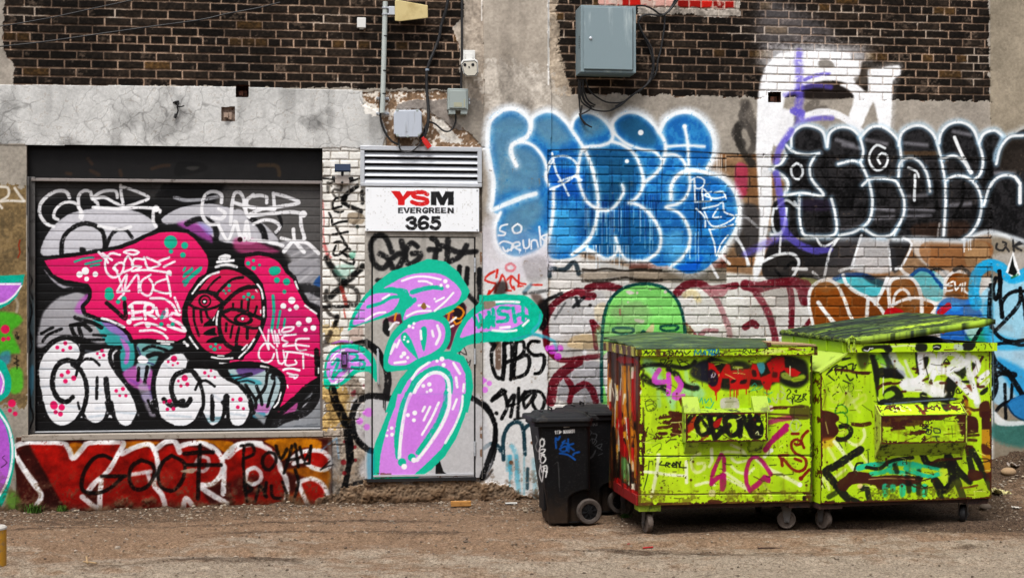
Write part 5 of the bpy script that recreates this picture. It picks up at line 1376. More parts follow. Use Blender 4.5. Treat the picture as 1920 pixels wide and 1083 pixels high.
M_SILL = mat("concrete_sill", '#a0968a', .85, dirt='#7a6d5f', dirt_amt=.45, scale=18, bump=.25)
M_LENS = mat("dark_glass", '#0d0e12', .12, spec=.6, bump=0)
M_SOLAR = mat("solar_panel", '#1d2a40', .6, spec=.12, bump=0)
M_YELL = mat("bollard_paint", '#c08a1e', .5, dirt='#7b6a58', dirt_amt=.42, scale=16)

def grid_faces(nu, nv, keep=None):
    i = np.arange(nu); j = np.arange(nv)
    I, J = np.meshgrid(i, j)
    a = J * (nu + 1) + I
    F = np.stack([a, a + 1, a + nu + 2, a + nu + 1], -1)
    return F[keep] if keep is not None else F.reshape(-1, 4)

def canvas_points(cv):
    return (cv.O + cv.U[..., None] * cv.eu + cv.V[..., None] * cv.ev + cv.h[..., None] * cv.n).reshape(-1, 3)

def canvas_mesh(name, cv, mat_, parent=None, keep=None, skirt=0.0, smooth=True, **k):
    """the canvas as a mesh; skirt > 0 closes it into a slab of that thickness"""
    P = canvas_points(cv); F = grid_faces(cv.nu, cv.nv, keep)
    C = paint_lin(cv.rgb.reshape(-1, 3)).astype(np.float32)
    if keep is not None:
        used = np.zeros(len(P), bool); used[F.ravel()] = True
        ix = np.cumsum(used) - 1
        P = P[used]; C = C[used]; F = ix[F]
    elif skirt:
        nu, nv = cv.nu, cv.nv
        ring = np.concatenate([np.arange(nu + 1), (np.arange(1, nv + 1)) * (nu + 1) + nu, nv * (nu + 1) + np.arange(nu - 1, -1, -1), np.arange(nv - 1, 0, -1) * (nu + 1)])
        n0 = len(P); m = len(ring)
        rim = P[ring]
        back = rim - cv.n * skirt
        P = np.vstack([P, rim, back]); C = np.vstack([C, C[ring], C[ring]])
        k2 = (np.arange(m) + 1) % m
        S = np.stack([n0 + k2, n0 + np.arange(m), n0 + m + np.arange(m), n0 + m + k2], -1)
        F = np.vstack([F, S])
        # back plate
        c4 = n0 + m + np.array([0, nu, nu + nv, 2 * nu + nv])
        F = np.vstack([F, c4[::-1][None]])
    me = np_mesh(name, P, F, C, smooth)
    return link(name, me, mat_, parent, **k)

def wp(px, py, off=0.0):
    """point on the wall plane seen at that spot of the photograph, off metres proud of it"""
    O0 = np.array([0, WALL_D, 0.0]) + WN * off
    d = np.array([(px - CXP) / LENS_PX, 1, -(py - CYP) / LENS_PX]); c = np.array([0, 0, EYE])
    return c + d * (((O0 - c) @ WN) / (d @ WN))

def wbox(mb, px0, py0, px1, py1, off, thick):
    """box on the wall: outline of its front face, which is off+thick proud"""
    a = wp(px0, py1, off + thick); b = wp(px1, py1, off + thick); zt = wp((px0 + px1) / 2, py0, off + thick)[2]; z0 = wp((px0 + px1) / 2, py1, off + thick)[2]
    a[2] = z0; w = (b - a) @ WE
    mb.box(a - WN * thick, WE * w, WN * thick, UP * (zt - z0))
    return a, w, zt - z0
# ---------------------------------------------------------------- ground
def build_ground():
    m, nt, b = nodes_of("alley_dirt")
    tc = nt.nodes.new("ShaderNodeTexCoord")
    def noise(scale, detail=8, rough=.6, st=(1, 1, 1)):
        mp = nt.nodes.new("ShaderNodeMapping"); mp.inputs["Scale"].default_value = st
        nt.links.new(tc.outputs["Object"], mp.inputs["Vector"])
        n = nt.nodes.new("ShaderNodeTexNoise"); n.inputs["Scale"].default_value = scale; n.inputs["Detail"].default_value = detail; n.inputs["Roughness"].default_value = rough
        nt.links.new(mp.outputs[0], n.inputs["Vector"]); return n.outputs["Fac"]
    def ramp(v, a, c):
        r = nt.nodes.new("ShaderNodeMapRange"); r.inputs["From Min"].default_value = a; r.inputs["From Max"].default_value = c
        nt.links.new(v, r.inputs["Value"]); return r.outputs[0]
    def mixc(f, A, B):
        x = nt.nodes.new("ShaderNodeMix"); x.data_type = 'RGBA'
        nt.links.new(f, x.inputs["Factor"])
        for s, v in (("A", A), ("B", B)):
            if isinstance(v, str): x.inputs[s].default_value = (*(to_lin(hexc(v)) * ALB), 1)
            else: nt.links.new(v, x.inputs[s])
        return x.outputs["Result"]
    def add(*v):
        o = v[0]
        for q in v[1:]:
            x = nt.nodes.new("ShaderNodeMath"); x.operation = 'ADD'; nt.links.new(o, x.inputs[0])
            if isinstance(q, float): x.inputs[1].default_value = q
            else: nt.links.new(q, x.inputs[1])
            o = x.outputs[0]
        return o
    at = nt.nodes.new("ShaderNodeVertexColor"); at.layer_name = "paint"     # red: loose brown soil, green: damp dark soil, and shade painted under the dumpsters
    sep = nt.nodes.new("ShaderNodeSeparateColor"); nt.links.new(at.outputs["Color"], sep.inputs[0])
    fine0 = noise(110, 4, .7); grit = noise(42, 5, .75); fine = add(fine0, grit, -.5); mid = noise(14, 8, .65, (.55, 1.6, 1)); big = noise(1.6, 5, .55, (.4, 1.4, 1))
    c = mixc(ramp(fine, .38, .62), '#8b7b68', '#c3b29d')
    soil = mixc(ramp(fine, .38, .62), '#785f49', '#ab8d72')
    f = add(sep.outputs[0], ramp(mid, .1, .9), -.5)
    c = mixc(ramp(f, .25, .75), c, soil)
    damp_shade = mixc(ramp(fine, .38, .62), '#3d2f24', '#735e4c')
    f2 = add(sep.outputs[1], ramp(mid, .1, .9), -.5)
    c = mixc(ramp(f2, .3, .8), c, damp_shade)
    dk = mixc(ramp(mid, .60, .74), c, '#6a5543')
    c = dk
    vo = nt.nodes.new("ShaderNodeTexVoronoi"); vo.inputs["Scale"].default_value = 55
    nt.links.new(tc.outputs["Object"], vo.inputs["Vector"])
    sp = nt.nodes.new("ShaderNodeMath"); sp.operation = 'LESS_THAN'; sp.inputs[1].default_value = .16; nt.links.new(vo.outputs["Distance"], sp.inputs[0])
    sel = nt.nodes.new("ShaderNodeSeparateColor"); nt.links.new(vo.outputs["Color"], sel.inputs[0])
    s2 = nt.nodes.new("ShaderNodeMath"); s2.operation = 'GREATER_THAN'; s2.inputs[1].default_value = .78; nt.links.new(sel.outputs[0], s2.inputs[0])
    s3 = nt.nodes.new("ShaderNodeMath"); s3.operation = 'MULTIPLY'; nt.links.new(sp.outputs[0], s3.inputs[0]); nt.links.new(s2.outputs[0], s3.inputs[1])
    c = mixc(s3.outputs[0], c, '#b3a593')
    for sc, lo, hi in ((62, .90, 1.10), (11, .92, 1.08)):          # grit: every pebble its own tone
        v2 = nt.nodes.new("ShaderNodeTexVoronoi"); v2.inputs["Scale"].default_value = sc; nt.links.new(tc.outputs["Object"], v2.inputs["Vector"])
        sp2 = nt.nodes.new("ShaderNodeSeparateColor"); nt.links.new(v2.outputs["Color"], sp2.inputs[0])
        r2 = nt.nodes.new("ShaderNodeMapRange"); r2.inputs["To Min"].default_value = lo; r2.inputs["To Max"].default_value = hi; nt.links.new(sp2.outputs[1], r2.inputs["Value"])
        vs = nt.nodes.new("ShaderNodeVectorMath"); vs.operation = 'SCALE'; nt.links.new(c, vs.inputs[0]); nt.links.new(r2.outputs[0], vs.inputs["Scale"]); c = vs.outputs[0]
    nt.links.new(c, b.inputs["Base Color"]); b.inputs["Roughness"].default_value = .95; b.inputs["Specular IOR Level"].default_value = .15
    bp = nt.nodes.new("ShaderNodeBump"); bp.inputs["Strength"].default_value = 1.0; bp.inputs["Distance"].default_value = .02
    nt.links.new(add(fine, mid), bp.inputs["Height"]); nt.links.new(bp.outputs[0], b.inputs["Normal"])
    # near field: one fine sheet that follows every rut, sloping out to the far ground
    res = .016
    xs = np.arange(-6.2, 7.0, res); ys = np.arange(7.6, 13.6, res)
    X, Y = np.meshgrid(xs, ys)
    d_wall = ((WALL_D + WALL_T * X) - Y)                         # metres in front of the wall
    n_a = fbm(X * 1.1, Y * 3.2, 5, 5); n_b = fbm(X * 9, Y * 14, 6, 4); n_c = fbm(X * 45, Y * 45, 7, 2)
    Z = (n_a - .5) * .05 + (n_b - .5) * .022 + (n_c - .5) * .016
    for y0, w, dpt, sd in ((8.95, .10, .03, 1), (9.45, .07, .028, 2), (9.9, .12, .03, 4), (10.35, .06, .028, 3)):   # wheel ruts along the alley
        yy = y0 + .135 * X + (vnoise(X * .8, X * 0 + sd, 20 + sd) - .5) * .3
        Z -= dpt * np.exp(-((Y - yy) / w) ** 2) - .4 * dpt * np.exp(-((Y - yy - .16) / .05) ** 2)
    toe = np.exp(-np.clip(d_wall, 0, None) / .13) * .03 * (.4 + n_b)
    Z += toe
    mound = .47 * np.exp(-(((X - 5.0) / .78) ** 2 + ((Y - 12.75) / .62) ** 2) ** 1.0)
    mound += .10 * np.exp(-(((X - 4.3) / .5) ** 2 + ((Y - 11.9) / .6) ** 2))
    Z += mound * (1 + .5 * (n_b - .5))
    fade = sstep(0, .5, np.minimum.reduce([X - xs[0], xs[-1] - X, Y - ys[0], ys[-1] - Y]))
    Z = Z * fade - .004 * (1 - fade)
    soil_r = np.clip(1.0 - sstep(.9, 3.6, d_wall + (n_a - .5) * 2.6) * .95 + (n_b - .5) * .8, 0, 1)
    damp_shade_g = np.clip(1 - sstep(.05, 1.25, d_wall + (n_a - .5) * 1.2), 0, 1) * .9
    damp_shade_g = np.maximum(np.clip(damp_shade_g, 0, 1) * .75, 1.0 * np.exp(-np.clip(d_wall - .02, 0, None) / .10)); damp_shade_g = np.maximum(damp_shade_g, np.clip(mound * 4, 0, .9))
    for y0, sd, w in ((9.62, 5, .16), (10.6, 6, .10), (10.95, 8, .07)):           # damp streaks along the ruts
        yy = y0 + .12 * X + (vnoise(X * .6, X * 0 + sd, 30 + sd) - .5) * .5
        damp_shade_g = np.maximum(damp_shade_g, .75 * np.exp(-((Y - yy) / w) ** 2) * sstep(.45, .62, fbm(X * .9, Y * 2.5, 40 + sd, 3)))
    under_shade = np.exp(-(np.clip(np.abs(X - 2.5) - 1.5, 0, None) / .3) ** 2) * np.exp(-(np.clip(np.abs(Y - 11.4) - .7, 0, None) / .3) ** 2)  # shade under the dumpsters, painted into the ground colour
    damp_shade_g = np.maximum(damp_shade_g, .95 * under_shade)
    cols = np.stack([soil_r, damp_shade_g, 0 * X], -1).reshape(-1, 3)
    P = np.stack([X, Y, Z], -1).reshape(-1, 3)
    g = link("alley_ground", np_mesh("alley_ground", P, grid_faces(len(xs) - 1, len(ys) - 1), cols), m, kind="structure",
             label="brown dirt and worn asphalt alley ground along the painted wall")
    # far ground, in one sheet with a hole under the near field
    mb = MB()
    R = 400
    x0, x1, y0, y1 = xs[0] + .02, xs[-1] - .02, ys[0] + .02, ys[-1] - .02
    o = mb.verts([(-R, -R, -.004), (R, -R, -.004), (R, R, -.004), (-R, R, -.004)]); i = mb.verts([(x0, y0, -.004), (x1, y0, -.004), (x1, y1, -.004), (x0, y1, -.004)])
    for k in range(4):
        mb.face([o[k], o[(k + 1) % 4], i[(k + 1) % 4], i[k]])
    mb.build("far_ground", mat("far_asphalt", '#8a8177', .95, dirt='#6b5646', dirt_amt=.5, scale=2, bump=.3), kind="structure", label="worn asphalt ground beyond the alley")
    def height(x, y):
        a = int(np.clip(round((x - xs[0]) / res), 0, len(xs) - 1)); c_ = int(np.clip(round((y - ys[0]) / res), 0, len(ys) - 1))
        return float(Z[c_, a])
    return height, (X, Y, Z)

def rock_mesh(verts, faces, cols, c, r, col, rnd):
    n0 = len(verts)
    phi = (1 + 5 ** .5) / 2
    base = [(-1, phi, 0), (1, phi, 0), (-1, -phi, 0), (1, -phi, 0), (0, -1, phi), (0, 1, phi), (0, -1, -phi), (0, 1, -phi), (phi, 0, -1), (phi, 0, 1), (-phi, 0, -1), (-phi, 0, 1)]
    F = [(0, 11, 5), (0, 5, 1), (0, 1, 7), (0, 7, 10), (0, 10, 11), (1, 5, 9), (5, 11, 4), (11, 10, 2), (10, 7, 6), (7, 1, 8), (3, 9, 4), (3, 4, 2), (3, 2, 6), (3, 6, 8), (3, 8, 9), (4, 9, 5), (2, 4, 11), (6, 2, 10), (8, 6, 7), (9, 8, 1)]
    a = rnd.uniform(0, 6.28); ca, sa = math.cos(a), math.sin(a)
    sx, sy, sz = rnd.uniform(.7, 1.3), rnd.uniform(.7, 1.2), rnd.uniform(.4, .8)
    for x, y, z in base:
        k = r / 1.9 * rnd.uniform(.8, 1.15)
        x, y, z = x * sx * k, y * sy * k, z * sz * k
        verts.append((c[0] + x * ca - y * sa, c[1] + x * sa + y * ca, c[2] + z)); cols.append(col)
    faces += [(n0 + p, n0 + q, n0 + t) for p, q, t in F]

def build_gravel(height):
    rnd = random.Random(4)
    V, Fc, Cc = [], [], []
    pal = [to_lin(hexc(h)) * ALB for h in ('#9a8c7c', '#7a6a5a', '#a39480', '#6b5d50', '#96897a', '#5d5045')]
    n = 0
    while n < 5200:
        x = rnd.uniform(-4.6, 5.2); y = rnd.uniform(8.8, 12.6)
        d = WALL_D + WALL_T * x - y
        if d < .03: continue
        p = .13 + .87 * math.exp(-d / .5) + (.5 if (x > 3.9 and y > 10.9) else 0)
        if rnd.random() > p or (1.0 < x < 3.8 and d < 1.75): continue
        r = rnd.choice((.004, .005, .006, .007, .009, .012)) * (1.3 if d < .5 else 1)
        if rnd.random() < .012: r *= 2
        rock_mesh(V, Fc, Cc, (x, y, height(x, y) + r * .25), r, pal[rnd.randrange(len(pal))] * rnd.uniform(.75, 1.15), rnd); n += 1
    link("gravel", np_mesh("gravel", np.array(V), np.array(Fc), np.array(Cc), False), M_WALL, kind="stuff", label="loose gravel and grit scattered over the alley dirt", )

# ---------------------------------------------------------------- wall object
def build_wall():
    cv = wall_canvas()
    R = wall_base(cv)
    wall_paint(cv); centre_pier_paint(cv); strip_tags(cv); flower_paint(cv); under_paint(cv); left_pier_paint(cv); wall_finish(cv)
    X, Y = cv.X, cv.Y
    hole = cv.mask("49 272 604.5 278 604.5 819 52 821")
    for x0, y0, x1, y1 in POCKETS:
        hole |= (X > x0) & (X < x1) & (Y > y0) & (Y < y1)
    cc = lambda M: M[:-1, :-1]
    lab = np.zeros(X.shape, int)
    names = [("render_band", None)]
    for k, nm in (("lintel", "concrete_lintel"), ("top_l", "dark_brickwork"), ("top_r", "dark_brickwork"), ("pier_l", "concrete_pier"), ("pier_c", "concrete_pier"), ("pier_r", "concrete_pier"), ("low_r", "painted_brickwork"), ("strip", "brick_jamb"), ("under", "shutter_apron")):
        names.append((nm, k)); lab[R[k]] = len(names) - 1
    root = empty("building_wall", (float(cv.O[0] + 5), float(cv.O[1] + .7), 0), label="long graffiti covered wall of dark brick above grey render, concrete piers and painted brick", cat="wall")
    for i, (nm, k) in enumerate(names):
        keep = (cc(lab) == i) & ~cc(hole)
        if keep.any():
            canvas_mesh(nm, cv, M_WALL, root, keep=keep)
    # reveals of the shutter opening
    mb = MB()
    a = wp(49, 820, 0); b = wp(604.5, 820, 0); zt = wp(320, 272, 0)[2] + .01; z0 = wp(320, 821)[2]
    a[2] = b[2] = z0 - .02
    w = (b - a) @ WE; H = zt - z0
    mb.box(a - WN * .26 - WE * .06, WE * .06, WN * .254, UP * (H + .02)); mb.box(b - WN * .26, WE * .06, WN * .254, UP * (H + .02))
    mb.box(a - WN * .26 - WE * .06 + UP * (H + .012), WE * (w + .12), WN * .254, UP * .06)
    mb.build("opening_reveal", mat("reveal_render", '#6d6258', .9, dirt='#4a423b', dirt_amt=.5), root)
    # masonry that carries on beyond the picture: sides, top and depth of the building
    mb = MB()
    o0 = cv.O; W = cv.nu * cv.res; Ht = cv.nv * cv.res
    mb.box(o0 - WN * .35 - WE * 9, WE * 9, WN * .35, UP * 7.5)
    mb.box(o0 - WN * .35 + WE * W, WE * 9, WN * .35, UP * 7.5)
    mb.box(o0 - WN * .35 + UP * Ht, WE * W, WN * .35, UP * (7.5 - Ht))
    mb.box(o0 - WN * .62 - WE * 9, WE * (W + 18), WN * .25, UP * 7.5)
    mb.build("outer_masonry", brick_material(), root)
    return root, cv

def brick_material():
    m, nt, b = nodes_of("dark_brick")
    tc = nt.nodes.new("ShaderNodeTexCoord"); mp = nt.nodes.new("ShaderNodeMapping"); mp.inputs["Rotation"].default_value = (math.radians(90), 0, 0)
    nt.links.new(tc.outputs["Object"], mp.inputs["Vector"])
    br = nt.nodes.new("ShaderNodeTexBrick"); br.inputs["Scale"].default_value = 1.0; br.inputs["Brick Width"].default_value = .216; br.inputs["Row Height"].default_value = .0715; br.inputs["Mortar Size"].default_value = .006
    br.inputs["Color1"].default_value = (.02, .015, .013, 1); br.inputs["Color2"].default_value = (.035, .026, .02, 1); br.inputs["Mortar"].default_value = (.3, .22, .18, 1)
    nt.links.new(mp.outputs[0], br.inputs["Vector"]); nt.links.new(br.outputs["Color"], b.inputs["Base Color"]); b.inputs["Roughness"].default_value = .9
    return m

POCKETS = [(442, 160, 466, 183), (414, 201, 440, 228), (1440, 173, 1464, 193)]

def build_pockets(root):
    for i, (x0, y0, x1, y1) in enumerate(POCKETS):
        p = [wp(x0 - .7, y1 + .7, -.002), wp(x1 + .7, y1 + .7, -.002), wp(x1 + .7, y0 - .7, -.002), wp(x0 - .7, y0 - .7, -.002)]
        q = [v - WN * (.11, .03, .09)[i] for v in p]
        mb = MB(); a = mb.verts(p); b = mb.verts(q)
        for k in range(4):
            mb.face([a[k], b[k], b[(k + 1) % 4], a[(k + 1) % 4]])
        mb.face([b[0], b[1], b[2], b[3]])
        c = sum(q) / 4 + WN * .02
        mb.box(c - WE * .03 - UP * .03, WE * .035, WN * .05, UP * .04); mb.box(c + WE * .005 - UP * .045, WE * .03, WN * .03, UP * .06)
        mb.build("beam_pocket", (M_RUST, mat("pocket_infill", "#a08a7a", .9, dirt="#4a2a1c", dirt_amt=.5, scale=34, bump=.4), M_RUST)[i], root)

# ---------------------------------------------------------------- roller shutter
def build_shutter():
    a = wp(325, 812, -.1)
    root = empty("roller_shutter", tuple(a), label="roller shutter painted with a pink split face and bubble letters", cat="roller shutter")
    cv = shutter_canvas(); shutter_paint(cv); shutter_relief(cv)
    canvas_mesh("slat_curtain", cv, M_STEEL, root)
    # header plate, its lower rail, guides, sill
    mb = MB(); wbox(mb, 46, 268, 608, 338, -.075, .01); mb.build("header_plate", M_HEAD, root)
    cvh = plane_canvas(-.064, 47, 269, 607, 337.5, .008, '#2f2d2c', 71)
    cvh.fill_mask(np.ones_like(cvh.X, bool), '#201f1f', 1, .2)  # lintel shade put into the dark steel colour
    cvh.V_('A5'); cvh.f("1310 270 1330 180 1420 175 1500 180 1555 210 1540 240 1450 260 1400 275", '#0c0b0b', soft=8, a=.9); cvh.f("1390 220 1440 205 1500 215 1450 240", '#3b3937', soft=8)
    cvh.s("1140 225 1210 205 1270 200;900 240 910 275;500 260 530 265;660 150 690 190;680 240 740 270", 22, '#4a3626', 8, .7); cvh.V_('A6'); cvh.s("180 200 300 200 330 230 335 275", 24, '#54422c', 8, .7)
    canvas_mesh("header_face", cvh, M_STEEL, root)
    mb = MB(); wbox(mb, 58, 336.5, 605, 342, -.075, .03); mb.build("header_rail", mat("rail_steel", '#8d8480', .45, metal=.2, dirt='#5a524c', dirt_amt=.45, scale=20), root, bevel=.003)
    mb = MB(); wbox(mb, 50, 331, 54, 812, -.03, .02); wbox(mb, 54, 331, 65.5, 812, -.08, .02); mb.build("guide_rail", M_FRAME, root, bevel=.002)
    mb = MB(); wbox(mb, 600.5, 342, 605, 812, -.08, .05); mb.build("guide_rail", mat("guide_steel_pale", '#77706d', .45, metal=.2, dirt='#4a4542', dirt_amt=.4), root, bevel=.002)
    mb = MB(); wbox(mb, 62, 806.5, 602, 811, -.09, .015); mb.build("bottom_bar", M_BLACK, root)
    mb = MB(); wbox(mb, 62, 805, 602, 807, -.09, .025); mb.build("bottom_trim", M_ALU, root)
    mb = MB(); wbox(mb, 40, 812, 606, 822, -.09, .115); mb.build("sill", M_SILL, root, bevel=.004)
    cvg = plane_canvas(-.009, 50.3, 480, 53.9, 811, .006, '#4a4644', 73)
    # marks on the left guide
    g2 = plane_canvas(-.0595, 54.3, 480, 65.2, 811, .005, '#4d4a48', 74)
    g2.V_('E7'); g2.fill_mask(np.ones_like(g2.X, bool), '#55524f', 1, .3)
    g2.f("105 200 145 200 145 640 105 640", '#3d5a68', soft=20, a=.5, wear=.3); g2.f("118 500 140 460 140 560 120 600", '#4a8298', soft=6, a=.7)
    g2.s("120 70 135 100 125 140 138 180;118 160 135 230 122 300 136 350;122 330 135 380 120 420;125 620 140 680 120 740;122 560 130 640", 7, '#121113', 1.5, .95); g2.s("128 20 130 200", 5, '#8a8680', 1.5, .5)
    canvas_mesh("guide_paint", g2, M_STEEL, root)
    return root

# ---------------------------------------------------------------- service door
def build_door():
    a = wp(794, 897, .02)
    root = empty("service_door", tuple(a), label="grey steel service door under a white sign, painted with a teal and violet flower", cat="door")
    O = plane_canvas
    cv = plane_canvas(.030, 684, 434, 904.5, 896.5, .0045, '#a5a19b', 31)
    door_paint(cv)
    X, Y = cv.X, cv.Y
    cc = lambda M: M[:-1, :-1]
    leaf = (X > 698) & (X < 890.5) & (Y > 445)
    canvas_mesh("door_leaf", cv, M_STEEL, root, keep=cc(leaf))
    canvas_mesh("door_frame", cv, M_STEEL, root, keep=cc(~leaf))
    mb = MB(); wbox(mb, 684, 434, 686, 896, -.01, .038); wbox(mb, 903, 434, 904.6, 896, -.01, .038); mb.build("frame_side", mat("frame_grey", '#8f8a83', .5, dirt='#5d4331', dirt_amt=.4, scale=20), root)
    mb = MB(); wbox(mb, 688, 895.5, 893, 901.5, -.01, .045); mb.build("threshold", M_BLACK, root)
    mb = MB(); wbox(mb, 700, 888.5, 888, 892, .028, .008); mb.build("kick_strip", M_ALU, root)
    for y0, y1 in ((483, 510), (653, 682), (827, 854)):
        mb = MB(); c = wp(890.5, y1, .036); t = wp(890.5, y0, .036); mb.tube([c, c + (t - c) * .33], .009, 10); mb.tube([c + (t - c) * .35, c + (t - c) * .66], .009, 10); mb.tube([c + (t - c) * .68, t], .009, 10)
        mb.build("hinge", M_GALV, root, smooth=True)
    # pull handle at the left edge
    mb = MB(); t, b_ = wp(708.5, 655, .085), wp(709.5, 718, .085)
    mb.tube([wp(708.5, 655, .03), t + UP * -.0, t + (b_ - t) * .1, b_ - (b_ - t) * .08, b_, wp(709.5, 718, .03)], .0105, 10)
    mb.build("handle", M_GALV, root, smooth=True)
    mb = MB(); wbox(mb, 685.5, 634, 689.5, 652, .03, .012); mb.build("strike_plate", M_FRAME, root, bevel=.002)
    return root

# ---------------------------------------------------------------- vent, sign, boxes on the wall
def build_vent():
    a = wp(790, 349, .02)
    root = empty("louvre_vent", tuple(a), label="wide aluminium louvre vent above the white sign", cat="vent")
    x0, x1, y0, y1 = 675.5, 903.5, 274.5, 349.5
    bw = 8
    mb = MB(); wbox(mb, x0, y0, x1, y0 + bw, .0, .045); wbox(mb, x0, y1 - 6.5, x1, y1, .0, .045)
    wbox(mb, x0, y0 + bw, x0 + bw, y1 - 6.5, .0, .0445); wbox(mb, x1 - bw, y0 + bw, x1, y1 - 6.5, .0, .0445)
    mb.build("frame", M_ALU, root, bevel=.003)
    mb = MB(); wbox(mb, x0 + 3, y0 + 3, x1 - 3, y1 - 3, -.004, .008); mb.build("backing", M_DARK, root)
    n = 5; yt, yb = y0 + bw, y1 - 6.5
    pitch = (yb - yt) / n
    for i in range(n):
        top = yt + pitch * (i + .38); bot = yt + pitch * (i + 1.0) - .6
        L0, L1 = wp(x0 + bw - 1, bot, .038), wp(x1 - bw + 1, bot, .038)
        z0 = wp(790, bot, .038)[2]; zt = wp(790, top, .010)[2]
        w = (L1 - L0) @ WE; L0[2] = z0
        back = L0 - WN * .030 + UP * (zt - z0)
        mb = MB(); q = [L0, L0 - UP * .0 + WN * -.004 + UP * -.004, back - UP * .006, back]
        mb.hexa([Vector(v) for v in q], [Vector(v + WE * w) for v in q]); mb.build("slat", M_ALU, root)
    for px in (700, 735, 790, 845, 880):
        pass
    return root

LET = {}
def build_sign():
    a = wp(792, 433, .05)
    root = empty("shop_sign", tuple(a), label="white sign board with red and black letters over the service door", cat="sign")
    cv = plane_canvas(.055, 685.3, 352, 898, 433.4, .0022, '#eceff3', 41)
    cv.V_('A6')
    RD, K = '#c8141a', '#131316'
    def L(t, c=K): cv.f(t, c, soft=.0, sm=False)
    # big extended letters
    L("1172 393 1237 393 1263 432 1290 393 1352 393 1275 463 1275 499 1225 499 1225 463", RD)
    cv.s("1443 418 1415 403 1375 403 1343 412 1340 428 1365 441 1410 448 1443 460 1440 482 1405 489 1365 488 1330 474", 27, RD, 2)
    L("1472 396 1535 396 1557 440 1582 396 1643 396 1643 499 1600 499 1600 440 1571 499 1543 499 1513 440 1513 499 1472 499")
    x = 1226
    def bar(pts): cv.s(pts, 8.6, K, 1.2, sm=False)
    T, B, Mi = 520, 556, 538
    def E(x): L(f"{x} {T-3} {x+37} {T-3} {x+37} {T+6} {x+13} {T+6} {x+13} {Mi-5} {x+34} {Mi-5} {x+34} {Mi+4} {x+13} {Mi+4} {x+13} {B-6} {x+38} {B-6} {x+38} {B+3} {x} {B+3}")
    def Vv(x): L(f"{x} {T-3} {x+14} {T-3} {x+24} {B-10} {x+34} {T-3} {x+48} {T-3} {x+31} {B+3} {x+17} {B+3}")
    def Rr(x):
        L(f"{x} {T-3} {x+13} {T-3} {x+13} {B+3} {x} {B+3}"); cv.s(f"{x+6} {T+2} {x+28} {T+2} {x+35} {T+10} {x+28} {T+18} {x+8} {T+18}", 8.5, K, 1.2); L(f"{x+18} {Mi+2} {x+32} {Mi} {x+43} {B+3} {x+28} {B+3}")
    def G(x): cv.s(f"{x+40} {T+8} {x+30} {T+1} {x+14} {T+3} {x+5} {Mi} {x+14} {B-3} {x+30} {B-1} {x+38} {B-6} {x+38} {Mi+4} {x+25} {Mi+4}", 9.5, K, 1.2)
    def N(x): L(f"{x} {T-3} {x+15} {T-3} {x+33} {B-14} {x+33} {T-3} {x+46} {T-3} {x+46} {B+3} {x+32} {B+3} {x+13} {T+14} {x+13} {B+3} {x} {B+3}")
    E(1226); Vv(1266); E(1317); Rr(1360); G(1407); Rr(1456); E(1503); E(1548); N(1597)
    cv.s("1296 608 1312 596 1340 594 1354 610 1345 625 1322 630 1350 636 1358 656 1342 672 1312 672 1293 656", 23, K, 2)
    cv.s("1446 602 1430 590 1405 592 1388 612 1383 642 1392 668 1420 674 1442 664 1446 642 1430 630 1400 636 1388 646", 22, K, 2)
    L("1478 581 1542 581 1542 603 1498 603 1495 620 1474 620")
    cv.s("1484 626 1505 618 1530 626 1536 648 1522 670 1495 674 1474 662", 22, K, 2)
    cv.d("995 383 5 1819 390 5 995 678 5 1818 684 5", '#3a3b40', 1)
    cv.V_('P'); cv.rgb *= (.975 + .04 * cv.n3)[..., None]
    st = sstep(.52, .75, fbm(cv.U * 22, cv.V * 1.5, 12, 3)) * sstep(.2, .36, cv.V); cv.rgb += (hexc('#a9a59c') - cv.rgb) * (st * .22)[..., None]
    cv.rgb += (hexc('#8d867a') - cv.rgb) * (sstep(.71, .78, cv.n1) * .35)[..., None]
    canvas_mesh("board", cv, M_SIGN, root, skirt=.012)
    for px, py in ((689, 355.7), (894.5, 357.5), (689, 429.5), (894.5, 431)):
        mb = MB(); mb.lathe(wp(px, py, .055), WN, [(0, .006), (.003, .006), (.005, .003), (.005, 0)], 10); mb.build("screw", M_GALV, root)
    mb = MB(); wbox(mb, 700, 356, 885, 430, .0, .04); mb.build("batten", M_DARK, root)
    return root

def path(pts, off, k='P', step=6):
    """pixel polyline on the wall -> smooth 3-D path, off may be a list"""
    ox, oy, s = VIEWS[k]
    p = np.array(pts, float).reshape(-1, 2) / s + np.array([ox, oy])
    n = len(p)
    offs = np.full(n, off) if np.isscalar(off) else np.interp(np.linspace(0, 1, n), np.linspace(0, 1, len(off)), off)
    q = cat_rom(np.column_stack([p, offs * 1000]) , False, step) if n > 2 else np.column_stack([p, offs * 1000])
    return [wp(a, b, c / 1000) for a, b, c in q]

def cable(name, specs, label, r=.007, mat_=None):
    r *= 1.6
    mb = MB(); c = None
    for pts, off, k in specs:
        P = path(pts, off, k)
        if c is None: c = P[0]
        mb.tube(P, r, 7)
    o = mb.build(name, mat_ or M_BLACK, None, smooth=True)
    return tag(o, label, "cable")

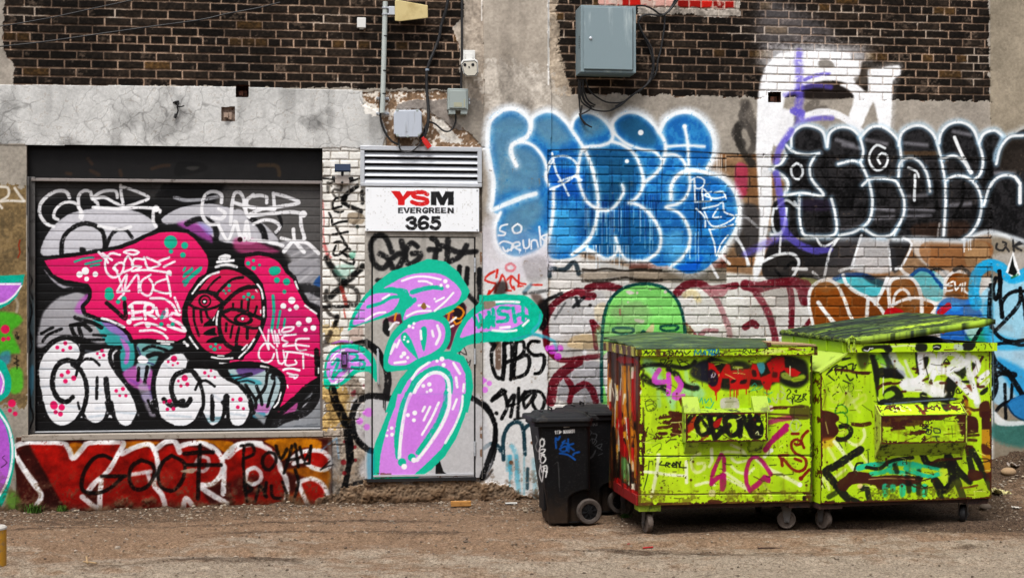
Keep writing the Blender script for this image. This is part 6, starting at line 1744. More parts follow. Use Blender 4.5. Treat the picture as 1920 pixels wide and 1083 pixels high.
def build_fixtures():
    # ---- mast
    root = empty("antenna_mast", tuple(wp(718, 210, .03)), label="pale grey steel pole bracketed to the wall left of the junction box", cat="pole")
    mb = MB(); mb.tube([wp(717, 212, .075), wp(722.5, 3.5, .075)], .0215, 16); mb.build("pole", mat("pole_paint", '#b3bab5', .45, dirt='#8f958f', dirt_amt=.35), root, smooth=True)
    for y, d in ((185, .02), (213, .02)):
        mb = MB(); c = wp(717.4, y, .0)
        mb.box(c - WE * .055 - UP * .012, WE * .11, WN * .012, UP * .024)
        mb.box(c - WE * .03 - UP * .012 + WN * .012, WE * .06, WN * .045, UP * .02)
        mb.tube([c - WE * .048 + WN * .012, c - WE * .048 + WN * .022], .007, 8); mb.tube([c + WE * .048 + WN * .012, c + WE * .048 + WN * .022], .007, 8)
        mb.build("bracket", M_GALV, root, bevel=.002)
    for y in (68, 133, 176):
        mb = MB(); c = wp(718 + (213 - y) * .027, y, .075); mb.tube([c - UP * .005, c + UP * .005], .0232, 14); mb.build("cable_tie", M_BLACK, root)
    # ---- antenna
    ro = empty("panel_antenna", tuple(wp(770, 30, .1)), label="cream yellow wedge shaped antenna clamped to the top of the pole", cat="antenna")
    F = [(740.5, 2), (744, 0), (802, 10.5), (802.5, 34), (750, 40.5), (740.5, 39.5)]
    mb = MB(); mb.hexa([Vector(wp(x, y, .055)) for x, y in F], [Vector(wp(x, y, .115)) for x, y in F]); mb.build("housing", M_CREAM, ro, bevel=.006, seg=3)
    mb = MB(); wbox(mb, 729, 12, 740.5, 28, .07, .03); mb.build("clamp_arm", M_GALV, ro, bevel=.003)
    for y in (15, 27):
        mb = MB(); c = wp(722.2, y, .075); mb.tube([c - UP * .007, c + UP * .007], .028, 14); mb.box(c + WE * .02 - UP * .007 - WN * .02, WE * .03, WN * .04, UP * .014); mb.build("u_clamp", M_GALV, ro, bevel=.001)
    # ---- small white sensor
    ro = empty("wall_sensor", tuple(wp(678, 52, .01)), label="small white square box alone on the dark brick", cat="sensor box")
    mb = MB(); wbox(mb, 669.5, 33, 686, 52, .0, .045); mb.build("housing", M_WHITE, ro, bevel=.004)
    mb = MB(); wbox(mb, 674, 51.8, 682, 54.5, .0, .03); mb.build("base_clip", M_WHITE, ro)
    # ---- camera
    ro = empty("security_camera", tuple(wp(880, 120, .02)), label="white security camera with dark lenses on the concrete pier", cat="camera")
    mb = MB(); wbox(mb, 868.5, 94, 891, 113, .02, .012); wbox(mb, 874, 100, 886, 118, .03, .06); mb.build("mount_plate", M_WHITE, ro, bevel=.003)
    fr = [(864, 118), (868, 112), (891, 110.5), (896, 115), (897, 136), (892, 143), (875, 143.5), (869, 138)]
    mb = MB(); mb.hexa([Vector(wp(x, y, .05)) for x, y in fr], [Vector(wp(x, y, .17)) for x, y in fr]); mb.build("housing", M_WHITE, ro, bevel=.006, seg=3)
    ce = np.mean(fr, 0)
    fi = [(ce[0] + (x - ce[0]) * .84, ce[1] + 1.5 + (y - ce[1]) * .80) for x, y in fr]
    mb = MB(); a_ = [Vector(wp(x, y, .171)) for x, y in fi]; b_ = [Vector(wp(ce[0] + (x - ce[0]) * .93, ce[1] + (y - ce[1]) * .93, .170)) for x, y in fi]
    fo = [(ce[0] + (x - ce[0]) * .91, ce[1] + 1.2 + (y - ce[1]) * .88) for x, y in fr]
    mb.hexa([Vector(wp(x, y, .165)) for x, y in fo], [Vector(wp(x, y, .172)) for x, y in fo]); mb.build("face_gasket", M_BLACK, ro)
    mb = MB(); mb.hexa([Vector(wp(x, y, .170)) for x, y in fi], [Vector(wp(x, y, .176)) for x, y in fi]); mb.build("face_plate", mat("camera_face", '#c9c3b4', .4), ro)
    for x, y, r in ((871.5, 122.5, .013), (886.5, 122.5, .013), (879.5, 127, .007)):
        mb = MB(); mb.lathe(wp(x, y - 1, .176), WN, [(-.003, r), (.004, r), (.004, r * .8), (.0015, r * .7), (.003, r * .4), (.0035, 0)], 18); mb.build("lens", M_LENS, ro, smooth=True)
    # ---- green-grey box right of the mast
    ro = empty("network_box", tuple(wp(858, 213, .02)), label="grey green plastic box with two flaps under the camera", cat="utility box")
    mb = MB(); wbox(mb, 839.5, 166, 878, 206, .0, .085); mb.build("housing", M_GREYP, ro, bevel=.006, seg=3)
    mb = MB(); wbox(mb, 843, 170, 875, 203, .085, .012); mb.build("cover", M_GREYP, ro, bevel=.004)
    mb = MB(); wbox(mb, 841.5, 206, 854, 214, .0, .08); wbox(mb, 864, 206, 876.5, 214, .0, .08); mb.build("flaps", M_GREYP, ro, bevel=.003)
    mb = MB(); wbox(mb, 851, 192, 866, 200.5, .097, .0015); wbox(mb, 869.5, 186, 872, 201, .097, .0015); mb.build("rating_plate", mat("plate_beige", '#a5a58d', .6), ro)
    mb = MB(); wbox(mb, 878.6, 184, 881.5, 188, .03, .03); wbox(mb, 878.6, 190, 881.5, 195, .03, .03); mb.build("latch", M_GALV, ro, bevel=.001)
    # ---- junction box
    ro = empty("junction_box", tuple(wp(765, 258, .02)), label="pale square junction box just above the louvre vent", cat="junction box")
    fr = [(738, 213), (742, 206.5), (786, 206), (791, 211), (791.5, 249), (784, 257.5), (749, 257.8), (738.5, 251)]
    mb = MB(); mb.hexa([Vector(wp(x, y, .0)) for x, y in fr], [Vector(wp(x, y, .085)) for x, y in fr]); mb.build("housing", M_PALE, ro, bevel=.004)
    ce = np.array((764.5, 232)); fi = [tuple(ce + (np.array(q) - ce) * .975) for q in fr]
    mb = MB(); mb.hexa([Vector(wp(x, y, .087)) for x, y in fi], [Vector(wp(x, y, .105)) for x, y in fi]); mb.build("lid", M_PALE, ro, bevel=.006, seg=3)
    mb = MB(); wbox(mb, 761, 211, 765, 247, .105, .003); mb.build("lid_rib", M_PALE, ro, bevel=.001)
    for x, y in ((745, 208), (782, 208), (745, 254), (785, 253), (764.5, 256)):
        mb = MB(); mb.lathe(wp(x, y, .09), WN, [(0, .012), (.014, .012), (.016, .008), (.016, 0)], 10); mb.build("screw_cap", M_GREYP, ro)
    # ---- electrical cabinet
    ro = empty("electrical_cabinet", tuple(wp(1140, 140, .02)), label="large blue grey steel cabinet with a round lock, mounted on the dark brick", cat="cabinet")
    mb = MB(); wbox(mb, 1089, 11, 1192.5, 136, .0, .25); mb.build("body", M_CAB, ro, bevel=.004)
    mb = MB(); wbox(mb, 1095, 14.5, 1187, 130.5, .25, .012); mb.build("door_gasket", M_BLACK, ro)
    mb = MB(); wbox(mb, 1094.8, 14, 1186.3, 130.2, .257, .014); mb.build("door", M_CAB, ro, bevel=.004)
    mb = MB(); mb.lathe(wp(1107.5, 72, .271), WN, [(-.002, .013), (.006, .013), (.009, .009), (.009, 0)], 18); mb.build("lock", M_GALV, ro, smooth=True)
    mb = MB(); n0 = wp(1089, 11, .25)
    for i in range(6):
        c = wp(1089, 66 + i * 4.2, .25) - WN * .09 - WE * .0015
        mb.box(c - UP * .006, WE * .003, WN * .035, UP * .006)
    mb.build("vent_slots", M_DARK, ro)
    # ---- solar lamp
    ro = empty("solar_lamp", tuple(wp(642, 344, .02)), label="small solar lamp with a dark panel on the white brick jamb", cat="lamp")
    mb = MB(); a = wp(627.5, 320, .10); b = wp(657.5, 320, .10); t = wp(627.5, 306, .05); mb.hexa([Vector(a), Vector(b), Vector(b - WN * .01 - UP * .012), Vector(a - WN * .01 - UP * .012)], [Vector(a + UP * .062 - WN * .04), Vector(b + UP * .062 - WN * .04), Vector(b + UP * .055 - WN * .055), Vector(a + UP * .055 - WN * .055)]); mb.build("solar_panel", M_SOLAR, ro, bevel=.003)
    mb = MB(); mb.tube([wp(642, 318, .06), wp(642, 330, .05)], .012, 10); mb.tube([wp(624, 333, .02), wp(632, 335, .05)], .016, 10); mb.tube([wp(652, 335, .05), wp(661, 335, .02)], .016, 10); mb.build("arm", M_BLACK, ro, smooth=True)
    mb = MB(); wbox(mb, 628.5, 328.5, 655, 344.5, .0, .06); mb.build("lamp_head", mat("lamp_grid", '#b8ada4', .4, dirt='#8d837a', dirt_amt=.4, scale=60), ro, bevel=.005, seg=3)
    mb = MB(); mb.lathe(wp(641.5, 342, .06), WN, [(0, .011), (.012, .010), (.016, .006), (.017, 0)], 14); mb.build("motion_sensor", M_BLACK, ro, smooth=True)
    # ---- intercom
    ro = empty("intercom", tuple(wp(645, 692, .02)), label="small violet intercom box beside the painted number leaf", cat="intercom")
    mb = MB(); wbox(mb, 640, 660, 651, 688, .0, .035); mb.build("housing", mat("intercom_black", '#1a1520', .5), ro, bevel=.003)
    mb = MB(); wbox(mb, 642, 664.5, 649.5, 683, .035, .004); mb.build("face_plate", mat("intercom_violet", '#7d4f93', .5, dirt='#4b2e58', dirt_amt=.5, scale=40), ro, bevel=.002)
    # ---- hook
    mb = MB(); P = path([1300, 770, 1340, 760, 1330, 800, 1335, 830, 1325, 860, 1312, 885], [.005, .05, .03, .03, .02], 'A1', 4); mb.tube(P, .007, 7); mb.tube(path([1330, 800, 1360, 800, 1382, 792], .03, 'A1', 4), .006, 7); mb.tube(path([1322, 855, 1310, 886], .025, 'A1', 4), .013, 8)
    mb.tube([wp(332, 193, .0), wp(332, 193, .012)], .02, 10)
    tag(mb.build("wall_hook", M_BLACK, None, smooth=True), "dark bent hook sticking out of the pale cracked lintel", "hook")
    # ---- cables
    cable("cable", [((842, -10, 836, 20, 828, 45, 822, 75, 806, 115, 800.5, 135, 800, 165, 803, 200, 803, 225, 798, 250, 788, 268), [.06, .03, .03, .03, .05, .06], 'P')], "thick black cable running down the dark brick to the junction box", .0085)
    cable("cable", [((866, -10, 866, 40, 866, 100, 864.5, 166), .03, 'P')], "straight black cable dropping into the grey green box", .0065)
    cable("cable", [((713.5, 176, 713, 200, 714, 225, 722, 248, 735, 265, 748, 271), [.08, .05, .04, .05], 'P')], "black cable looping from the pole down to the vent", .006)
    cable("cable", [((854, 214, 854.5, 228, 848, 242, 838, 247, 828, 243, 818, 234, 806, 229, 798, 236, 793, 252, 786, 260), [.04, .03, .02, .04, .05], 'P')], "black cable looping below the grey green box", .005)
    cable("cable", [((748, 260, 748, 272, 752, 282, 764, 285.5, 776, 281, 788, 270, 795, 262), [.05, .075, .075, .07, .06], 'P')], "black cable sagging across the top of the louvre vent", .0045)
    mb = MB(); c0 = wp(795, 262, .08); dr = (wp(806, 277, .08) - c0); L = np.linalg.norm(dr); dr /= L; sd = np.cross(WN, dr)
    mb.box(c0 - sd * .022 - WN * .008, dr * L, sd * .044, WN * .016); mb.box(c0 - dr * .025 - sd * .014 - WN * .008, dr * .025, sd * .028, WN * .016)
    tag(mb.build("cable_tag", M_RED, None, bevel=.003), "bright red plastic tag hanging on a black cable over the vent", "tag")
    mb = MB(); c0 = wp(801, 131, .03); mb.tube([c0 - UP * .008, c0 + UP * .008], .016, 10)
    tag(mb.build("cable_clip", mat("clip_blue_grey", '#8d98a6', .5), None), "small pale clip holding the thick black cable to the brick", "clip")
    cable("cable_bundle", [((125, 600, 125, 700, 130, 760, 138, 860, 150, 900, 175, 940), [.10, .04, .03, .03], 'X3'), ((140, 600, 135, 690, 145, 760, 190, 800, 240, 825, 320, 835, 380, 825, 430, 790), [.1, .05, .04, .03], 'X3'),
        ((150, 600, 170, 700, 200, 760, 250, 790), [.1, .05, .03], 'X3'), ((175, 590, 200, 670, 250, 720, 330, 765, 420, 772, 470, 760), [.1, .05, .03], 'X3'), ((160, 600, 155, 700, 175, 760, 220, 810, 160, 850, 130, 860), [.1, .05, .03], 'X3'),
        ((135, 600, 150, 720, 190, 780, 240, 800), [.1, .05, .03], 'X3'), ((130, 850, 140, 880, 180, 930, 225, 955), .03, 'X3'), ((150, 790, 140, 850, 132, 860, 150, 900, 185, 935), .03, 'X3')], "tangle of thin black cables hanging under the blue grey cabinet", .0045)
    cable("cable_bundle", [((860, -20, 820, 40, 770, 95, 720, 110, 660, 70, 600, 45, 540, 45), [.08, .06, .06, .15, .25], 'X4'), ((845, -20, 800, 60, 750, 110, 720, 120, 640, 110, 580, 120, 555, 160, 560, 210, 600, 290, 640, 380, 660, 470, 650, 560, 610, 640, 540, 690, 450, 760, 380, 800), .035, 'X4'),
        ((750, 110, 748, 200, 735, 290, 720, 380, 700, 450, 690, 530, 660, 590, 600, 650, 560, 690), .03, 'X4'), ((555, 180, 590, 260, 650, 360, 668, 480, 655, 580, 600, 650, 500, 720, 420, 790, 340, 830), .045, 'X4'), ((835, -20, 790, 70, 735, 118), .06, 'X4')], "black cables gathered on the brick right of the blue grey cabinet", .0052)
    cable("thin_wire", [((-20, 200, 120, 180, 400, 130, 700, 65, 1000, 0, 1100, -25), .04, 'A1')], "thin dark wire stretched across the upper left brick, the higher of two", .003)
    cable("thin_wire", [((-20, 352, 300, 318, 700, 262, 1100, 205, 1500, 150, 1700, 105, 1930, 62, 2100, 20), .04, 'A1')], "thin dark wire stretched across the upper left brick, the lower of two", .0035)

VIEWS['X3'] = (1053.75, 0, 4); VIEWS['X4'] = (1058.75, 0, 4)

def build_opposite():
    """an unseen building added across the alley, behind the viewer, to keep the low sky off the wall"""
    root = empty("sky_block_building", (0, -4, 0), label="unseen brick building added behind the viewer to block low sky light", cat="building")
    bm_ = brick_material()
    mb = MB(); mb.box((-26, -10, 0), (54, 0, 0), (0, 7.2, 0), (0, 0, 6.6)); mb.build("wall", bm_, root)
    mb = MB(); mb.box((-26.1, -10.1, 6.602), (54.2, 0, 0), (0, 7.5, 0), (0, 0, .25)); mb.build("cornice", M_SILL, root)
    for i in range(7):  # windows dress the added, unseen building
        x = -21 + i * 6.6
        mb = MB(); mb.box((x, -2.84, 1.3), (1.6, 0, 0), (0, .1, 0), (0, 0, 2.2)); f = mb.build("window", M_SILL, root, bevel=.01)
        mb = MB(); mb.box((x + .1, -2.737, 1.42), (1.4, 0, 0), (0, .006, 0), (0, 0, 1.95)); mb.build("pane", M_LENS, f)
# ---------------------------------------------------------------- dumpsters
LIME = '#a9cf1c'

def lime_base(cv, rust=.5, streak=True):
    cv.fill_mask(np.ones_like(cv.X, bool), LIME, 1, .05)
    t = sstep(.52, .75, cv.n3)
    cv.rgb += (hexc('#bfdf35') - cv.rgb) * (t * .45)[..., None]
    t = sstep(.55, .8, fbm(cv.U * 9, cv.V * 1.3, 17, 4))
    cv.rgb += (hexc('#8fae1e') - cv.rgb) * (t * .35)[..., None]

def chips(cv, M, amt, col='#4a1a10', edge='#1d0f0a'):
    """flaked paint: rust with a darker rim inside mask M"""
    n = cv.n2 * .55 + cv.n1 * .45
    R = M & (n > amt)
    E = M & (n > amt - .02) & ~R
    cv.fill_mask(R, col, .95, .35); cv.fill_mask(E, edge, .6, .2)

class Frame:
    def __init__(s, F, tan, w, dep):
        k = math.hypot(1, tan)
        s.F = np.array([F[0], F[1], 0.0]); s.e = np.array([1, tan, 0]) / k; s.n = np.array([tan, -1, 0]) / k   # n: towards the alley
        s.w, s.dep = w, dep
    def p(s, a, b, z):
        """a along the front, b into the wall, z up"""
        return s.F + s.e * a - s.n * b + UP * z
    def box(s, mb, a0, a1, b0, b1, z0, z1):
        return mb.box(s.p(a0, b0, z0), s.e * (a1 - a0), -s.n * (b1 - b0), UP * (z1 - z0))
    def front(s, a0, a1, z0, z1, b, res, seed, base=LIME):
        return Canvas(s.p(a0, b, z0), s.e, UP, res, int(round((a1 - a0) / res)), int(round((z1 - z0) / res)), base, seed)
    def left(s, b0, b1, z0, z1, a, res, seed, base=LIME):
        return Canvas(s.p(a, b1, z0), s.n, UP, res, int(round((b1 - b0) / res)), int(round((z1 - z0) / res)), base, seed)

M_LIME = mat("lime_steel", LIME, .42, spec=.5, dirt='#6d7a1c', dirt_amt=.30, scale=8, var=.06)
M_LIMED = mat("lime_steel_worn_or_shade", '#9dbb2c', .55, spec=.4, dirt='#2e2f1c', dirt_amt=.55, scale=18, bump=.15)  # worn steel; its darker tone also stands in for pocket underside shade
M_LIDG = mat("dark_green_lid", '#4d5a48', .55, dirt='#23291f', dirt_amt=.5, scale=6, stretch=(1, 3, 3), bump=.1)
M_WHEEL = mat("caster_wheel_grey", '#5d5148', .7, dirt='#3a3028', dirt_amt=.5, scale=25)
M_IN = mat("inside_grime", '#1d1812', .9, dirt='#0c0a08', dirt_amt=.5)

def caster(fr, parent, a, b, yaw=0.0, r=.072, grey=True):
    d = fr.n * math.cos(yaw) + fr.e * math.sin(yaw)          # rolling direction
    ax = np.cross(UP, d)
    c = fr.p(a, b, r)
    mb = MB(); t = .022
    mb.lathe(c, ax, [(-t, 0), (-t, r * .30), (-t * .9, r * .33), (-t * .75, r * .80), (-t, r * .84), (-t * .95, r * .95), (-t * .6, r), (t * .6, r), (t * .95, r * .95), (t, r * .84), (t * .75, r * .80), (t * .9, r * .33), (t, r * .3), (t, 0)], 30)
    w = mb.build("caster_wheel", M_WHEEL if grey else M_BLACK, parent, smooth=True)
    mb = MB()
    for sgn in (-1, 1):
        q = c + ax * sgn * (t + .008)
        lo = [q - d * .018 - UP * .02, q + d * .018 - UP * .02, q + d * .04 + UP * .105, q - d * .04 + UP * .105]
        mb.hexa([Vector(v) for v in lo], [Vector(v + ax * sgn * .005) for v in lo])
        mb.tube([q, q + ax * sgn * .012], .010, 8)
    mb.box(c - ax * (t + .013) - d * .045 + UP * .105, ax * 2 * (t + .013), d * .09, UP * .012)
    mb.build("caster_fork", M_FRAME, parent)

def d1_front(cv):
    lime_base(cv)
    X, Y = cv.X, cv.Y
    K, RD, PK = '#0f0f0e', '#b30c0c', '#c451bd'
    cv.V_('C1')
    cv.f("470 280 560 290 640 380 700 560 760 620 900 560 1000 520 1100 640 1000 700 840 640 780 800 740 800 700 680 560 480 480 400", '#8fc9c4', soft=30, a=.6, wear=.25)
    cv.s("900 420 920 520 1000 560;560 380 620 520;620 620 630 760", 40, '#9bd0cb', 16, .5)
    cv.s("420 375 500 345 620 345 760 360 880 375 960 350 990 310", 38, K, 14, .95); cv.s("470 470 520 510 600 540 700 590", 60, K, 20, .9); cv.s("720 390 800 440 850 520 930 570 1010 578", 46, K, 14, .94)
    cv.s("620 330 680 360 640 310", 8, K, 3, .8); cv.s("640 295 700 290 670 340;700 330 720 310 760 300 740 330;810 290 850 360;840 320 920 300;830 290 930 340 870 360", 9, K, 2.5, .92)
    cv.f("960 370 1010 320 1100 290 1191 290 1191 520 1080 520 980 480 940 430", '#141230', soft=24, a=.93)
    cv.s("630 395 590 450 580 510 640 520 715 510;722 440 730 560 720 640", 44, PK, 7, .97); cv.s("810 480 850 540 830 600 780 650 800 680 870 660", 44, PK, 7, .97)
    cv.s("560 580 640 565", 5, '#b7c6c0', 2, .7)
    # painted red spill on the corner
    cv.f("395 280 420 290 410 360 425 420 400 470 420 520 450 590 420 640 440 700 425 760 410 860 430 900 400 930 385 930 385 280", '#b3100e', soft=8, a=.95, sm=False)
    cv.f("405 480 440 490 430 560 400 540", '#e6d6d0', soft=8, a=.9); cv.f("410 590 450 600 440 650 405 640", '#e6d6d0', soft=8, a=.8)
    cv.s("420 390 470 400 455 470 470 560", 20, '#2a1a10', 6, .6, wear=.3)
    cv.s("540 690 490 720 510 810 580 800 600 750 540 690;500 760 560 740 590 770", 9, '#3c4a16', 3, .75)
    cv.s("1040 720 1060 680 1070 740;1090 690 1100 730 1130 690;1100 770 1150 780 1180 720;1150 680 1160 720", 8, '#1f9a98', 3, .85)
    cv.s("380 662 600 664 980 664", 6, '#6d7a20', 2, .8)
    M = cv.mask("1202 790 1218 775 1222 770 1210 830 1207 905 1200 880 1198 800", 1)
    chips(cv, M, .48)
    M = cv.mask("1237 780 1281 768 1283 822 1225 822 1235 800", 2); chips(cv, M & (cv.n2 > .2), .52)
    cv.V_('C1')
    cv.s("640 880 720 870 860 850;680 930 860 910;630 1040 700 1040;760 1060 860 1020;700 980 760 960", 26, '#4c1c10', 5, .92, wear=.12); cv.s("740 830 870 850", 34, '#4c1c10', 5, .92, wear=.1)
    cv.s("850 700 880 780", 34, '#5a2110', 5, .9); cv.s("465 780 470 1000", 16, '#3a2413', 5, .7, wear=.25)
    cv.V_('C3')
    cv.s("465 20 470 160 460 280 465 440", 18, '#3a1d10', 5, .8, wear=.25); cv.s("700 160 740 130 800 125", 10, '#3c1a10', 3, .9); cv.s("640 70 680 70;620 10 700 0;760 70 850 40", 26, '#4c1c10', 5, .9, wear=.1); cv.s("880 98 940 98", 22, '#4c1c10', 4, .9)
    cv.s("500 240 540 220 520 270 500 240;560 200 640 160 650 200 600 260;480 150 560 120;520 60 600 100", 6, '#4d5c18', 2, .8)
    cv.s("525 340 510 480 470 635", 9, '#26301a', 3, .85); cv.s("530 350 560 345 560 380;580 330 600 330", 8, '#26301a', 3, .8)
    Wt = '#e6eccb'
    cv.s("620 285 600 460 550 705", 34, Wt, 10, .93); cv.s("480 452 600 462 700 480 900 495", 28, Wt, 9, .92); cv.s("902 350 905 560", 30, Wt, 8, .93)
    cv.s("1040 270 970 300 950 380 1000 460 1080 430 1085 370 1020 370;1160 220 1160 340", 28, '#dce6b0', 9, .8); cv.s("1000 590 1120 560 1191 590", 26, Wt, 10, .85)
    cv.s("650 350 630 380 690 385;690 400 700 360 740 370 700 385 730 405;750 385 790 385 770 360 760 400 800 405;805 410 800 350 830 380 830 405 840 350;845 350 835 405 900 410", 11, K, 2, .97)
    cv.f("385 580 440 570 450 600 390 610", '#1c1f10', soft=6, a=.85)
    cv.V_('C4')
    cv.s("20 230 30 340 0 400;120 260 180 250 340 260;220 180 330 230 370 280;230 320 280 360 380 340;230 400 280 450 350 470;450 420 400 470;170 520 270 570 400 640;160 460 400 620", 26, '#dde7ba', 9, .85)
    cv.s("560 300 630 235", 30, '#eef0dc', 8, .9); cv.s("480 330 600 420 700 470 800 520 920 585", 34, '#dfe8bb', 10, .9); cv.d("920 585 24 630 238 20", '#eef0dc', 6)
    cv.s("560 590 600 650 630 720;480 660 560 740", 24, '#dcd79a', 12, .6)
    MG = '#a3106a'
    cv.s("20 580 40 460 110 300 130 285 150 330 150 440", 34, MG, 7, .95); cv.f("110 480 160 470 175 580 150 650 110 640", MG, soft=8, a=.95); cv.s("20 580 90 510 150 490", 38, MG, 7, .95)
    cv.s("420 650 380 580 375 460 410 340 470 300 530 340 580 410 625 480", 34, MG, 7, .95); cv.s("420 640 500 570 560 510", 46, MG, 10, .93); cv.f("540 500 615 495 615 570 550 545", MG, soft=5, a=.96)
    cv.s("570 230 640 140 780 30", 46, MG, 8, .95); cv.V_('C2'); cv.s("590 935 700 900 840 880", 44, '#a02a70', 12, .85, wear=.12); cv.s("660 1083 740 1010 785 960", 46, MG, 8, .95)
    cv.V_('C4')
    DR = '#7c0f10'
    cv.s("1000 40 950 90 935 140 960 210;935 170 890 180 870 170;930 150 890 125 840 150 835 210 880 270 950 300 985 350 970 420 910 450 850 430 800 380 750 320;740 390 730 320 710 290 800 285;870 320 930 345;1015 430 950 500;840 68 905 68", 26, DR, 4, .97); cv.d("930 520 24", DR, 3)
    cv.s("165 378 225 382;610 388 680 382;680 490 850 478;380 300 340 295", 8, '#20260f', 2, .85); cv.f("440 170 480 160 500 190 460 195", '#20260f', soft=4, a=.85)
    cv.V_('C2')
    # big red tag with its black shadow and runs
    cv.f("-10 280 60 270 200 320 260 300 360 310 420 340 500 330 560 320 640 260 720 250 860 260 980 310 1010 420 1000 520 900 580 780 560 700 520 600 560 400 560 200 600 60 560 -10 500", '#0f0d0c', soft=26, a=.92)
    cv.f("240 360 330 360 340 380 250 385", '#b7c05c', soft=8, a=.8); cv.f("480 330 550 320 570 380 530 440 490 380", '#4d98a8', soft=10, a=.85); cv.f("730 430 820 420 830 500 740 480", '#a3b24c', soft=12, a=.75); cv.f("830 480 960 440 970 490 860 520", '#a3ba2a', soft=14, a=.85)
    cv.s("20 320 100 315 180 330;30 350 110 330", 14, '#9fb63a', 4, .7)
    cv.f("-10 320 40 330 110 430 170 330 205 340 220 400 420 380 440 330 480 340 520 470 620 430 580 330 640 280 700 255 760 265 770 370 860 380 930 420 900 460 840 465 760 400 720 420 710 520 640 520 610 600 560 590 520 500 420 490 400 590 210 590 200 480 130 480 110 590 70 630 10 580 -10 560", RD, soft=10, sm=False, a=.97)
    cv.f("-10 400 50 400 90 480 60 560 -10 540", '#15102c', soft=10, a=.9); cv.f("430 400 470 400 480 460 440 460", '#2a0b0a', soft=8, a=.85); cv.f("640 420 690 420 690 470 640 470", '#3a0a08', soft=10, a=.75); cv.f("220 500 270 490 260 520 220 530;320 500 380 490 370 530 310 540", '#200b08', soft=8, a=.9)
    cv.s("20 470 40 420 60 440 40 470 20 450", 9, '#c9c6d0', 3, .8)
    for x, y, L in ((70, 620, 80), (210, 580, 100), (250, 590, 90), (275, 590, 200), (290, 590, 60), (375, 590, 50), (585, 590, 60), (820, 360, 90), (290, 380, 50), (60, 610, 40)):
        cv.s(f"{x} {y} {x} {y+L}", 9, RD if y > 400 else '#c9c09a', 3, .95)
    cv.d("275 785 14", RD, 4)
    cv.s("430 560 460 530 480 560 440 590;470 600 520 580 540 560;420 610 440 600 470 600;560 620 600 640 640 620;560 700 600 680 600 720;610 690 620 720 580 720", 8, '#2f9c8c', 3, .8)
    cv.s("640 680 680 730 700 640;720 610 770 640 740 690 700 680;790 690 830 730;730 560 760 600", 16, '#a9b0a4', 6, .65)
    cv.s("790 610 810 590 830 620 800 650 790 690 830 680;850 640 870 650 860 690 845 660;880 650 930 660 890 700 940 690;930 650 900 690;950 690 960 640 990 640 960 670 985 700;870 610 890 600 885 625 870 610;850 690 848 740;840 690 842 720;870 700 900 720 960 700", 8, K, 2, .96)
    cv.f("590 765 640 755 650 810 590 815", '#d8c6b8', soft=5, a=.9); cv.s("600 795 640 785", 16, '#5a0f0c', 4, .9); cv.s("660 780 780 775", 28, '#471510', 6, .9, wear=.12)
    cv.s("590 840 800 850 1000 860;600 880 900 890;780 770 960 770", 16, '#4a2a18', 6, .8, wear=.25); cv.f("830 770 1010 760 1020 890 840 880", '#3c2717', soft=8, a=.7, wear=.36)
    cv.s("850 900 820 960 850 1020 900 1010 930 950 890 900 850 910;885 930 885 990", 12, '#a9b594', 4, .8)
    cv.f("120 690 280 680 290 800 130 800", '#b9b4ac', soft=5, a=.95, wear=.1)
    weather(cv, 7, 110)
    # weld seams, edges, grime along the foot
    cv.V_('P')
    cv.s("1195 855 1280 854 1523 852", 1.6, '#1d210d', .8, .9); cv.s("1195 927 1300 926 1523 922", 1.8, '#4b2f16', 1, .8, wear=.2)
    foot = (Y > 918) & ((cv.n2 * .5 + cv.n1 * .5) > .55); cv.fill_mask(foot, '#5b4a1a', .6, .3)
    bot = (Y > 941) | ((X > 1505) & (Y > 922)); chips(cv, bot, .45, '#4a2414')
    cv.V_('C4'); cv.f("-10 740 60 735 130 750 120 775 -10 775", '#4a1f12', soft=5, a=.9); cv.d("962 722 18", '#120a08', 4)
    cv.f("0 640 60 640 50 700 0 700", '#d9d2b4', soft=6, a=.8, wear=.2)
    edge = (X > 1518.5); cv.fill_mask(edge & (cv.n1 > .42), '#3a4a14', .7, .3)
    sp = ((cv.n1 * .7 + cv.n2 * .3) > .705); cv.fill_mask(sp, '#4c4a16', .75, .3)
    foot = sstep(880, 946, Y); cv.rgb += (hexc('#8a8a28') - cv.rgb) * (foot * .35 * sstep(.35, .65, cv.n2))[..., None]

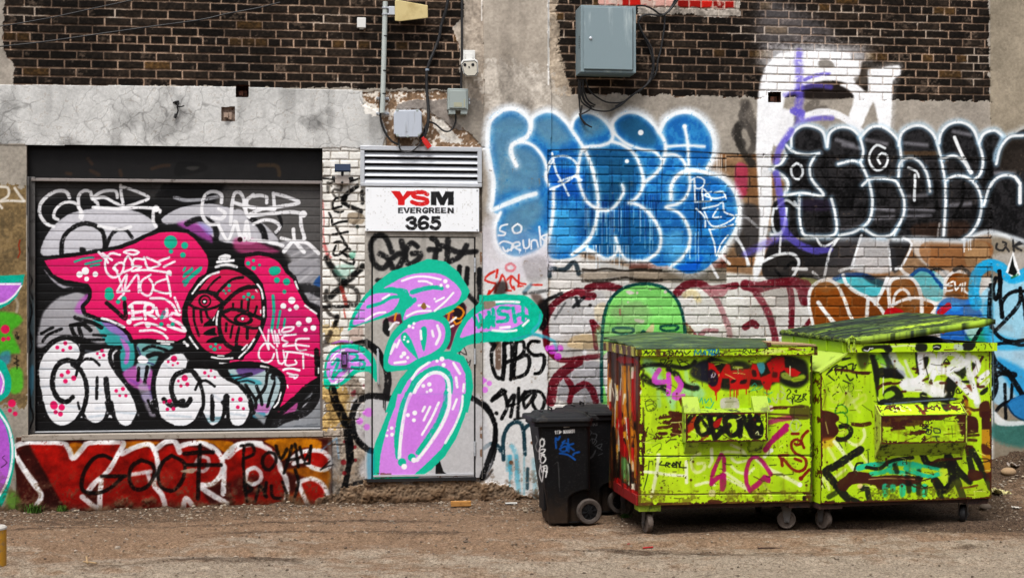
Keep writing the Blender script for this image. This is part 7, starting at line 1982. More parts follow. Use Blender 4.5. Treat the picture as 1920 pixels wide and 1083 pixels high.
def d1_side(cv):
    """left flank: long vertical runs of red, ochre, black and white"""
    X, Y = cv.X, cv.Y
    cv.fill_mask(np.ones_like(X, bool), '#5a3018', 1, .3)
    r = random.Random(12)
    cv.V_('C1')
    pal = ['#a8100f', '#c07a22', '#b98a2c', '#15110d', '#cfc8b4', '#8a5a1c', '#5c6a2a', '#a8100f', '#2a1c10', '#bd7f20']
    for i in range(64):
        x = r.uniform(85, 385); y = r.uniform(200, 1300); L = r.uniform(150, 620)
        cv.s(f"{x:.0f} {y:.0f} {x + r.uniform(-14, 14):.0f} {y + L * .5:.0f} {x + r.uniform(-20, 24):.0f} {y + L:.0f}", r.uniform(7, 24), pal[r.randrange(len(pal))], 3, .92)
    cv.f("215 260 385 280 400 350 240 330", '#a3100e', soft=6, a=.95); cv.s("255 340 360 340", 24, '#2c1c1a', 6, .8)
    cv.s("275 370 280 560 270 760 300 860 250 960", 34, '#bd7f24', 4, .95); cv.s("325 370 330 560 345 760 330 880", 36, '#bd7f24', 4, .95); cv.s("302 360 300 600 310 880", 9, '#161009', 2, .9)
    cv.s("240 620 235 860 250 1000", 36, '#a20f10', 5, .95); cv.s("375 420 372 640 380 900", 24, '#a20f10', 5, .9); cv.s("125 480 115 600 120 740", 24, '#bd7f24', 4, .9)
    cv.s("160 280 155 420 185 640 180 730", 22, '#2c2418', 6, .9); cv.s("150 580 180 690", 12, '#d8d0bc', 3, .85); cv.s("240 480 230 650;285 640 275 740;365 370 362 480", 9, '#d8d2c6', 3, .8)
    cv.s("310 900 320 1100 300 1200", 40, '#a8100f', 5, .95); cv.s("290 880 296 1000 280 1080", 9, '#e2dcd0', 2, .9)
    cv.V_('C3')
    cv.s("120 20 110 300 130 520", 40, '#2a2114', 8, .9); cv.s("170 20 180 250 190 500", 46, '#171009', 8, .9); cv.s("110 250 125 420 125 560", 16, '#6a7a30', 4, .85)
    cv.s("245 20 260 180 290 270", 50, '#a20f10', 5, .95); cv.s("290 60 330 250 340 420 320 560", 30, '#bd7f24', 4, .95); cv.s("300 20 305 120;325 180 340 320 350 430", 10, '#ddd6c8', 3, .85)
    cv.f("250 300 310 340 330 420 330 590 280 520 240 400", '#5d8a52', soft=8, a=.8); cv.s("310 380 330 500 320 590", 12, '#cfd6bc', 4, .85); cv.s("340 380 365 560", 26, '#14100c', 4, .9); cv.s("375 40 390 240 380 480 385 560", 24, '#b4761f', 5, .9)
    cv.f("235 520 330 600 250 560", '#100d0b', soft=6, a=.9)
    cv.s("205 540 300 620 410 690", 46, '#9c1412', 4, .95, wear=.08); cv.s("205 600 290 690 410 770", 60, '#86120f', 6, .95, wear=.08)
    cv.V_('P'); chips(cv, (Y > 880), .62); chips(cv, np.ones_like(X, bool), .70, '#2c150d')
    cv.fill_mask(X < 1139.5, '#1d1a10', .7)

def lip_paint1(cv):
    lime_base(cv)
    K = '#14140f'
    cv.V_('C1')
    cv.s("470 240 500 200 510 240;480 225 540 215;545 240 575 205 590 240;610 190 640 250;600 215 650 210;660 210 690 215 670 245 710 240;720 200 760 200 770 240 730 245 730 210;790 245 810 195 830 230 850 195 870 245;880 200 900 240 945 205", 9, K, 2, .95)
    cv.f("590 180 640 180 640 250 600 255", '#5a3a18', soft=8, a=.75, wear=.3)
    cv.s("985 245 995 195 1020 235 1050 195 1050 245;1065 245 1090 200 1100 245;1075 230 1100 230;1110 195 1160 190;1135 195 1130 245;1165 245 1170 195 1195 200", 12, '#1a6f9c', 3, .95)
    cv.V_('C2')
    cv.s("0 195 20 240;30 190 60 190 50 230 30 235 70 240 90 190 100 240", 12, '#1a6f9c', 3, .95); cv.s("50 225 75 240 95 225", 8, K, 2)
    cv.s("210 212 280 205 340 205;340 230 350 185 380 195 350 215 380 235;390 200 410 230 420 190 425 225;440 190 480 195 470 225 440 230;495 210 525 205", 7, K, 2, .95)
    cv.d("165 212 22", '#5d5a1a', 10, .8); cv.f("530 200 720 180 760 210 640 235 540 235", '#d8dca0', soft=14, a=.6, wear=.3)
    cv.s("810 180 930 190", 18, '#5a1f12', 5, .95, wear=.15); cv.d("595 185 9 1045 185 12 965 195 12 1085 175 16 1075 235 12 900 240 14", '#28150c', 3)
    cv.f("1060 165 1090 165 1090 245 1070 245", '#3a2a14', soft=6, a=.8, wear=.25)
    cv.V_('C1'); cv.f("400 185 450 190 445 262 410 262", '#4a2f16', soft=8, a=.8); cv.f("330 180 400 180 400 262 335 262", '#a8b82a', soft=8, a=.8, wear=.3)
    weather(cv, 9, 50)
    sp = ((cv.n1 * .7 + cv.n2 * .3) > .69); cv.fill_mask(sp, '#3a2a14', .8, .3)

def lip_side1(cv):
    lime_base(cv); cv.rgb[:] = hexc('#b3ad5c') * (.8 + .4 * cv.n2[..., None])
    for x in (70, 130, 205, 270, 320):
        cv.V_('C1'); cv.s(f"{x} {130 + x * .12} {x + 4} {230 + x * .12}", 30, '#4a2614', 12, .85)
    chips(cv, np.ones_like(cv.X, bool), .60, '#3c2012')

def d2_front(cv):
    lime_base(cv)
    X, Y = cv.X, cv.Y
    K, RU, TQ, Wt = '#101110', '#451710', '#25b597', '#e3e4e4'
    # grey scribble high on the left
    cv.V_('C5')
    cv.s("600 800 640 780 680 830 620 840 600 800;570 860 600 930 650 940 700 900 760 820 780 900 720 960 780 940 860 900 930 860 940 920 880 960 840 1000", 24, '#b9cf5a', 8, .75); cv.s("740 830 800 900 850 1000 880 1040;760 980 860 900", 26, '#c3cf8a', 10, .6)
    cv.f("850 450 970 450 960 560 900 610 860 560", '#3a3f1c', soft=24, a=.85)
    cv.s("540 660 600 590 650 560;560 670 620 720;600 610 560 640;640 660 630 590 700 580 690 650;700 600 740 570 750 620;760 560 810 550 800 620 830 590;740 660 780 720 810 700;710 720 780 750;700 500 780 490 700 515;830 570 840 560;840 640 850 690", 13, K, 3, .92)
    cv.s("630 610 760 620 850 640 970 640", 26, RU, 5, .93, wear=.08); cv.s("900 645 960 645", 30, RU, 5, .93)
    cv.s("670 760 710 840;700 780 740 850;730 800 770 770 760 830;790 740 820 770 800 830 760 830;640 720 660 690", 5, '#3a4418', 1.5, .8)
    cv.s("630 1060 635 1000 695 962 750 1005 750 1045 665 1045", 11, '#1c7a2c', 3, .9)
    cv.s("480 740 500 700 520 780;470 800 540 780;540 860 500 1000;470 860 540 850", 5, '#46521c', 1.5, .7)
    # broad black and white letters
    cv.f("980 450 1040 460 1080 640 1060 930 1190 900 1191 1000 1060 960 1020 700", K, soft=12, sm=False, a=.95)
    cv.f("1030 470 1150 440 1191 500 1191 600 1100 560 1050 520", '#74b43c', soft=18, a=.8); cv.f("1040 600 1191 590 1191 690 1050 680", K, soft=8, a=.95)
    cv.s("1060 800 1110 760 1191 745", 26, RU, 5, .9); cv.s("1115 690 1115 860", 9, '#dcdcd8', 3, .85); cv.s("1100 560 1191 620", 26, '#a9b4bc', 12, .6)
    cv.V_('C6')
    cv.s("-10 430 40 520 60 600 140 660", 74, '#2a2e30', 12, .9); cv.f("-10 600 180 620 190 700 100 700 -10 670", K, soft=8, a=.95); cv.s("70 460 120 560 200 640 240 700", 64, '#c3c9d2', 16, .85)
    cv.f("170 470 280 460 300 560 280 700 220 680 190 580", '#a9cf3a', soft=10, a=.8); cv.s("200 520 240 620 270 680", 24, '#d6dbcf', 8, .75)
    cv.f("310 380 420 380 420 600 360 660 320 640", K, soft=10, a=.94); cv.s("350 470 360 560 370 640", 50, '#cdd1d8', 10, .88); cv.s("400 450 470 470 480 540 420 620 340 700 280 760", 50, '#dfe1e4', 9, .92); cv.f("390 480 440 480 430 560 400 600", K, soft=8, a=.9)
    cv.f("150 720 320 690 420 760 500 780 600 860 580 920 500 900 380 840 180 820", '#dddfe2', soft=14, a=.94); cv.s("180 750 300 730 420 780", 40, '#eceded', 14, .8)
    cv.s("560 430 540 560 480 680 460 740", 50, '#d3d6da', 10, .9); cv.s("600 450 620 440 560 600", 40, '#cfd2d6', 12, .8); cv.s("480 640 640 610 740 580 780 540 740 500 680 560", 60, '#d7dadd', 11, .9)
    cv.s("640 640 720 700 800 780 880 870", 62, '#cfd3d6', 11, .92); cv.s("840 460 840 600 880 740 920 860 940 960", 60, '#bfc5c9', 13, .88); cv.s("900 480 940 520 930 640", 40, '#d6d9da', 12, .75); cv.s("960 700 1040 640;970 790 1050 720", 40, '#d3d6d8', 10, .85)
    cv.f("480 740 600 730 600 860 480 850", '#ecebe9', soft=10, a=.9, wear=.1); cv.f("640 680 760 720 720 800 680 900 600 890 600 790", K, soft=10, a=.93); cv.f("690 620 800 590 840 560 800 700 760 680", '#1b1e1c', soft=10, a=.85)
    cv.f("880 540 930 520 920 620 890 620", '#1a1c1a', soft=8, a=.9); cv.f("960 840 1040 780 1040 830 980 870", K, soft=8, a=.9); cv.f("780 720 880 720 870 750 790 740", K, soft=6, a=.9)
    cv.f("790 300 920 330 800 420 790 420", K, soft=8, a=.9); cv.f("350 850 420 850 440 980 380 990", K, soft=12, a=.9); cv.f("-10 900 700 890 720 920 600 930 -10 960", '#1f2224', soft=6, a=.93); cv.f("560 930 650 930 640 1030 600 1030", K, soft=14, a=.9); cv.s("-10 960 400 925 700 905", 12, '#7d90a8', 5, .7)
    cv.f("-10 820 100 770 180 860 160 900 -10 900", K, soft=10, a=.9); cv.f("-10 850 60 820 100 860 40 900 -10 905", '#a2cf2c', soft=10, a=.9)
    cv.s("-10 755 100 750 150 740;170 830 200 830;380 720 430 700;600 550 650 545;450 740 470 745;560 745 620 745", 22, RU, 5, .9); cv.s("590 540 620 500 650 540 600 530;560 620 500 610", 10, '#18140e', 3, .9)
    cv.s("900 590 920 680 950 700 940 780 1000 780;960 540 990 480", 24, RU, 5, .9, wear=.1); cv.f("820 770 880 760 880 840 820 800", '#7a1a18', soft=10, a=.8)
    cv.s("780 700 780 650 820 670;760 850 740 800 720 840 760 850 780 830", 9, K, 2.5, .9); cv.s("280 600 330 610 310 640", 24, RU, 5, .85)
    cv.f("440 950 560 940 640 960 620 1000 440 990", '#c9df5a', soft=8, a=.6)
    cv.s("800 880 830 920 820 1000 860 1060;700 960 760 960 820 900;740 1060 800 990 900 1020 940 1015", 24, RU, 6, .9, wear=.14); cv.s("820 940 850 1040", 40, '#c9821c', 14, .6)
    cv.f("960 960 1050 930 1060 1090 960 1090", RU, soft=6, a=.9, wear=.15)
    # middle and lower
    cv.V_('C7')
    cv.f("70 15 200 10 260 50 260 90 230 110 260 180 220 240 150 270 70 260", RU, soft=5, a=.96, wear=.1); cv.f("70 260 240 250 200 330 90 340", '#c9922a', soft=20, a=.6, wear=.15)
    cv.s("275 145 330 135 370 170 365 220 310 260 250 260", 38, K, 5, .96); cv.s("240 240 290 270 340 280", 14, '#3a1c10', 4, .85); cv.f("260 190 320 175 330 200 270 215", '#b9d24c', soft=5, a=.9)
    cv.s("390 120 470 130 545 115", 30, RU, 4, .95, wear=.05); cv.s("490 170 500 230 460 300 400 310 350 280", 24, '#e2edb4', 7, .85); cv.s("300 10 340 60 340 110;240 20 300 10", 9, '#1c7a2c', 3, .85)
    cv.s("215 280 290 370 350 470 420 560", 30, '#e2ecc4', 8, .88); cv.s("160 340 220 440 240 480", 26, '#d9e3a8', 10, .7); cv.s("430 330 470 400 530 480;210 620 320 540;130 600 170 720;110 620 100 700", 24, '#dfe9bb', 9, .7)
    cv.s("460 360 330 440 220 510 140 555 200 640 280 740 350 810 430 850", 62, K, 5, .97); cv.s("330 680 250 740 170 790", 40, '#23260f', 10, .8, wear=.2)
    cv.s("480 715 520 710 530 760 545 830", 44, '#202420', 6, .95); cv.s("400 570 420 500 440 480 480 480;380 570 420 560", 18, K, 4, .9)
    cv.s("445 525 560 500 690 490 800 480 900 490 1000 520", 46, TQ, 5, .95, wear=.05); cv.s("520 520 640 530 720 470 840 440 940 430", 30, K, 5, .9); cv.s("560 580 680 560 740 520;740 560 860 570 880 590", 34, TQ, 5, .93, wear=.08)
    cv.f("320 600 360 560 470 560 540 570 560 600 640 600 760 590 900 600 1030 600 1030 640 960 690 820 690 640 730 600 690 500 670 380 680 320 740 250 710 250 650", RU, soft=5, a=.95, wear=.10)
    for x in (690, 760, 850, 960, 1050):
        cv.f(f"{x-26} 680 {x+26} 680 {x+22} {780 if x % 20 else 740} {x-20} {790 if x % 20 else 750}", TQ, soft=8, a=.85, wear=.12)
    cv.s("900 560 910 740;1000 560 1000 760;780 500 800 560", 40, K, 10, .8, wear=.1); cv.s("700 440 710 500;720 420 780 350 820 310", 18, '#4c1c10', 4, .9)
    cv.s("950 600 1040 700 1083 690;880 640 960 700", 9, '#161410', 2, .85); cv.s("540 630 700 620 960 630", 10, '#c8b184', 4, .6, wear=.2); cv.f("430 680 480 670 470 710 440 710", '#e0c09a', soft=6, a=.8)
    cv.s("600 400 620 440;530 370 535 480;100 650 130 710;260 290 290 340", 8, '#20260f', 2, .8)
    cv.V_('C8')
    cv.s("150 400 180 470 230 510", 54, K, 5, .96); cv.s("230 500 330 500 400 470 380 420", 60, K, 5, .96); cv.s("400 470 410 580 400 680 340 730 290 680 260 640", 62, K, 5, .97); cv.s("430 470 480 560 580 650", 54, K, 5, .97); cv.s("440 600 480 690 520 800", 56, K, 5, .96); cv.s("270 680 310 780 330 820", 44, '#1a1d17', 8, .9, wear=.1)
    cv.s("570 350 580 460 600 540", 50, K, 6, .93); cv.s("600 360 660 470 720 580 780 710", 52, K, 5, .97)
    cv.s("-10 530 60 560 200 600 310 575", 34, TQ, 5, .95); cv.s("60 480 130 500 300 540", 26, TQ, 5, .85); cv.f("300 530 370 540 375 660 320 640", '#b7d23c', soft=10, a=.8)
    cv.s("220 490 300 450 400 445 500 435", 22, RU, 5, .95); cv.f("570 540 690 560 700 620 580 640", RU, soft=5, a=.92, wear=.22); cv.s("500 710 580 700 650 685", 18, '#5a2112', 4, .95)
    cv.f("480 50 640 60 660 180 640 200 490 200", RU, soft=4, a=.97, wear=.06); cv.s("490 230 660 220;510 260 640 270;520 320 600 330;540 300 560 400", 22, RU, 5, .9, wear=.12)
    cv.f("690 0 770 0 770 170 690 170", RU, soft=4, sm=False, a=.97); cv.f("690 170 770 170 775 600 720 560 690 400", '#b07c1c', soft=8, sm=False, a=.9); cv.f("690 300 775 350 775 400 700 390;720 590 780 560 785 640 740 640", RU, soft=8, a=.85, wear=.2)
    cv.s("660 440 740 440 760 460 700 470", 9, '#2a1a10', 2, .9); cv.s("-10 620 100 650 220 620;60 690 140 715 240 700", 12, RU, 4, .85); cv.d("500 440 8 645 708 6", '#1d1a12', 2)
    cv.f("420 640 540 640 600 700 760 640 785 790 420 800", '#9fa52e', soft=20, a=.35)
    cv.V_('P')
    cv.V_('C6')
    cv.s("345 440 372 640;350 445 470 455 490 540 400 650 320 720 170 760;560 430 530 560 470 700;570 440 700 450 790 520 740 590 500 640;640 640 760 750 890 880;845 470 850 620 900 780 930 930;880 490 950 560 900 660;960 720 1040 640", 46, '#e6e7e9', 9, .88)
    cv.s("300 740 450 790 590 850", 60, '#ecebea', 14, .8)
    weather(cv, 8, 130)
    foot = (Y > 915) & ((cv.n2 * .5 + cv.n1 * .5) > .56); cv.fill_mask(foot, '#5b5a1a', .6, .3)
    chips(cv, (X < 1542) & (Y > 690), .56, '#5a2a16'); chips(cv, (Y > 938), .5, '#4a2414')
    sp = ((cv.n1 * .7 + cv.n2 * .3) > .705); cv.fill_mask(sp, '#3c3a14', .8, .3)
    cv.s("1534 700 1536 945", 2, '#6a2a18', 1, .9); cv.s("1529 695 1588 661", 2.4, '#3c4410', 1, .9)

def pocket_part(fr, parent, a0, a1, prof, paint, seed):
    """welded fork pocket: a folded plate; its upright face carries the paint"""
    mb = MB()
    A = [fr.p(a0, -b, z) for b, z in prof]; B = [fr.p(a1, -b, z) for b, z in prof]
    mb.hexa([Vector(v) for v in A], [Vector(v) for v in B])
    o = mb.build("fork_pocket", M_LIMED, parent)  # darker worn lime imitates the shade on the underside
    (b1, z1), (b2, z2) = prof[1], prof[2]
    cv = fr.front(a0, a1, z2, z1, -b1 - .002, .005, seed)
    paint(cv); weather(cv, seed, 26)
    canvas_mesh("pocket_face", cv, M_DUMP, o)
    return o

def d1_pocket(cv):
    lime_base(cv)
    K = '#0c0c0b'
    cv.V_('C1'); cv.s("870 1000 940 890 980 850;880 960 920 920", 40, K, 8, .9); cv.s("900 1010 960 960 1000 900", 60, '#9a1410', 12, .85)
    cv.s("1020 900 1010 960 1040 1030 1100 1050 1150 1000 1140 900 1090 860 1030 880", 46, K, 5, .97); cv.s("1080 940 1130 1010;1060 900 1110 960", 26, K, 5, .9)
    cv.V_('C2'); cv.s("20 850 120 850 200 860;10 860 30 1000 60 1090;100 880 60 960 20 1010;60 960 150 1000 200 960", 46, K, 6, .97); cv.f("40 930 100 890 130 880 100 970 50 980", '#a8110f', soft=6, a=.9); cv.s("180 1000 160 900 220 860 290 880 310 960 280 1040 220 1060 180 1010", 46, K, 5, .97); cv.s("80 1070 120 1020 180 1010", 46, K, 5, .95)
    cv.s("310 1060 340 870 400 1000 410 870 440 960 490 840", 50, K, 5, .97); cv.f("370 960 420 900 480 840 510 820 520 880 550 960 550 1040 520 1090 420 1090", K, soft=6, a=.97); cv.f("480 930 520 930 510 960 480 950", LIME, soft=4); cv.s("520 880 545 880 545 910 520 905", 6, K, 2)
    cv.s("470 1040 490 1020 500 1050", 8, '#c9cf9a', 2)
    cv.V_('C3'); cv.s("1040 140 1120 90", 20, '#7a1a14', 6, .8); cv.s("880 98 940 98", 20, '#4c1c10', 4, .9); cv.s("1000 10 1015 100;1170 10 1170 90", 8, K, 3, .9); cv.f("1040 20 1090 0 1100 40 1060 60", '#c4dc5a', soft=5, a=.8)
    cv.V_('P'); cv.s("1281 827 1432 827", 2.4, '#2b2c10', 1, .8); cv.s("1281 774 1432 773", 1.6, '#d6e880', 1, .6)
    sp = ((cv.n1 * .7 + cv.n2 * .3) > .705); cv.fill_mask(sp, '#3c3a14', .8, .3)

def d2_pocket(cv):
    lime_base(cv); RU = '#451710'
    n = fbm(cv.U * 7, cv.V * 26, 9, 4) * .7 + cv.n1 * .3
    M = n > .50; cv.fill_mask(M, RU, .96, .3); cv.fill_mask((n > .485) & ~M, '#1a0d08', .7)
    cv.V_('C7'); cv.f("595 55 650 60 660 290 600 290", RU, soft=6, a=.9, wear=.15); cv.f("600 50 1000 40 1000 130 600 140", RU, soft=8, a=.8, wear=.22)
    cv.s("700 210 800 200 900 190;680 250 800 230", 40, LIME, 8, .8, wear=.1); cv.s("640 170 720 190 680 220", 40, LIME, 8, .85, wear=.1); cv.s("1040 160 1083 140", 14, '#10102a', 3, .9)
    cv.V_('C8'); cv.f("300 120 470 110 475 280 300 285 200 280 180 200", LIME, soft=12, a=.85, wear=.25); cv.s("190 170 180 205 215 215 230 180 205 170 200 200;250 160 300 165 310 200 260 200 250 175;240 235 300 235;270 235 280 270;150 160 200 165", 9, '#14163a', 2, .95)

def build_dumpster_left():
    fr = Frame((.951, 10.4), .15, 1.367, 1.056)
    root = empty("dumpster", tuple(fr.p(.68, .5, 0)), label="closed lime green dumpster with red 42 tags and a flank of red and ochre runs", cat="dumpster", group="lime green dumpsters by the wall")
    w, dp = fr.w, fr.dep; z0, zl, zt = .222, 1.344, 1.412
    cv = fr.front(0, w, z0, zt - .01, 0, .0045, 101); d1_front(cv)
    cv.h -= .006 * (np.abs(cv.Y - 855) < 1.2) + .004 * (np.abs(cv.Y - 926) < 1.2)
    cv.h += .010 * (cv.n3 - .5) + .006 * np.exp(-((cv.U - .95) ** 2 + (cv.V - .25) ** 2) / .02) - .008 * np.exp(-((cv.U - .2) ** 2 + (cv.V - .5) ** 2) / .012) + .003 * np.sin(cv.U * 5 + 1) * np.sin(cv.V * 6) + .002 * (cv.n3 - .5)
    canvas_mesh("front_panel", cv, M_DUMP, root, skirt=.012)
    cv = fr.left(.002, dp, z0, zt - .01, 0, .006, 102); d1_side(cv)
    cv.h += .012 * sstep(.35, .6, np.sin(cv.U * 2 * math.pi / .26)) + .002 * (cv.n3 - .5)
    canvas_mesh("side_panel", cv, M_DUMP, root, skirt=.01)
    mb = MB(); fr.box(mb, .012, w, .014, dp, z0, z0 + .02); fr.box(mb, w - .012, w, .014, dp, z0 + .02, zl); fr.box(mb, .012, w - .012, dp - .012, dp, z0 + .02, zl)
    mb.build("shell", M_LIMED, root)
    # rim
    a0, a1 = -.035, w + .03
    cv = fr.front(a0, a1, zl, zt, -.034, .004, 103); lip_paint1(cv); canvas_mesh("rim_front", cv, M_DUMP, root, skirt=.032)
    cv = fr.left(-.034, dp + .02, zl, zt, a0, .005, 104); lip_side1(cv); canvas_mesh("rim_side", cv, M_DUMP, root, skirt=.03)
    mb = MB(); fr.box(mb, w + .001, a1, -.001, dp + .02, zl, zt - .001); fr.box(mb, 0, w, dp + .001, dp + .02, zl, zt - .001); mb.build("rim_back", M_LIMED, root)
    # red sill beam on the flank, chassis, feet
    mb = MB(); fr.box(mb, -.012, .04, .03, dp - .25, z0 - .005, z0 + .075); mb.build("side_beam", mat("red_beam", '#8a1512', .5, dirt='#3a1410', dirt_amt=.4, scale=14), root, bevel=.004)
    mb = MB(); fr.box(mb, .02, w - .01, .03, .09, z0 - .035, z0); fr.box(mb, .02, w - .01, dp - .1, dp - .03, z0 - .035, z0); fr.box(mb, w - .08, w - .015, .1, dp - .1, z0 - .035, z0 - .001); mb.build("chassis", M_BROWN, root)
    mb = MB(); fr.box(mb, .01, .18, .022, .17, z0 - .05, z0 - .002); mb.build("foot_plate", M_LIMED, root, bevel=.003)
    mb = MB(); fr.box(mb, w - .18, w - .01, .025, .17, z0 - .05, z0 - .002); mb.build("foot_plate", M_BROWN, root, bevel=.003)
    caster(fr, root, .095, .10, .12, .076); caster(fr, root, w - .165, .12, 1.35, .072); caster(fr, root, .12, dp - .14, .5, .076); caster(fr, root, w - .12, dp - .14, -.4, .076)
    # fork pocket with its gussets
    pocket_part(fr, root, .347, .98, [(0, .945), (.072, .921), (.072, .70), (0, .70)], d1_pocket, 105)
    for a in (.335, .88):
        mb = MB(); A = [(0, 1.035), (.075, .925), (.075, .915), (0, .92)]
        mb.hexa([Vector(fr.p(a, -b, z)) for b, z in A], [Vector(fr.p(a + .125, -b, z)) for b, z in A]); mb.build("gusset", mat("gusset_lime", '#a3bf30', .5, dirt='#6f7a2c', dirt_amt=.5, scale=10), root)
    for a in (.352, .86):
        mb = MB(); A = [(0, .70), (.068, .70), (.068, .697), (0, .60)]
        mb.hexa([Vector(fr.p(a, -b, z)) for b, z in A], [Vector(fr.p(a + .10, -b, z)) for b, z in A]); mb.build("gusset", M_LIMED, root)
    for a in (.339, .981):
        mb = MB(); A = [(0, .95), (.078, .925), (.078, .70), (0, .69)]
        mb.hexa([Vector(fr.p(a, -b, z)) for b, z in A], [Vector(fr.p(a + .006, -b, z)) for b, z in A]); mb.build("pocket_cheek", M_LIMED, root)
    # domed plastic lid
    nu, nv = 60, 44
    U, V = np.meshgrid(np.linspace(-.03, 1.0, nu + 1), np.linspace(-.035, dp + .03, nv + 1))
    U = U + (U + .03) / 1.03 * .36 * np.clip((V) / dp, 0, 1)                 # the free end runs back at a slant
    s = (V + .035) / (dp + .065)
    Z = 1.416 + .055 * np.exp(-((U - .42) / .40) ** 2) * sstep(.0, .9, s) + .012 * s + .004 * np.sin(V * 22) + .010 * sstep(0, .12, s)
    P = np.stack([fr.F[k] + fr.e[k] * U - fr.n[k] * V + (UP[k] * Z) for k in range(3)], -1).reshape(-1, 3)
    n1 = fbm(U * 6, V * 14, 44, 4); n2 = fbm(U * 40, V * 40, 45, 2)
    C = hexc('#4b5a46') * (.7 + .6 * n1[..., None]) ; C = C + (hexc('#8c9a5c') - C) * (sstep(.57, .72, n1) * .32)[..., None]; C = C + (hexc('#6a7a2c') - C) * (sstep(.62, .7, n2) * .4)[..., None]
    C = C + (hexc('#20261d') - C) * (sstep(.85, .97, s) * .7)[..., None]
    n = len(P); F = grid_faces(nu, nv)
    ring = np.concatenate([np.arange(nu + 1), (np.arange(1, nv + 1)) * (nu + 1) + nu, nv * (nu + 1) + np.arange(nu - 1, -1, -1), np.arange(nv - 1, 0, -1) * (nu + 1)])
    rim = P[ring] - UP * .016; k2 = (np.arange(len(ring)) + 1) % len(ring)
    Sf = np.stack([ring[k2], ring, n + np.arange(len(ring)), n + k2], -1)
    Cf = paint_lin(C).reshape(-1, 3)
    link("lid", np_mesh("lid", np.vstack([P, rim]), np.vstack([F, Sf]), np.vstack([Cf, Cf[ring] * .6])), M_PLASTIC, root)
    # rusty bracket on the rim
    mb = MB(); fr.box(mb, 1.005, 1.03, -.03, .01, zt, zt + .03); mb.build("rim_bracket", M_RUST, root, bevel=.002)
    # the boards lying on the open part of the rim
    mb = MB(); q0 = fr.p(1.01, -.02, zt + .002)
    mb.hexa([Vector(fr.p(a, b, zt + .002 + dz)) for a, b, dz in ((1.02, -.028, .014), (1.39, -.02, 0), (1.39, .30, 0), (1.10, .40, .016))], [Vector(fr.p(a, b, zt + .014 + dz)) for a, b, dz in ((1.02, -.028, .014), (1.39, -.02, 0), (1.39, .30, 0), (1.10, .40, .016))])
    tag(mb.build("wooden_board", M_WOOD, None), "thin beige wooden board lying on the rim of the closed dumpster", "board")
    return fr

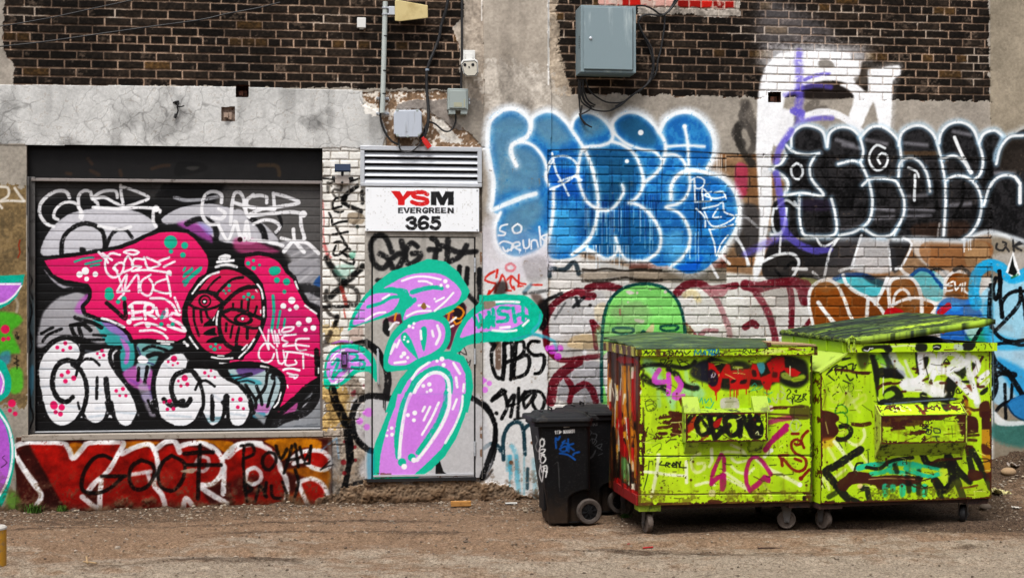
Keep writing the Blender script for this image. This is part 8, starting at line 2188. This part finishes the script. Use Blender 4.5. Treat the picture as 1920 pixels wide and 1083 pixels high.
def build_dumpster_right():
    fr = Frame((2.353, 10.55), .2, 1.433, 1.265)
    root = empty("dumpster", tuple(fr.p(.7, .6, 0)), label="rust patched lime green dumpster with its corrugated lid propped half open", cat="dumpster", group="lime green dumpsters by the wall")
    w, dp = fr.w, fr.dep; z0, zl, zt = .212, 1.366, 1.430
    sh = [(0, 1.225), (.218, 1.362)]
    cv = fr.front(0, w, z0, zt - .01, 0, .0045, 111); d2_front(cv)
    A, Z = cv.U, cv.V + z0
    okv = Z < np.where(A < .218, 1.225 + A / .218 * .137, 9)
    keep = okv[:-1, :-1] & okv[1:, 1:] & okv[1:, :-1] & okv[:-1, 1:]
    cv.h += .010 * (cv.n3 - .5) - .010 * np.exp(-((cv.U - .3) ** 2 + (cv.V - .75) ** 2) / .015) + .008 * np.exp(-((cv.U - 1.1) ** 2 + (cv.V - .2) ** 2) / .02) + .004 * np.sin(cv.U * 4.3 + 2) * np.sin(cv.V * 5) + .002 * (cv.n3 - .5)
    canvas_mesh("front_panel", cv, M_DUMP, root, keep=keep)
    # flank, sloping shoulder, hood side
    cv = fr.left(.002, dp, z0, 1.226, 0, .007, 112); lime_base(cv); chips(cv, np.ones_like(cv.X, bool), .6, '#4a2414')
    canvas_mesh("side_panel", cv, M_DUMP, root, skirt=.01)
    mb = MB(); mb.hexa([Vector(fr.p(a, -.006, z)) for a, z in ((-.012, 1.222), (.222, 1.368), (.222, 1.352), (-.004, 1.208))], [Vector(fr.p(a, dp, z)) for a, z in ((-.012, 1.222), (.222, 1.368), (.222, 1.352), (-.004, 1.208))])
    mb.build("shoulder_plate", mat("shoulder_lime", '#b4cf4c', .45, dirt='#6f8a2c', dirt_amt=.42, scale=7), root)
    mb = MB(); mb.hexa([Vector(v) for v in (fr.p(.206, 0, 1.36), fr.p(.218, 0, 1.36), fr.p(.218, dp, 1.36), fr.p(.206, dp, 1.36))], [Vector(v) for v in (fr.p(.206, 0, 1.445), fr.p(.218, 0, 1.445), fr.p(.218, dp, 1.475), fr.p(.206, dp, 1.475))])
    mb.build("hood_side", M_LIME, root)
    for b in (.02, .33, .66, 1.0):
        mb = MB(); fr.box(mb, .196, .205, b, b + .022, 1.362, 1.452 + b * .02); mb.build("hood_rib", M_LIME, root)
    mb = MB(); fr.box(mb, 0.002, w, .012, dp, z0, z0 + .02); fr.box(mb, w - .012, w, .002, dp, z0 + .02, zl); fr.box(mb, .23, w - .012, dp - .012, dp, z0 + .02, zl); fr.box(mb, .0, .23, dp - .012, dp, z0 + .02, 1.2)
    mb.build("shell", M_LIMED, root)
    mb = MB(); fr.box(mb, .232, w - .016, .016, .02, z0 + .03, zl); fr.box(mb, w - .02, w - .016, .02, dp - .016, z0 + .03, zl); fr.box(mb, .232, w - .02, dp - .02, dp - .016, z0 + .03, zl - .001); mb.build("inner_lining", M_IN, root)
    cv = fr.front(.222, w + .03, zl, zt, -.032, .004, 113)
    lime_base(cv); K = '#111210'
    cv.V_('C6'); cv.f("310 350 420 350 415 420 315 420", K, soft=8, a=.92); cv.f("485 360 565 355 555 405 490 410", K, soft=3, a=.95); cv.s("490 385 520 375 550 385", 7, '#c9c9cc', 2); cv.f("790 345 920 340 880 410 790 410", K, soft=6, a=.93); cv.f("700 350 780 360 790 410 700 410", '#a9b4b8', soft=10, a=.85)
    cv.f("-10 360 60 380 60 430 -10 430", K, soft=10, a=.85); cv.s("60 375 200 365 300 370", 16, '#d6dccf', 6, .7, wear=.15); cv.s("1000 350 1020 360 1010 400;1050 345 1080 390", 8, '#3a3a10', 3, .8); cv.s("1030 335 1095 335 1095 405", 8, '#c9d23a', 3); cv.s("600 410 720 405", 10, '#4a1c10', 3, .8)
    cv.V_('C5'); cv.f("930 370 1191 365 1191 440 1140 400 1020 400 960 430 900 420", K, soft=10, a=.9); cv.s("920 410 960 420 980 390;990 395 1010 392", 8, '#e4e4e4', 2); cv.s("770 390 780 430;800 385 810 425;830 385 840 425", 9, '#bdb9ae', 4, .7); cv.f("1060 400 1110 405 1140 430 1060 430", LIME, soft=6)
    sp = ((cv.n1 * .7 + cv.n2 * .3) > .69); cv.fill_mask(sp, '#3a2a14', .8, .3)
    canvas_mesh("rim_front", cv, M_DUMP, root, skirt=.03)
    mb = MB(); fr.box(mb, w + .001, w + .03, -.001, dp + .02, zl, zt - .001); fr.box(mb, .22, w, dp + .001, dp + .02, zl, zt - .001); mb.build("rim_back", M_LIMED, root)
    for q in ((.02, w - .01, .03, .09, z0 - .03), (.02, w - .01, dp - .1, dp - .03, z0 - .03)):
        mb = MB(); fr.box(mb, *q, z0 - .001); mb.build("chassis_rail", M_BROWN, root)
    for q in ((0.0, .19, .022, .16, z0 - .045), (w - .2, w - .02, .025, .16, z0 - .046)):
        mb = MB(); fr.box(mb, *q, z0 - .002); mb.build("foot_plate", M_BROWN, root)
    caster(fr, root, .085, .13, .35, .074); caster(fr, root, w - .17, .13, -.62, .076, False); caster(fr, root, .12, dp - .14, .9, .074, False); caster(fr, root, w - .12, dp - .14, .3, .074, False)
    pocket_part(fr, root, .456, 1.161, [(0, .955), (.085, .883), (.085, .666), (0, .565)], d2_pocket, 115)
    # bright worn ledge above the pocket and its two cheeks
    cvl = Canvas(fr.p(.456, -.087, .885), fr.e, UP * .07 + fr.n * -.083, .006, 117, 18, LIME, 116); lime_base(cvl)
    cvl.V_('C6'); cvl.s("290 940 340 1000 400 1060;420 1000 380 1050", 24, '#6b2412', 5, .9); cvl.s("50 980 60 1020 100 1030;100 980 120 1030;150 985 160 1025 200 1030;220 990 260 1025", 9, '#f0f4c8', 3, .8); cvl.f("380 930 420 930 430 990 390 990;560 930 650 930 640 1030 590 1020", '#161712', soft=10, a=.9)
    chips(cvl, cvl.V > -1, .60, '#4a1c10'); cvl.O = cvl.O + UP * .002
    canvas_mesh("pocket_ledge", cvl, M_DUMP, root)
    rusty = mat("cheek_rust", '#a9b83a', .6, dirt='#451710', dirt_amt=.55, scale=22)
    for a in (.446, 1.162):
        mb = MB(); A_ = [(0, .965), (.092, .888), (.092, .664), (0, .545)]
        mb.hexa([Vector(fr.p(a, -b, z)) for b, z in A_], [Vector(fr.p(a + .009, -b, z)) for b, z in A_]); mb.build("pocket_cheek", rusty, root)
    # hinge rod and bracket
    mb = MB(); mb.tube([fr.p(.20, -.03, 1.455), fr.p(.20, dp, 1.485)], .011, 10)
    for i in range(9):
        b = .02 + i * .145; mb.tube([fr.p(.20, b, 1.456 + b * .024), fr.p(.20, b + .05, 1.457 + b * .024)], .019, 10)
    mb.build("hinge_rod", mat("hinge_black_lime", '#6f8428', .55, dirt='#15160f', dirt_amt=.62, scale=16), root, smooth=True)
    mb = MB(); mb.tube([fr.p(.212, -.045, 1.395), fr.p(.212, -.045, 1.47), fr.p(.235, -.05, 1.49), fr.p(.262, -.045, 1.47), fr.p(.255, -.04, 1.40)], .009, 8); mb.tube([fr.p(.262, -.045, 1.46), fr.p(.32, -.04, 1.455), fr.p(.36, -.03, 1.485)], .006, 8)
    mb.build("hinge_hook", M_LIMED, root, smooth=True)
    # corrugated lid, hinged on the left, its right side propped up
    nu, nv = 90, 120
    U, V = np.meshgrid(np.linspace(.19, 1.47, nu + 1), np.linspace(-.045, dp + .01, nv + 1))
    t = (U - .19) / 1.28; s = (V + .045) / (dp + .055)
    U = U - .10 * t * sstep(.80, 1, s) ** 2 - .03 * sstep(.9, 1, t) * (1 - sstep(0, .06, s))
    lift = .018 + .155 * t ** 1.12
    rib = np.abs(np.sin(V * math.pi / .105)) ** .6
    Z = 1.452 + lift + .018 * V / dp + .014 * rib * sstep(.02, .08, t) * (1 - sstep(.93, .99, t)) * sstep(.03, .08, s) + .012 * np.sin(t * 3.14) * sstep(.1, .5, s) - .012 * sstep(.95, 1, t)
    top = np.stack([fr.F[k] + fr.e[k] * U - fr.n[k] * V + UP[k] * Z for k in range(3)], -1).reshape(-1, 3)
    th = (.030 + .022 * (1 - sstep(.0, .05, s)) * sstep(.02, .12, t) * (1 - .7 * sstep(.90, 1, t)))
    bot = top - UP * th.reshape(-1, 1)
    n1 = fbm(U * 4, V * 22, 54, 4); n2 = fbm(U * 30, V * 60, 55, 3)
    C = hexc('#37423a') * (.7 + .6 * n1[..., None])
    band = np.exp(-((V - .16) / .10) ** 2) * sstep(.15, .5, t) + .8 * np.exp(-((V + .02) / .05) ** 2)
    C = C + (hexc('#b4d044') - C) * (np.clip(band, 0, 1) * sstep(.34, .50, n1 * .5 + n2 * .5))[..., None]
    C = C + (hexc('#8fae3a') - C) * (.40 * sstep(.56, .66, fbm(U * 2.2, V * 34, 57, 3)))[..., None]
    C = C + (hexc('#1b201a') - C) * (sstep(.58, .7, n2) * .75)[..., None] + (hexc('#9db63e') - C) * (sstep(.66, .74, n1) * .4)[..., None]
    C = C + (hexc('#1c211b') - C) * (sstep(.9, 1, t) * .8)[..., None]
    n = len(top); F = grid_faces(nu, nv); Fb = F[:, ::-1] + n
    ring = np.concatenate([np.arange(nu + 1), (np.arange(1, nv + 1)) * (nu + 1) + nu, nv * (nu + 1) + np.arange(nu - 1, -1, -1), np.arange(nv - 1, 0, -1) * (nu + 1)])
    k2 = (np.arange(len(ring)) + 1) % len(ring)
    Sf = np.stack([ring[k2], ring, n + ring, n + ring[k2]], -1)
    Cl = paint_lin(C).reshape(-1, 3)
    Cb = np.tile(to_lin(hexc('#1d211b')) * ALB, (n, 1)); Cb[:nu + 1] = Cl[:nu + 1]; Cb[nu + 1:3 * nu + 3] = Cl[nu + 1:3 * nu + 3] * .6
    link("lid", np_mesh("lid", np.vstack([top, bot]), np.vstack([F, Fb, Sf]), np.vstack([Cl, Cb])), M_PLASTIC, root)
    # a cardboard box and a bag showing in the gap
    mb = MB(); fr.box(mb, .42, .72, .12, .5, 1.15, 1.462); o = mb.build("cardboard_box", mat("cardboard", '#7a5230', .85, dirt='#5a3a20', dirt_amt=.3), None); tag(o, "brown cardboard box inside the half open dumpster", "box")
    mb = MB(); mb.lathe(fr.p(1.02, .45, 1.2), UP, [(-.02, 0), (0, .3), (.12, .36), (.22, .30), (.27, .16), (.285, 0)], 18)
    tag(mb.build("rubbish_bag", mat("black_bag", '#101011', .35, spec=.5, bump=.6, scale=20), None, smooth=True), "black rubbish bag lying inside the half open dumpster", "bag")
    return fr

# ---------------------------------------------------------------- wheeled bins
class BinCanvas(Canvas):
    def __init__(s, P, facing, res_hint, seed, base):
        s.nv, s.nu = P.shape[0] - 1, P.shape[1] - 1
        s.res = res_hint
        D = P - np.array([0, 0, EYE])
        s.X = (CXP + LENS_PX * D[..., 0] / D[..., 1]).astype(np.float32); s.Y = (CYP - LENS_PX * D[..., 2] / D[..., 1]).astype(np.float32)
        s.rgb = np.empty(P.shape, np.float32); s.rgb[:] = hexc(base)
        s.U, s.V = np.meshgrid(np.arange(s.nu + 1) * res_hint, np.arange(s.nv + 1) * res_hint)
        s.n1 = fbm(s.U * 60, s.V * 60, seed, 3).astype(np.float32); s.n2 = fbm(s.U * 14, s.V * 14, seed + 5, 4).astype(np.float32); s.n3 = fbm(s.U * 3, s.V * 3, seed + 9, 3).astype(np.float32)
        s.amod = np.where(facing, 0.0, 1.0).astype(np.float32); s.h = 0; s.V_('P')
    def bbox(s, pts, pad):
        return 0, s.nu + 1, 0, s.nv + 1

def rrect(hx, hy, r, n=12, side=56):
    """rounded rectangle, counter-clockwise from the middle of the left edge"""
    pts = []
    cs = [(-hx + r, -hy + r, 180), (hx - r, -hy + r, 270), (hx - r, hy - r, 0), (-hx + r, hy - r, 90)]
    for i, (cx, cy, a0) in enumerate(cs):
        for k in range(n + 1):
            a = math.radians(a0 + 90 * k / n); pts.append((cx + r * math.cos(a), cy + r * math.sin(a)))
        nx = cs[(i + 1) % 4]; p = pts[-1]; a = math.radians(nx[2]); q = (nx[0] + r * math.cos(a), nx[1] + r * math.sin(a))
        for k in range(1, side):
            pts.append((p[0] + (q[0] - p[0]) * k / side, p[1] + (q[1] - p[1]) * k / side))
    return pts

def build_bin(origin, yaw, label, paint, seed):
    """origin: ground point under the middle of the body; local +x towards the hinge and wheels, +y away from the alley"""
    root = empty("wheeled_bin", origin, label=label, cat="wheeled bin", group="black wheeled bins by the dumpster")
    ex = np.array([math.cos(yaw), math.sin(yaw), 0]); ey = np.array([-math.sin(yaw), math.cos(yaw), 0]); O = np.array(origin, float)
    H = .805
    rows = np.linspace(0, 1, 190)
    ring = []
    for t in rows:
        hx = .165 + .046 * t; hy = .175 + .045 * t; cx = .012 - .060 * t
        base = rrect(hx, hy, .045)
        q = np.array(base); q[:, 0] += cx
        z = .012 + t * (H - .012)
        # wheel arch: the lower rear corner steps in
        cut = (1 - sstep(.25, .275, (z ** 2 + (q[:, 0] - .155) ** 2) ** .5)) * sstep(-.02, .03, q[:, 0])
        q[:, 1] *= (1 - .30 * cut)
        ring.append(O + ex * q[:, :1] + ey * q[:, 1:] + UP * z)
    P = np.array(ring); P = np.concatenate([P, P[:, :1]], 1)
    m = P.shape[1]
    base2 = np.array(rrect(.2, .2, .045)); base2 = np.vstack([base2, base2[:1]])
    facing = np.tile((base2[:, 1] < .14) & (base2[:, 1] < base2[:, 0] + .25), (len(rows), 1))
    cv = BinCanvas(P, facing, .008, seed, '#17181b')
    cv.rgb *= (.8 + .4 * cv.n2[..., None])
    zz = np.tile(rows[:, None], (1, m))
    mud = (1 - sstep(.03, .40, zz + (cv.n2 - .5) * .2)); cv.rgb += (hexc('#4a3c30') - cv.rgb) * (mud * .75)[..., None]
    sc = sstep(.68, .74, cv.n1); cv.rgb += (hexc('#55524e') - cv.rgb) * (sc * .35)[..., None]
    paint(cv)
    C = paint_lin(cv.rgb).reshape(-1, 3)
    V = P.reshape(-1, 3); F = grid_faces(m - 1, len(rows) - 1)
    link("body", np_mesh("body", V, F, C), M_PLASTIC, root)
    def plate(name, sections, mt, smooth=True):
        mb = MB(); rs = []
        for hx, hy, r, cx, z in sections:
            rs.append(mb.verts([Vector(O + ex * (x + cx) + ey * y + UP * z) for x, y in rrect(hx, hy, r, 6, 6)]))
        mb.face(rs[0][::-1]); mb.face(rs[-1])
        for a, b in zip(rs, rs[1:]):
            for k in range(len(a)): mb.face([a[k], a[(k + 1) % len(a)], b[(k + 1) % len(a)], b[k]])
        return mb.build(name, mt, root, smooth=smooth)
    plate("bottom", [(.155, .165, .04, .012, .004), (.164, .174, .045, .012, .014)], M_BINP)
    plate("rim", [(.217, .226, .05, -.052, H - .035), (.23, .238, .05, -.054, H - .03), (.23, .238, .05, -.054, H + .002), (.212, .22, .05, -.052, H + .004)], M_BINP)
    plate("lid", [(.243, .248, .055, -.064, H + .004), (.247, .252, .055, -.064, H + .010), (.245, .25, .055, -.064, H + .032), (.240, .245, .055, -.064, H + .038), (.205, .215, .05, -.05, H + .041), (.20, .21, .05, -.05, H + .043), (.186, .196, .05, -.045, H + .062), (.178, .188, .05, -.043, H + .066), (.10, .11, .04, -.03, H + .074)], M_BINL)
    mb = MB()
    for y in (-.19, .12):
        q = O + ex * .17 + ey * y + UP * (H + .02); mb.box(q, ex * .05, ey * .07, UP * .03)
    mb.tube([O + ex * .222 + ey * -.19 + UP * (H + .02), O + ex * .222 + ey * .19 + UP * (H + .02)], .013, 10)
    mb.build("handle", M_BINL, root, bevel=.003)
    mb = MB(); mb.box(O - ex * .20 - ey * .06 + UP * (H + .055), ex * .012, ey * .12, UP * .022); mb.tube([O - ex * .12 - ey * .07 + UP * (H + .05), O - ex * .12 - ey * .07 + UP * (H + .098), O - ex * .12 + ey * .07 + UP * (H + .098), O - ex * .12 + ey * .07 + UP * (H + .05)], .007, 8)
    mb.build("lid_grip", M_BINL, root)
    mb = MB(); mb.box(O - ex * .190 - ey * .10 + UP * .10, ex * .02, ey * .2, UP * .30); mb.build("front_rib", M_BINP, root, bevel=.006)
    c = O + ex * .155 + UP * .1
    mb = MB(); mb.tube([c - ey * .20, c + ey * .20], .011, 10); mb.build("axle", M_GALV, root)
    for sg in (-1, 1):
        wc = c + ey * sg * .190
        mb = MB(); t = .024; r = .1
        mb.lathe(wc, ey, [(-t * .8, r * .62), (-t, r * .70), (-t, r * .92), (-t * .6, r), (t * .6, r), (t, r * .92), (t, r * .7), (t * .8, r * .62), (-t * .8, r * .62)], 40)
        w = mb.build("wheel", M_TYRE, root, smooth=True)
        mb = MB(); mb.lathe(wc, ey, [(-t * .45, 0), (-t * .45, r * .64), (t * .45, r * .64), (t * .45, 0)], 32); mb.lathe(wc, ey, [(-t * .95, 0), (-t * .95, r * .17), (t * .95, r * .17), (t * .95, 0)], 18)
        for k in range(8):
            a = k * math.pi / 4 + .2; d = ex * math.cos(a) + UP * math.sin(a); n_ = ex * -math.sin(a) + UP * math.cos(a)
            mb.box(wc + d * r * .12 - n_ * .0045 - ey * t * .85, d * r * .5, n_ * .009, ey * t * 1.7)
        mb.build("hub", M_BINP, w)
    return root

M_BINP = mat("bin_black_plastic", '#141416', .55, spec=.15, dirt='#3d342b', dirt_amt=.25, scale=7)
M_BINL = mat("bin_lid_plastic", '#1d1d1f', .5, spec=.2, dirt='#3a3630', dirt_amt=.4, scale=9, bump=.12)
M_TYRE = mat("bin_tyre", '#463d37', .75, dirt='#2a241f', dirt_amt=.5, scale=30)

def bin1_paint(cv):
    W = '#e6e6e4'
    cv.V_('D1')
    cv.f("318 233 362 228 365 250 320 254", W, soft=1, sm=False)
    D = {'1': "0 4 4 0 4 20", '7': "0 0 9 0 3 20", '0': "4 0 0 5 0 15 4 20 8 15 8 5 4 0", '8': "4 10 0 6 4 0 8 5 4 10 0 15 4 20 8 15 4 10", '5': "8 0 1 0 1 8 6 8 8 14 4 20 0 18"}
    def num(txt, x, y, dx, k=1.15, col=W, w=5, sl=-.13, a=1):
        for ch in txt:
            if ch in D:
                v = np.array([float(q) for q in D[ch].split()]).reshape(-1, 2) * k + np.array([x, y]); v[:, 1] += (v[:, 0] - 250) * sl * .0
                cv.s(' '.join(f'{q:.1f}' for q in v.ravel()), w, col, 1, a, sm=ch in '08')
            x += dx; y += dx * sl * .5
    num("117", 253, 280, 14); cv.s("292 281 291 297;299 280 298 296;289 286 303 284;288 292 302 290", 3, W, 1); num("0010851", 318, 275, 13.3)
    B = '#14589a'
    cv.s("262 415 258 335 275 350 290 325;300 400 320 375 350 380 345 430 310 440 290 420 330 400;310 370 330 355;355 345 360 440 340 400 395 380;360 400 400 430;395 470 400 455 440 445;290 455 350 465 410 505 380 480", 13, B, 2.5, .95)
    cv.s("165 345 140 350 135 390 160 400 170 360 150 340;140 400 125 440;130 500 135 430 175 425 160 450 135 455 170 465;140 470 165 475 180 500 160 530 138 520 145 475;140 540 150 600 175 570;150 560 185 550 190 580 180 640;140 545 130 610 150 675 160 610 165 560;165 590 190 600", 9, W, 2, .97)
    cv.s("105 320 115 360 100 400 115 440", 8, '#b9b9b6', 2, .7); cv.s("250 540 280 530 285 720;275 520 290 750", 3, '#6f6e6c', 1, .6)

def bin2_paint(cv):
    W = '#77787a'
    cv.V_('D1')
    cv.s("508 245 515 225;520 225 522 242;530 224 534 240 540 226;548 222 556 222 552 240 548 232;560 222 568 238;575 220 582 220 578 238", 4, '#a0a0a0', 1, .7)
    cv.s("500 260 540 290 520 320 500 380 540 340;545 300 580 310 550 380 545 340 580 360 560 390;570 400 620 380 600 420 580 400 620 430;590 470 625 455;505 500 540 480 570 430 550 480 510 505;520 380 510 350", 4, W, 1.2, .8)

# ---------------------------------------------------------------- small things on the ground
def build_debris(height):
    def gp(px, py, z=0.0):
        d = np.array([(px - CXP) / LENS_PX, 1, -(py - CYP) / LENS_PX]); t = (z - EYE) / d[2]
        p = np.array([0, 0, EYE]) + d * t; p[2] = height(p[0], p[1]); return p
    # wood block by the wall
    c = gp(864, 953); mb = MB(); mb.box(c - WE * .085 + UP * .002 - WN * .02, WE * .17, WN * .05, UP * .042)
    tag(mb.build("wood_block", mat("split_wood", '#b07c3c', .8, dirt='#7a4f22', dirt_amt=.45, stretch=(2, 10, 10), scale=6, bump=.3), None, bevel=.003), "short orange brown piece of wood lying below the service door", "wood")
    c = gp(1216, 1021); mb = MB(); mb.box(c - np.array([.04, 0, -.003]), np.array([.075, .012, .004]), np.array([0, .02, 0]), UP * .006)
    tag(mb.build("plastic_scrap", mat("scrap_red", '#b01a20', .5), None), "larger red plastic scrap lying on the dirt in front of the left dumpster", "litter")
    c = gp(1176, 1018); mb = MB(); mb.box(c + UP * .003, np.array([.02, .008, .002]), np.array([0, .015, 0]), UP * .005)
    tag(mb.build("plastic_scrap", mat("scrap_red_dull", '#a3323a', .6), None), "tiny red plastic scrap lying left of the larger one", "litter")
    a, b = gp(1421, 1025), gp(1468, 1022); mb = MB(); mb.tube([a + UP * .008, (a + b) / 2 + UP * .012, b + UP * .008], .0055, 7)
    tag(mb.build("twig", M_BROWN, None), "straight dark twig lying on the dirt in front of the dumpsters", "twig")
    a, b = gp(157, 1054), gp(180, 1060); mb = MB(); mb.tube([a + UP * .01, b + UP * .01], .006, 6); mb.tube([gp(162, 1050) + UP * .02, gp(164, 1058) + UP * .01], .006, 6)
    tag(mb.build("wood_splinter", M_WOOD, None), "pale wood splinter lying on the dirt at the lower left", "splinter")
    c = gp(958, 947); mb = MB(); mb.box(c + UP * .004 - WE * .05, WE * .1, WN * .03, UP * .008)
    tag(mb.build("paper_strip", M_WHITE, None), "white paper strip on the gravel left of the black bins", "litter")
    rnd = random.Random(9)
    def stone(px, py, r, col, label, z=0, sq=.62):
        d = np.array([(px - CXP) / LENS_PX, 1, -(py - CYP) / LENS_PX])
        lo, hi = 9.0, 12.7                                   # march the sight line to the ground
        p = None
        for i in range(900):
            t = lo + (hi - lo) * i / 900; q = np.array([0, 0, EYE]) + d * t
            if q[2] < height(q[0], q[1]): p = q; break
        if p is None: return
        bm = bmesh.new(); bmesh.ops.create_icosphere(bm, subdivisions=3, radius=r)
        for v in bm.verts:
            k = 1 + .22 * (math.sin(v.co.x / r * 2.1 + 1) * math.cos(v.co.y / r * 1.7)) * .6
            v.co = Vector((v.co.x * 1.15 * k, v.co.y * .9 * k, v.co.z * sq * k))
        me = bpy.data.meshes.new("stone"); bm.to_mesh(me); bm.free(); me.polygons.foreach_set("use_smooth", np.full(len(me.polygons), True))
        o = link("stone", me, mat("stone_" + label.split()[0], col, .85, dirt='#5a4a3a', dirt_amt=.3, bump=.3), None, label=label, cat="stone"); o.location = (p[0], p[1], p[2] + r * sq * .45)
    stone(1890, 888, .062, '#a08464', "tan egg shaped stone on the dirt mound at the right end of the wall")
    stone(1847, 953, .045, '#6b5d50', "dull brown stone by the right front wheel of the rusty dumpster")
    def crumple(px, py, w, h, col, label, seed, tilt=0):
        d = np.array([(px - CXP) / LENS_PX, 1, -(py - CYP) / LENS_PX]); p = None
        for i in range(1200):
            t = 9 + 4.0 * i / 1200; q = np.array([0, 0, EYE]) + d * t
            if q[2] < height(q[0], q[1]): p = q; break
        if p is None: return
        n = 22; U, V = np.meshgrid(np.linspace(-.5, .5, n + 1), np.linspace(-.5, .5, n + 1))
        N = fbm(U * 6 + seed, V * 6, seed, 3)
        Xl = U * w * (1 + .3 * (N - .5)); Yl = V * h * (.8 + .4 * N); Zl = .012 + (N - .3) * .09 * w / .2
        P = np.stack([p[0] + Xl * math.cos(tilt) - Yl * math.sin(tilt), p[1] + Xl * math.sin(tilt) * .6 + Yl * math.cos(tilt), p[2] + Zl + Xl * -math.sin(tilt) * .5], -1)
        F = grid_faces(n, n); me = np_mesh("crumpled_paper", P.reshape(-1, 3), F, None, False)
        o = link("crumpled_paper", me, mat("paper_%d" % seed, col, .8), None, label=label, cat="litter"); m = o.modifiers.new("thick", 'SOLIDIFY'); m.thickness = .003
    crumple(1878, 927, .17, .10, '#cfc58a', "crumpled yellow wrapper beside the rusty dumpster on the dirt", 3, .5)
    crumple(1903, 876, .12, .08, '#a69a90', "grey crumpled plastic on the dirt mound above the tan stone", 4, .6)
    crumple(1905, 954, .055, .05, '#d6cfc4', "small white scrap on the dirt at the far right", 5, .2)
    # tyre edge at the right border
    c = np.array([4.78, 12.30, height(4.78, 12.30) + .06]); mb = MB(); mb.lathe(c, WN + UP * .4, [(-.05, .07), (-.06, .09), (-.05, .12), (.0, .13), (.05, .12), (.06, .09), (.05, .07), (-.05, .07)], 30)
    tag(mb.build("old_tyre", M_BLACK, None, smooth=True), "small black tyre lying on the dirt mound against the right pier", "tyre")
    # bollard at the lower left corner
    c = gp(-7, 1083 + 60); base = np.array([c[0], c[1], 0])
    yb = 9.2; xb = (-8 - CXP) / LENS_PX * yb; ztop = EYE - (990 - CYP) / LENS_PX * yb
    root = empty("bollard", (xb, yb, 0), label="chipped yellow steel bollard at the lower left corner", cat="bollard")
    mb = MB(); mb.lathe((xb, yb, -.05), UP, [(0, 0), (0, .068), (ztop + .045, .068), (ztop + .045, 0)], 32); mb.build("post", M_YELL, root, smooth=True)
    mb = MB(); mb.lathe((xb, yb, ztop - .004), UP, [(0, .0), (0, .071), (.012, .071), (.022, .06), (.022, .052), (.010, .048), (.008, 0)], 32); mb.build("cap", mat("concrete_cap", '#b9b4ac', .8, dirt='#8c8478', dirt_amt=.4, scale=25), root, smooth=True)
    # weeds
    def weed(x, y, n, h, col, label, seed):
        r = random.Random(seed); V, F, C = [], [], []
        z = height(x, y)
        for i in range(n):
            a = r.uniform(0, 6.28); l = h * r.uniform(.5, 1.1); bx, by = x + r.gauss(0, h * .35), y + r.gauss(0, h * .2)
            w = h * .05 + .003; ln = r.uniform(.2, .7); c = to_lin(hexc(col)) * ALB * r.uniform(.6, 1.3)
            dx, dy = math.cos(a), math.sin(a) * .6
            k = len(V)
            for t in (0, .5, 1):
                cx, cy, cz = bx + dx * l * ln * t * t, by + dy * l * ln * t * t, z + l * t * (1 - .3 * t * ln)
                ww = w * (1 - t * .8)
                V.append((cx - dy * ww, cy + dx * ww, cz)); V.append((cx + dy * ww, cy - dx * ww, cz)); C += [c, c]
            F += [(k, k + 1, k + 3, k + 2), (k + 2, k + 3, k + 5, k + 4)]
        link("weed", np_mesh("weed", np.array(V), np.array(F), np.array(C)), M_WALL, None, label=label, cat="weed")
    p = gp(1172, 968); weed(p[0], p[1], 90, .05, '#47682a', "tiny green weed between the left dumpster and the black bins", 1)
    for i, (x, lb) in enumerate(((-3.95, "tuft of green weeds against the left pier at the foot of the wall"), (-3.72, "small tuft of weeds at the left end of the red lettering"))):
        weed(x, WALL_D + WALL_T * x - .06, 130 - 50 * i, .085 - .03 * i, '#4a6a2a', lb, 4 + i)
# ---------------------------------------------------------------- put it together
HEIGHT, _ = build_ground()
WALL, _cv = build_wall()
build_pockets(WALL)
build_shutter()
build_door()
build_vent()
build_sign()
build_fixtures()
build_dumpster_left()
build_dumpster_right()
YB = math.atan(.17)
build_bin((.42, 11.02, .005), YB, "black wheeled bin with white printed number and white handwriting, in front", bin1_paint, 61)
build_bin((.70, 11.53, .005), YB, "black wheeled bin half hidden behind the other one, against the left dumpster", bin2_paint, 66)
build_opposite()
build_debris(HEIGHT)
build_gravel(HEIGHT)
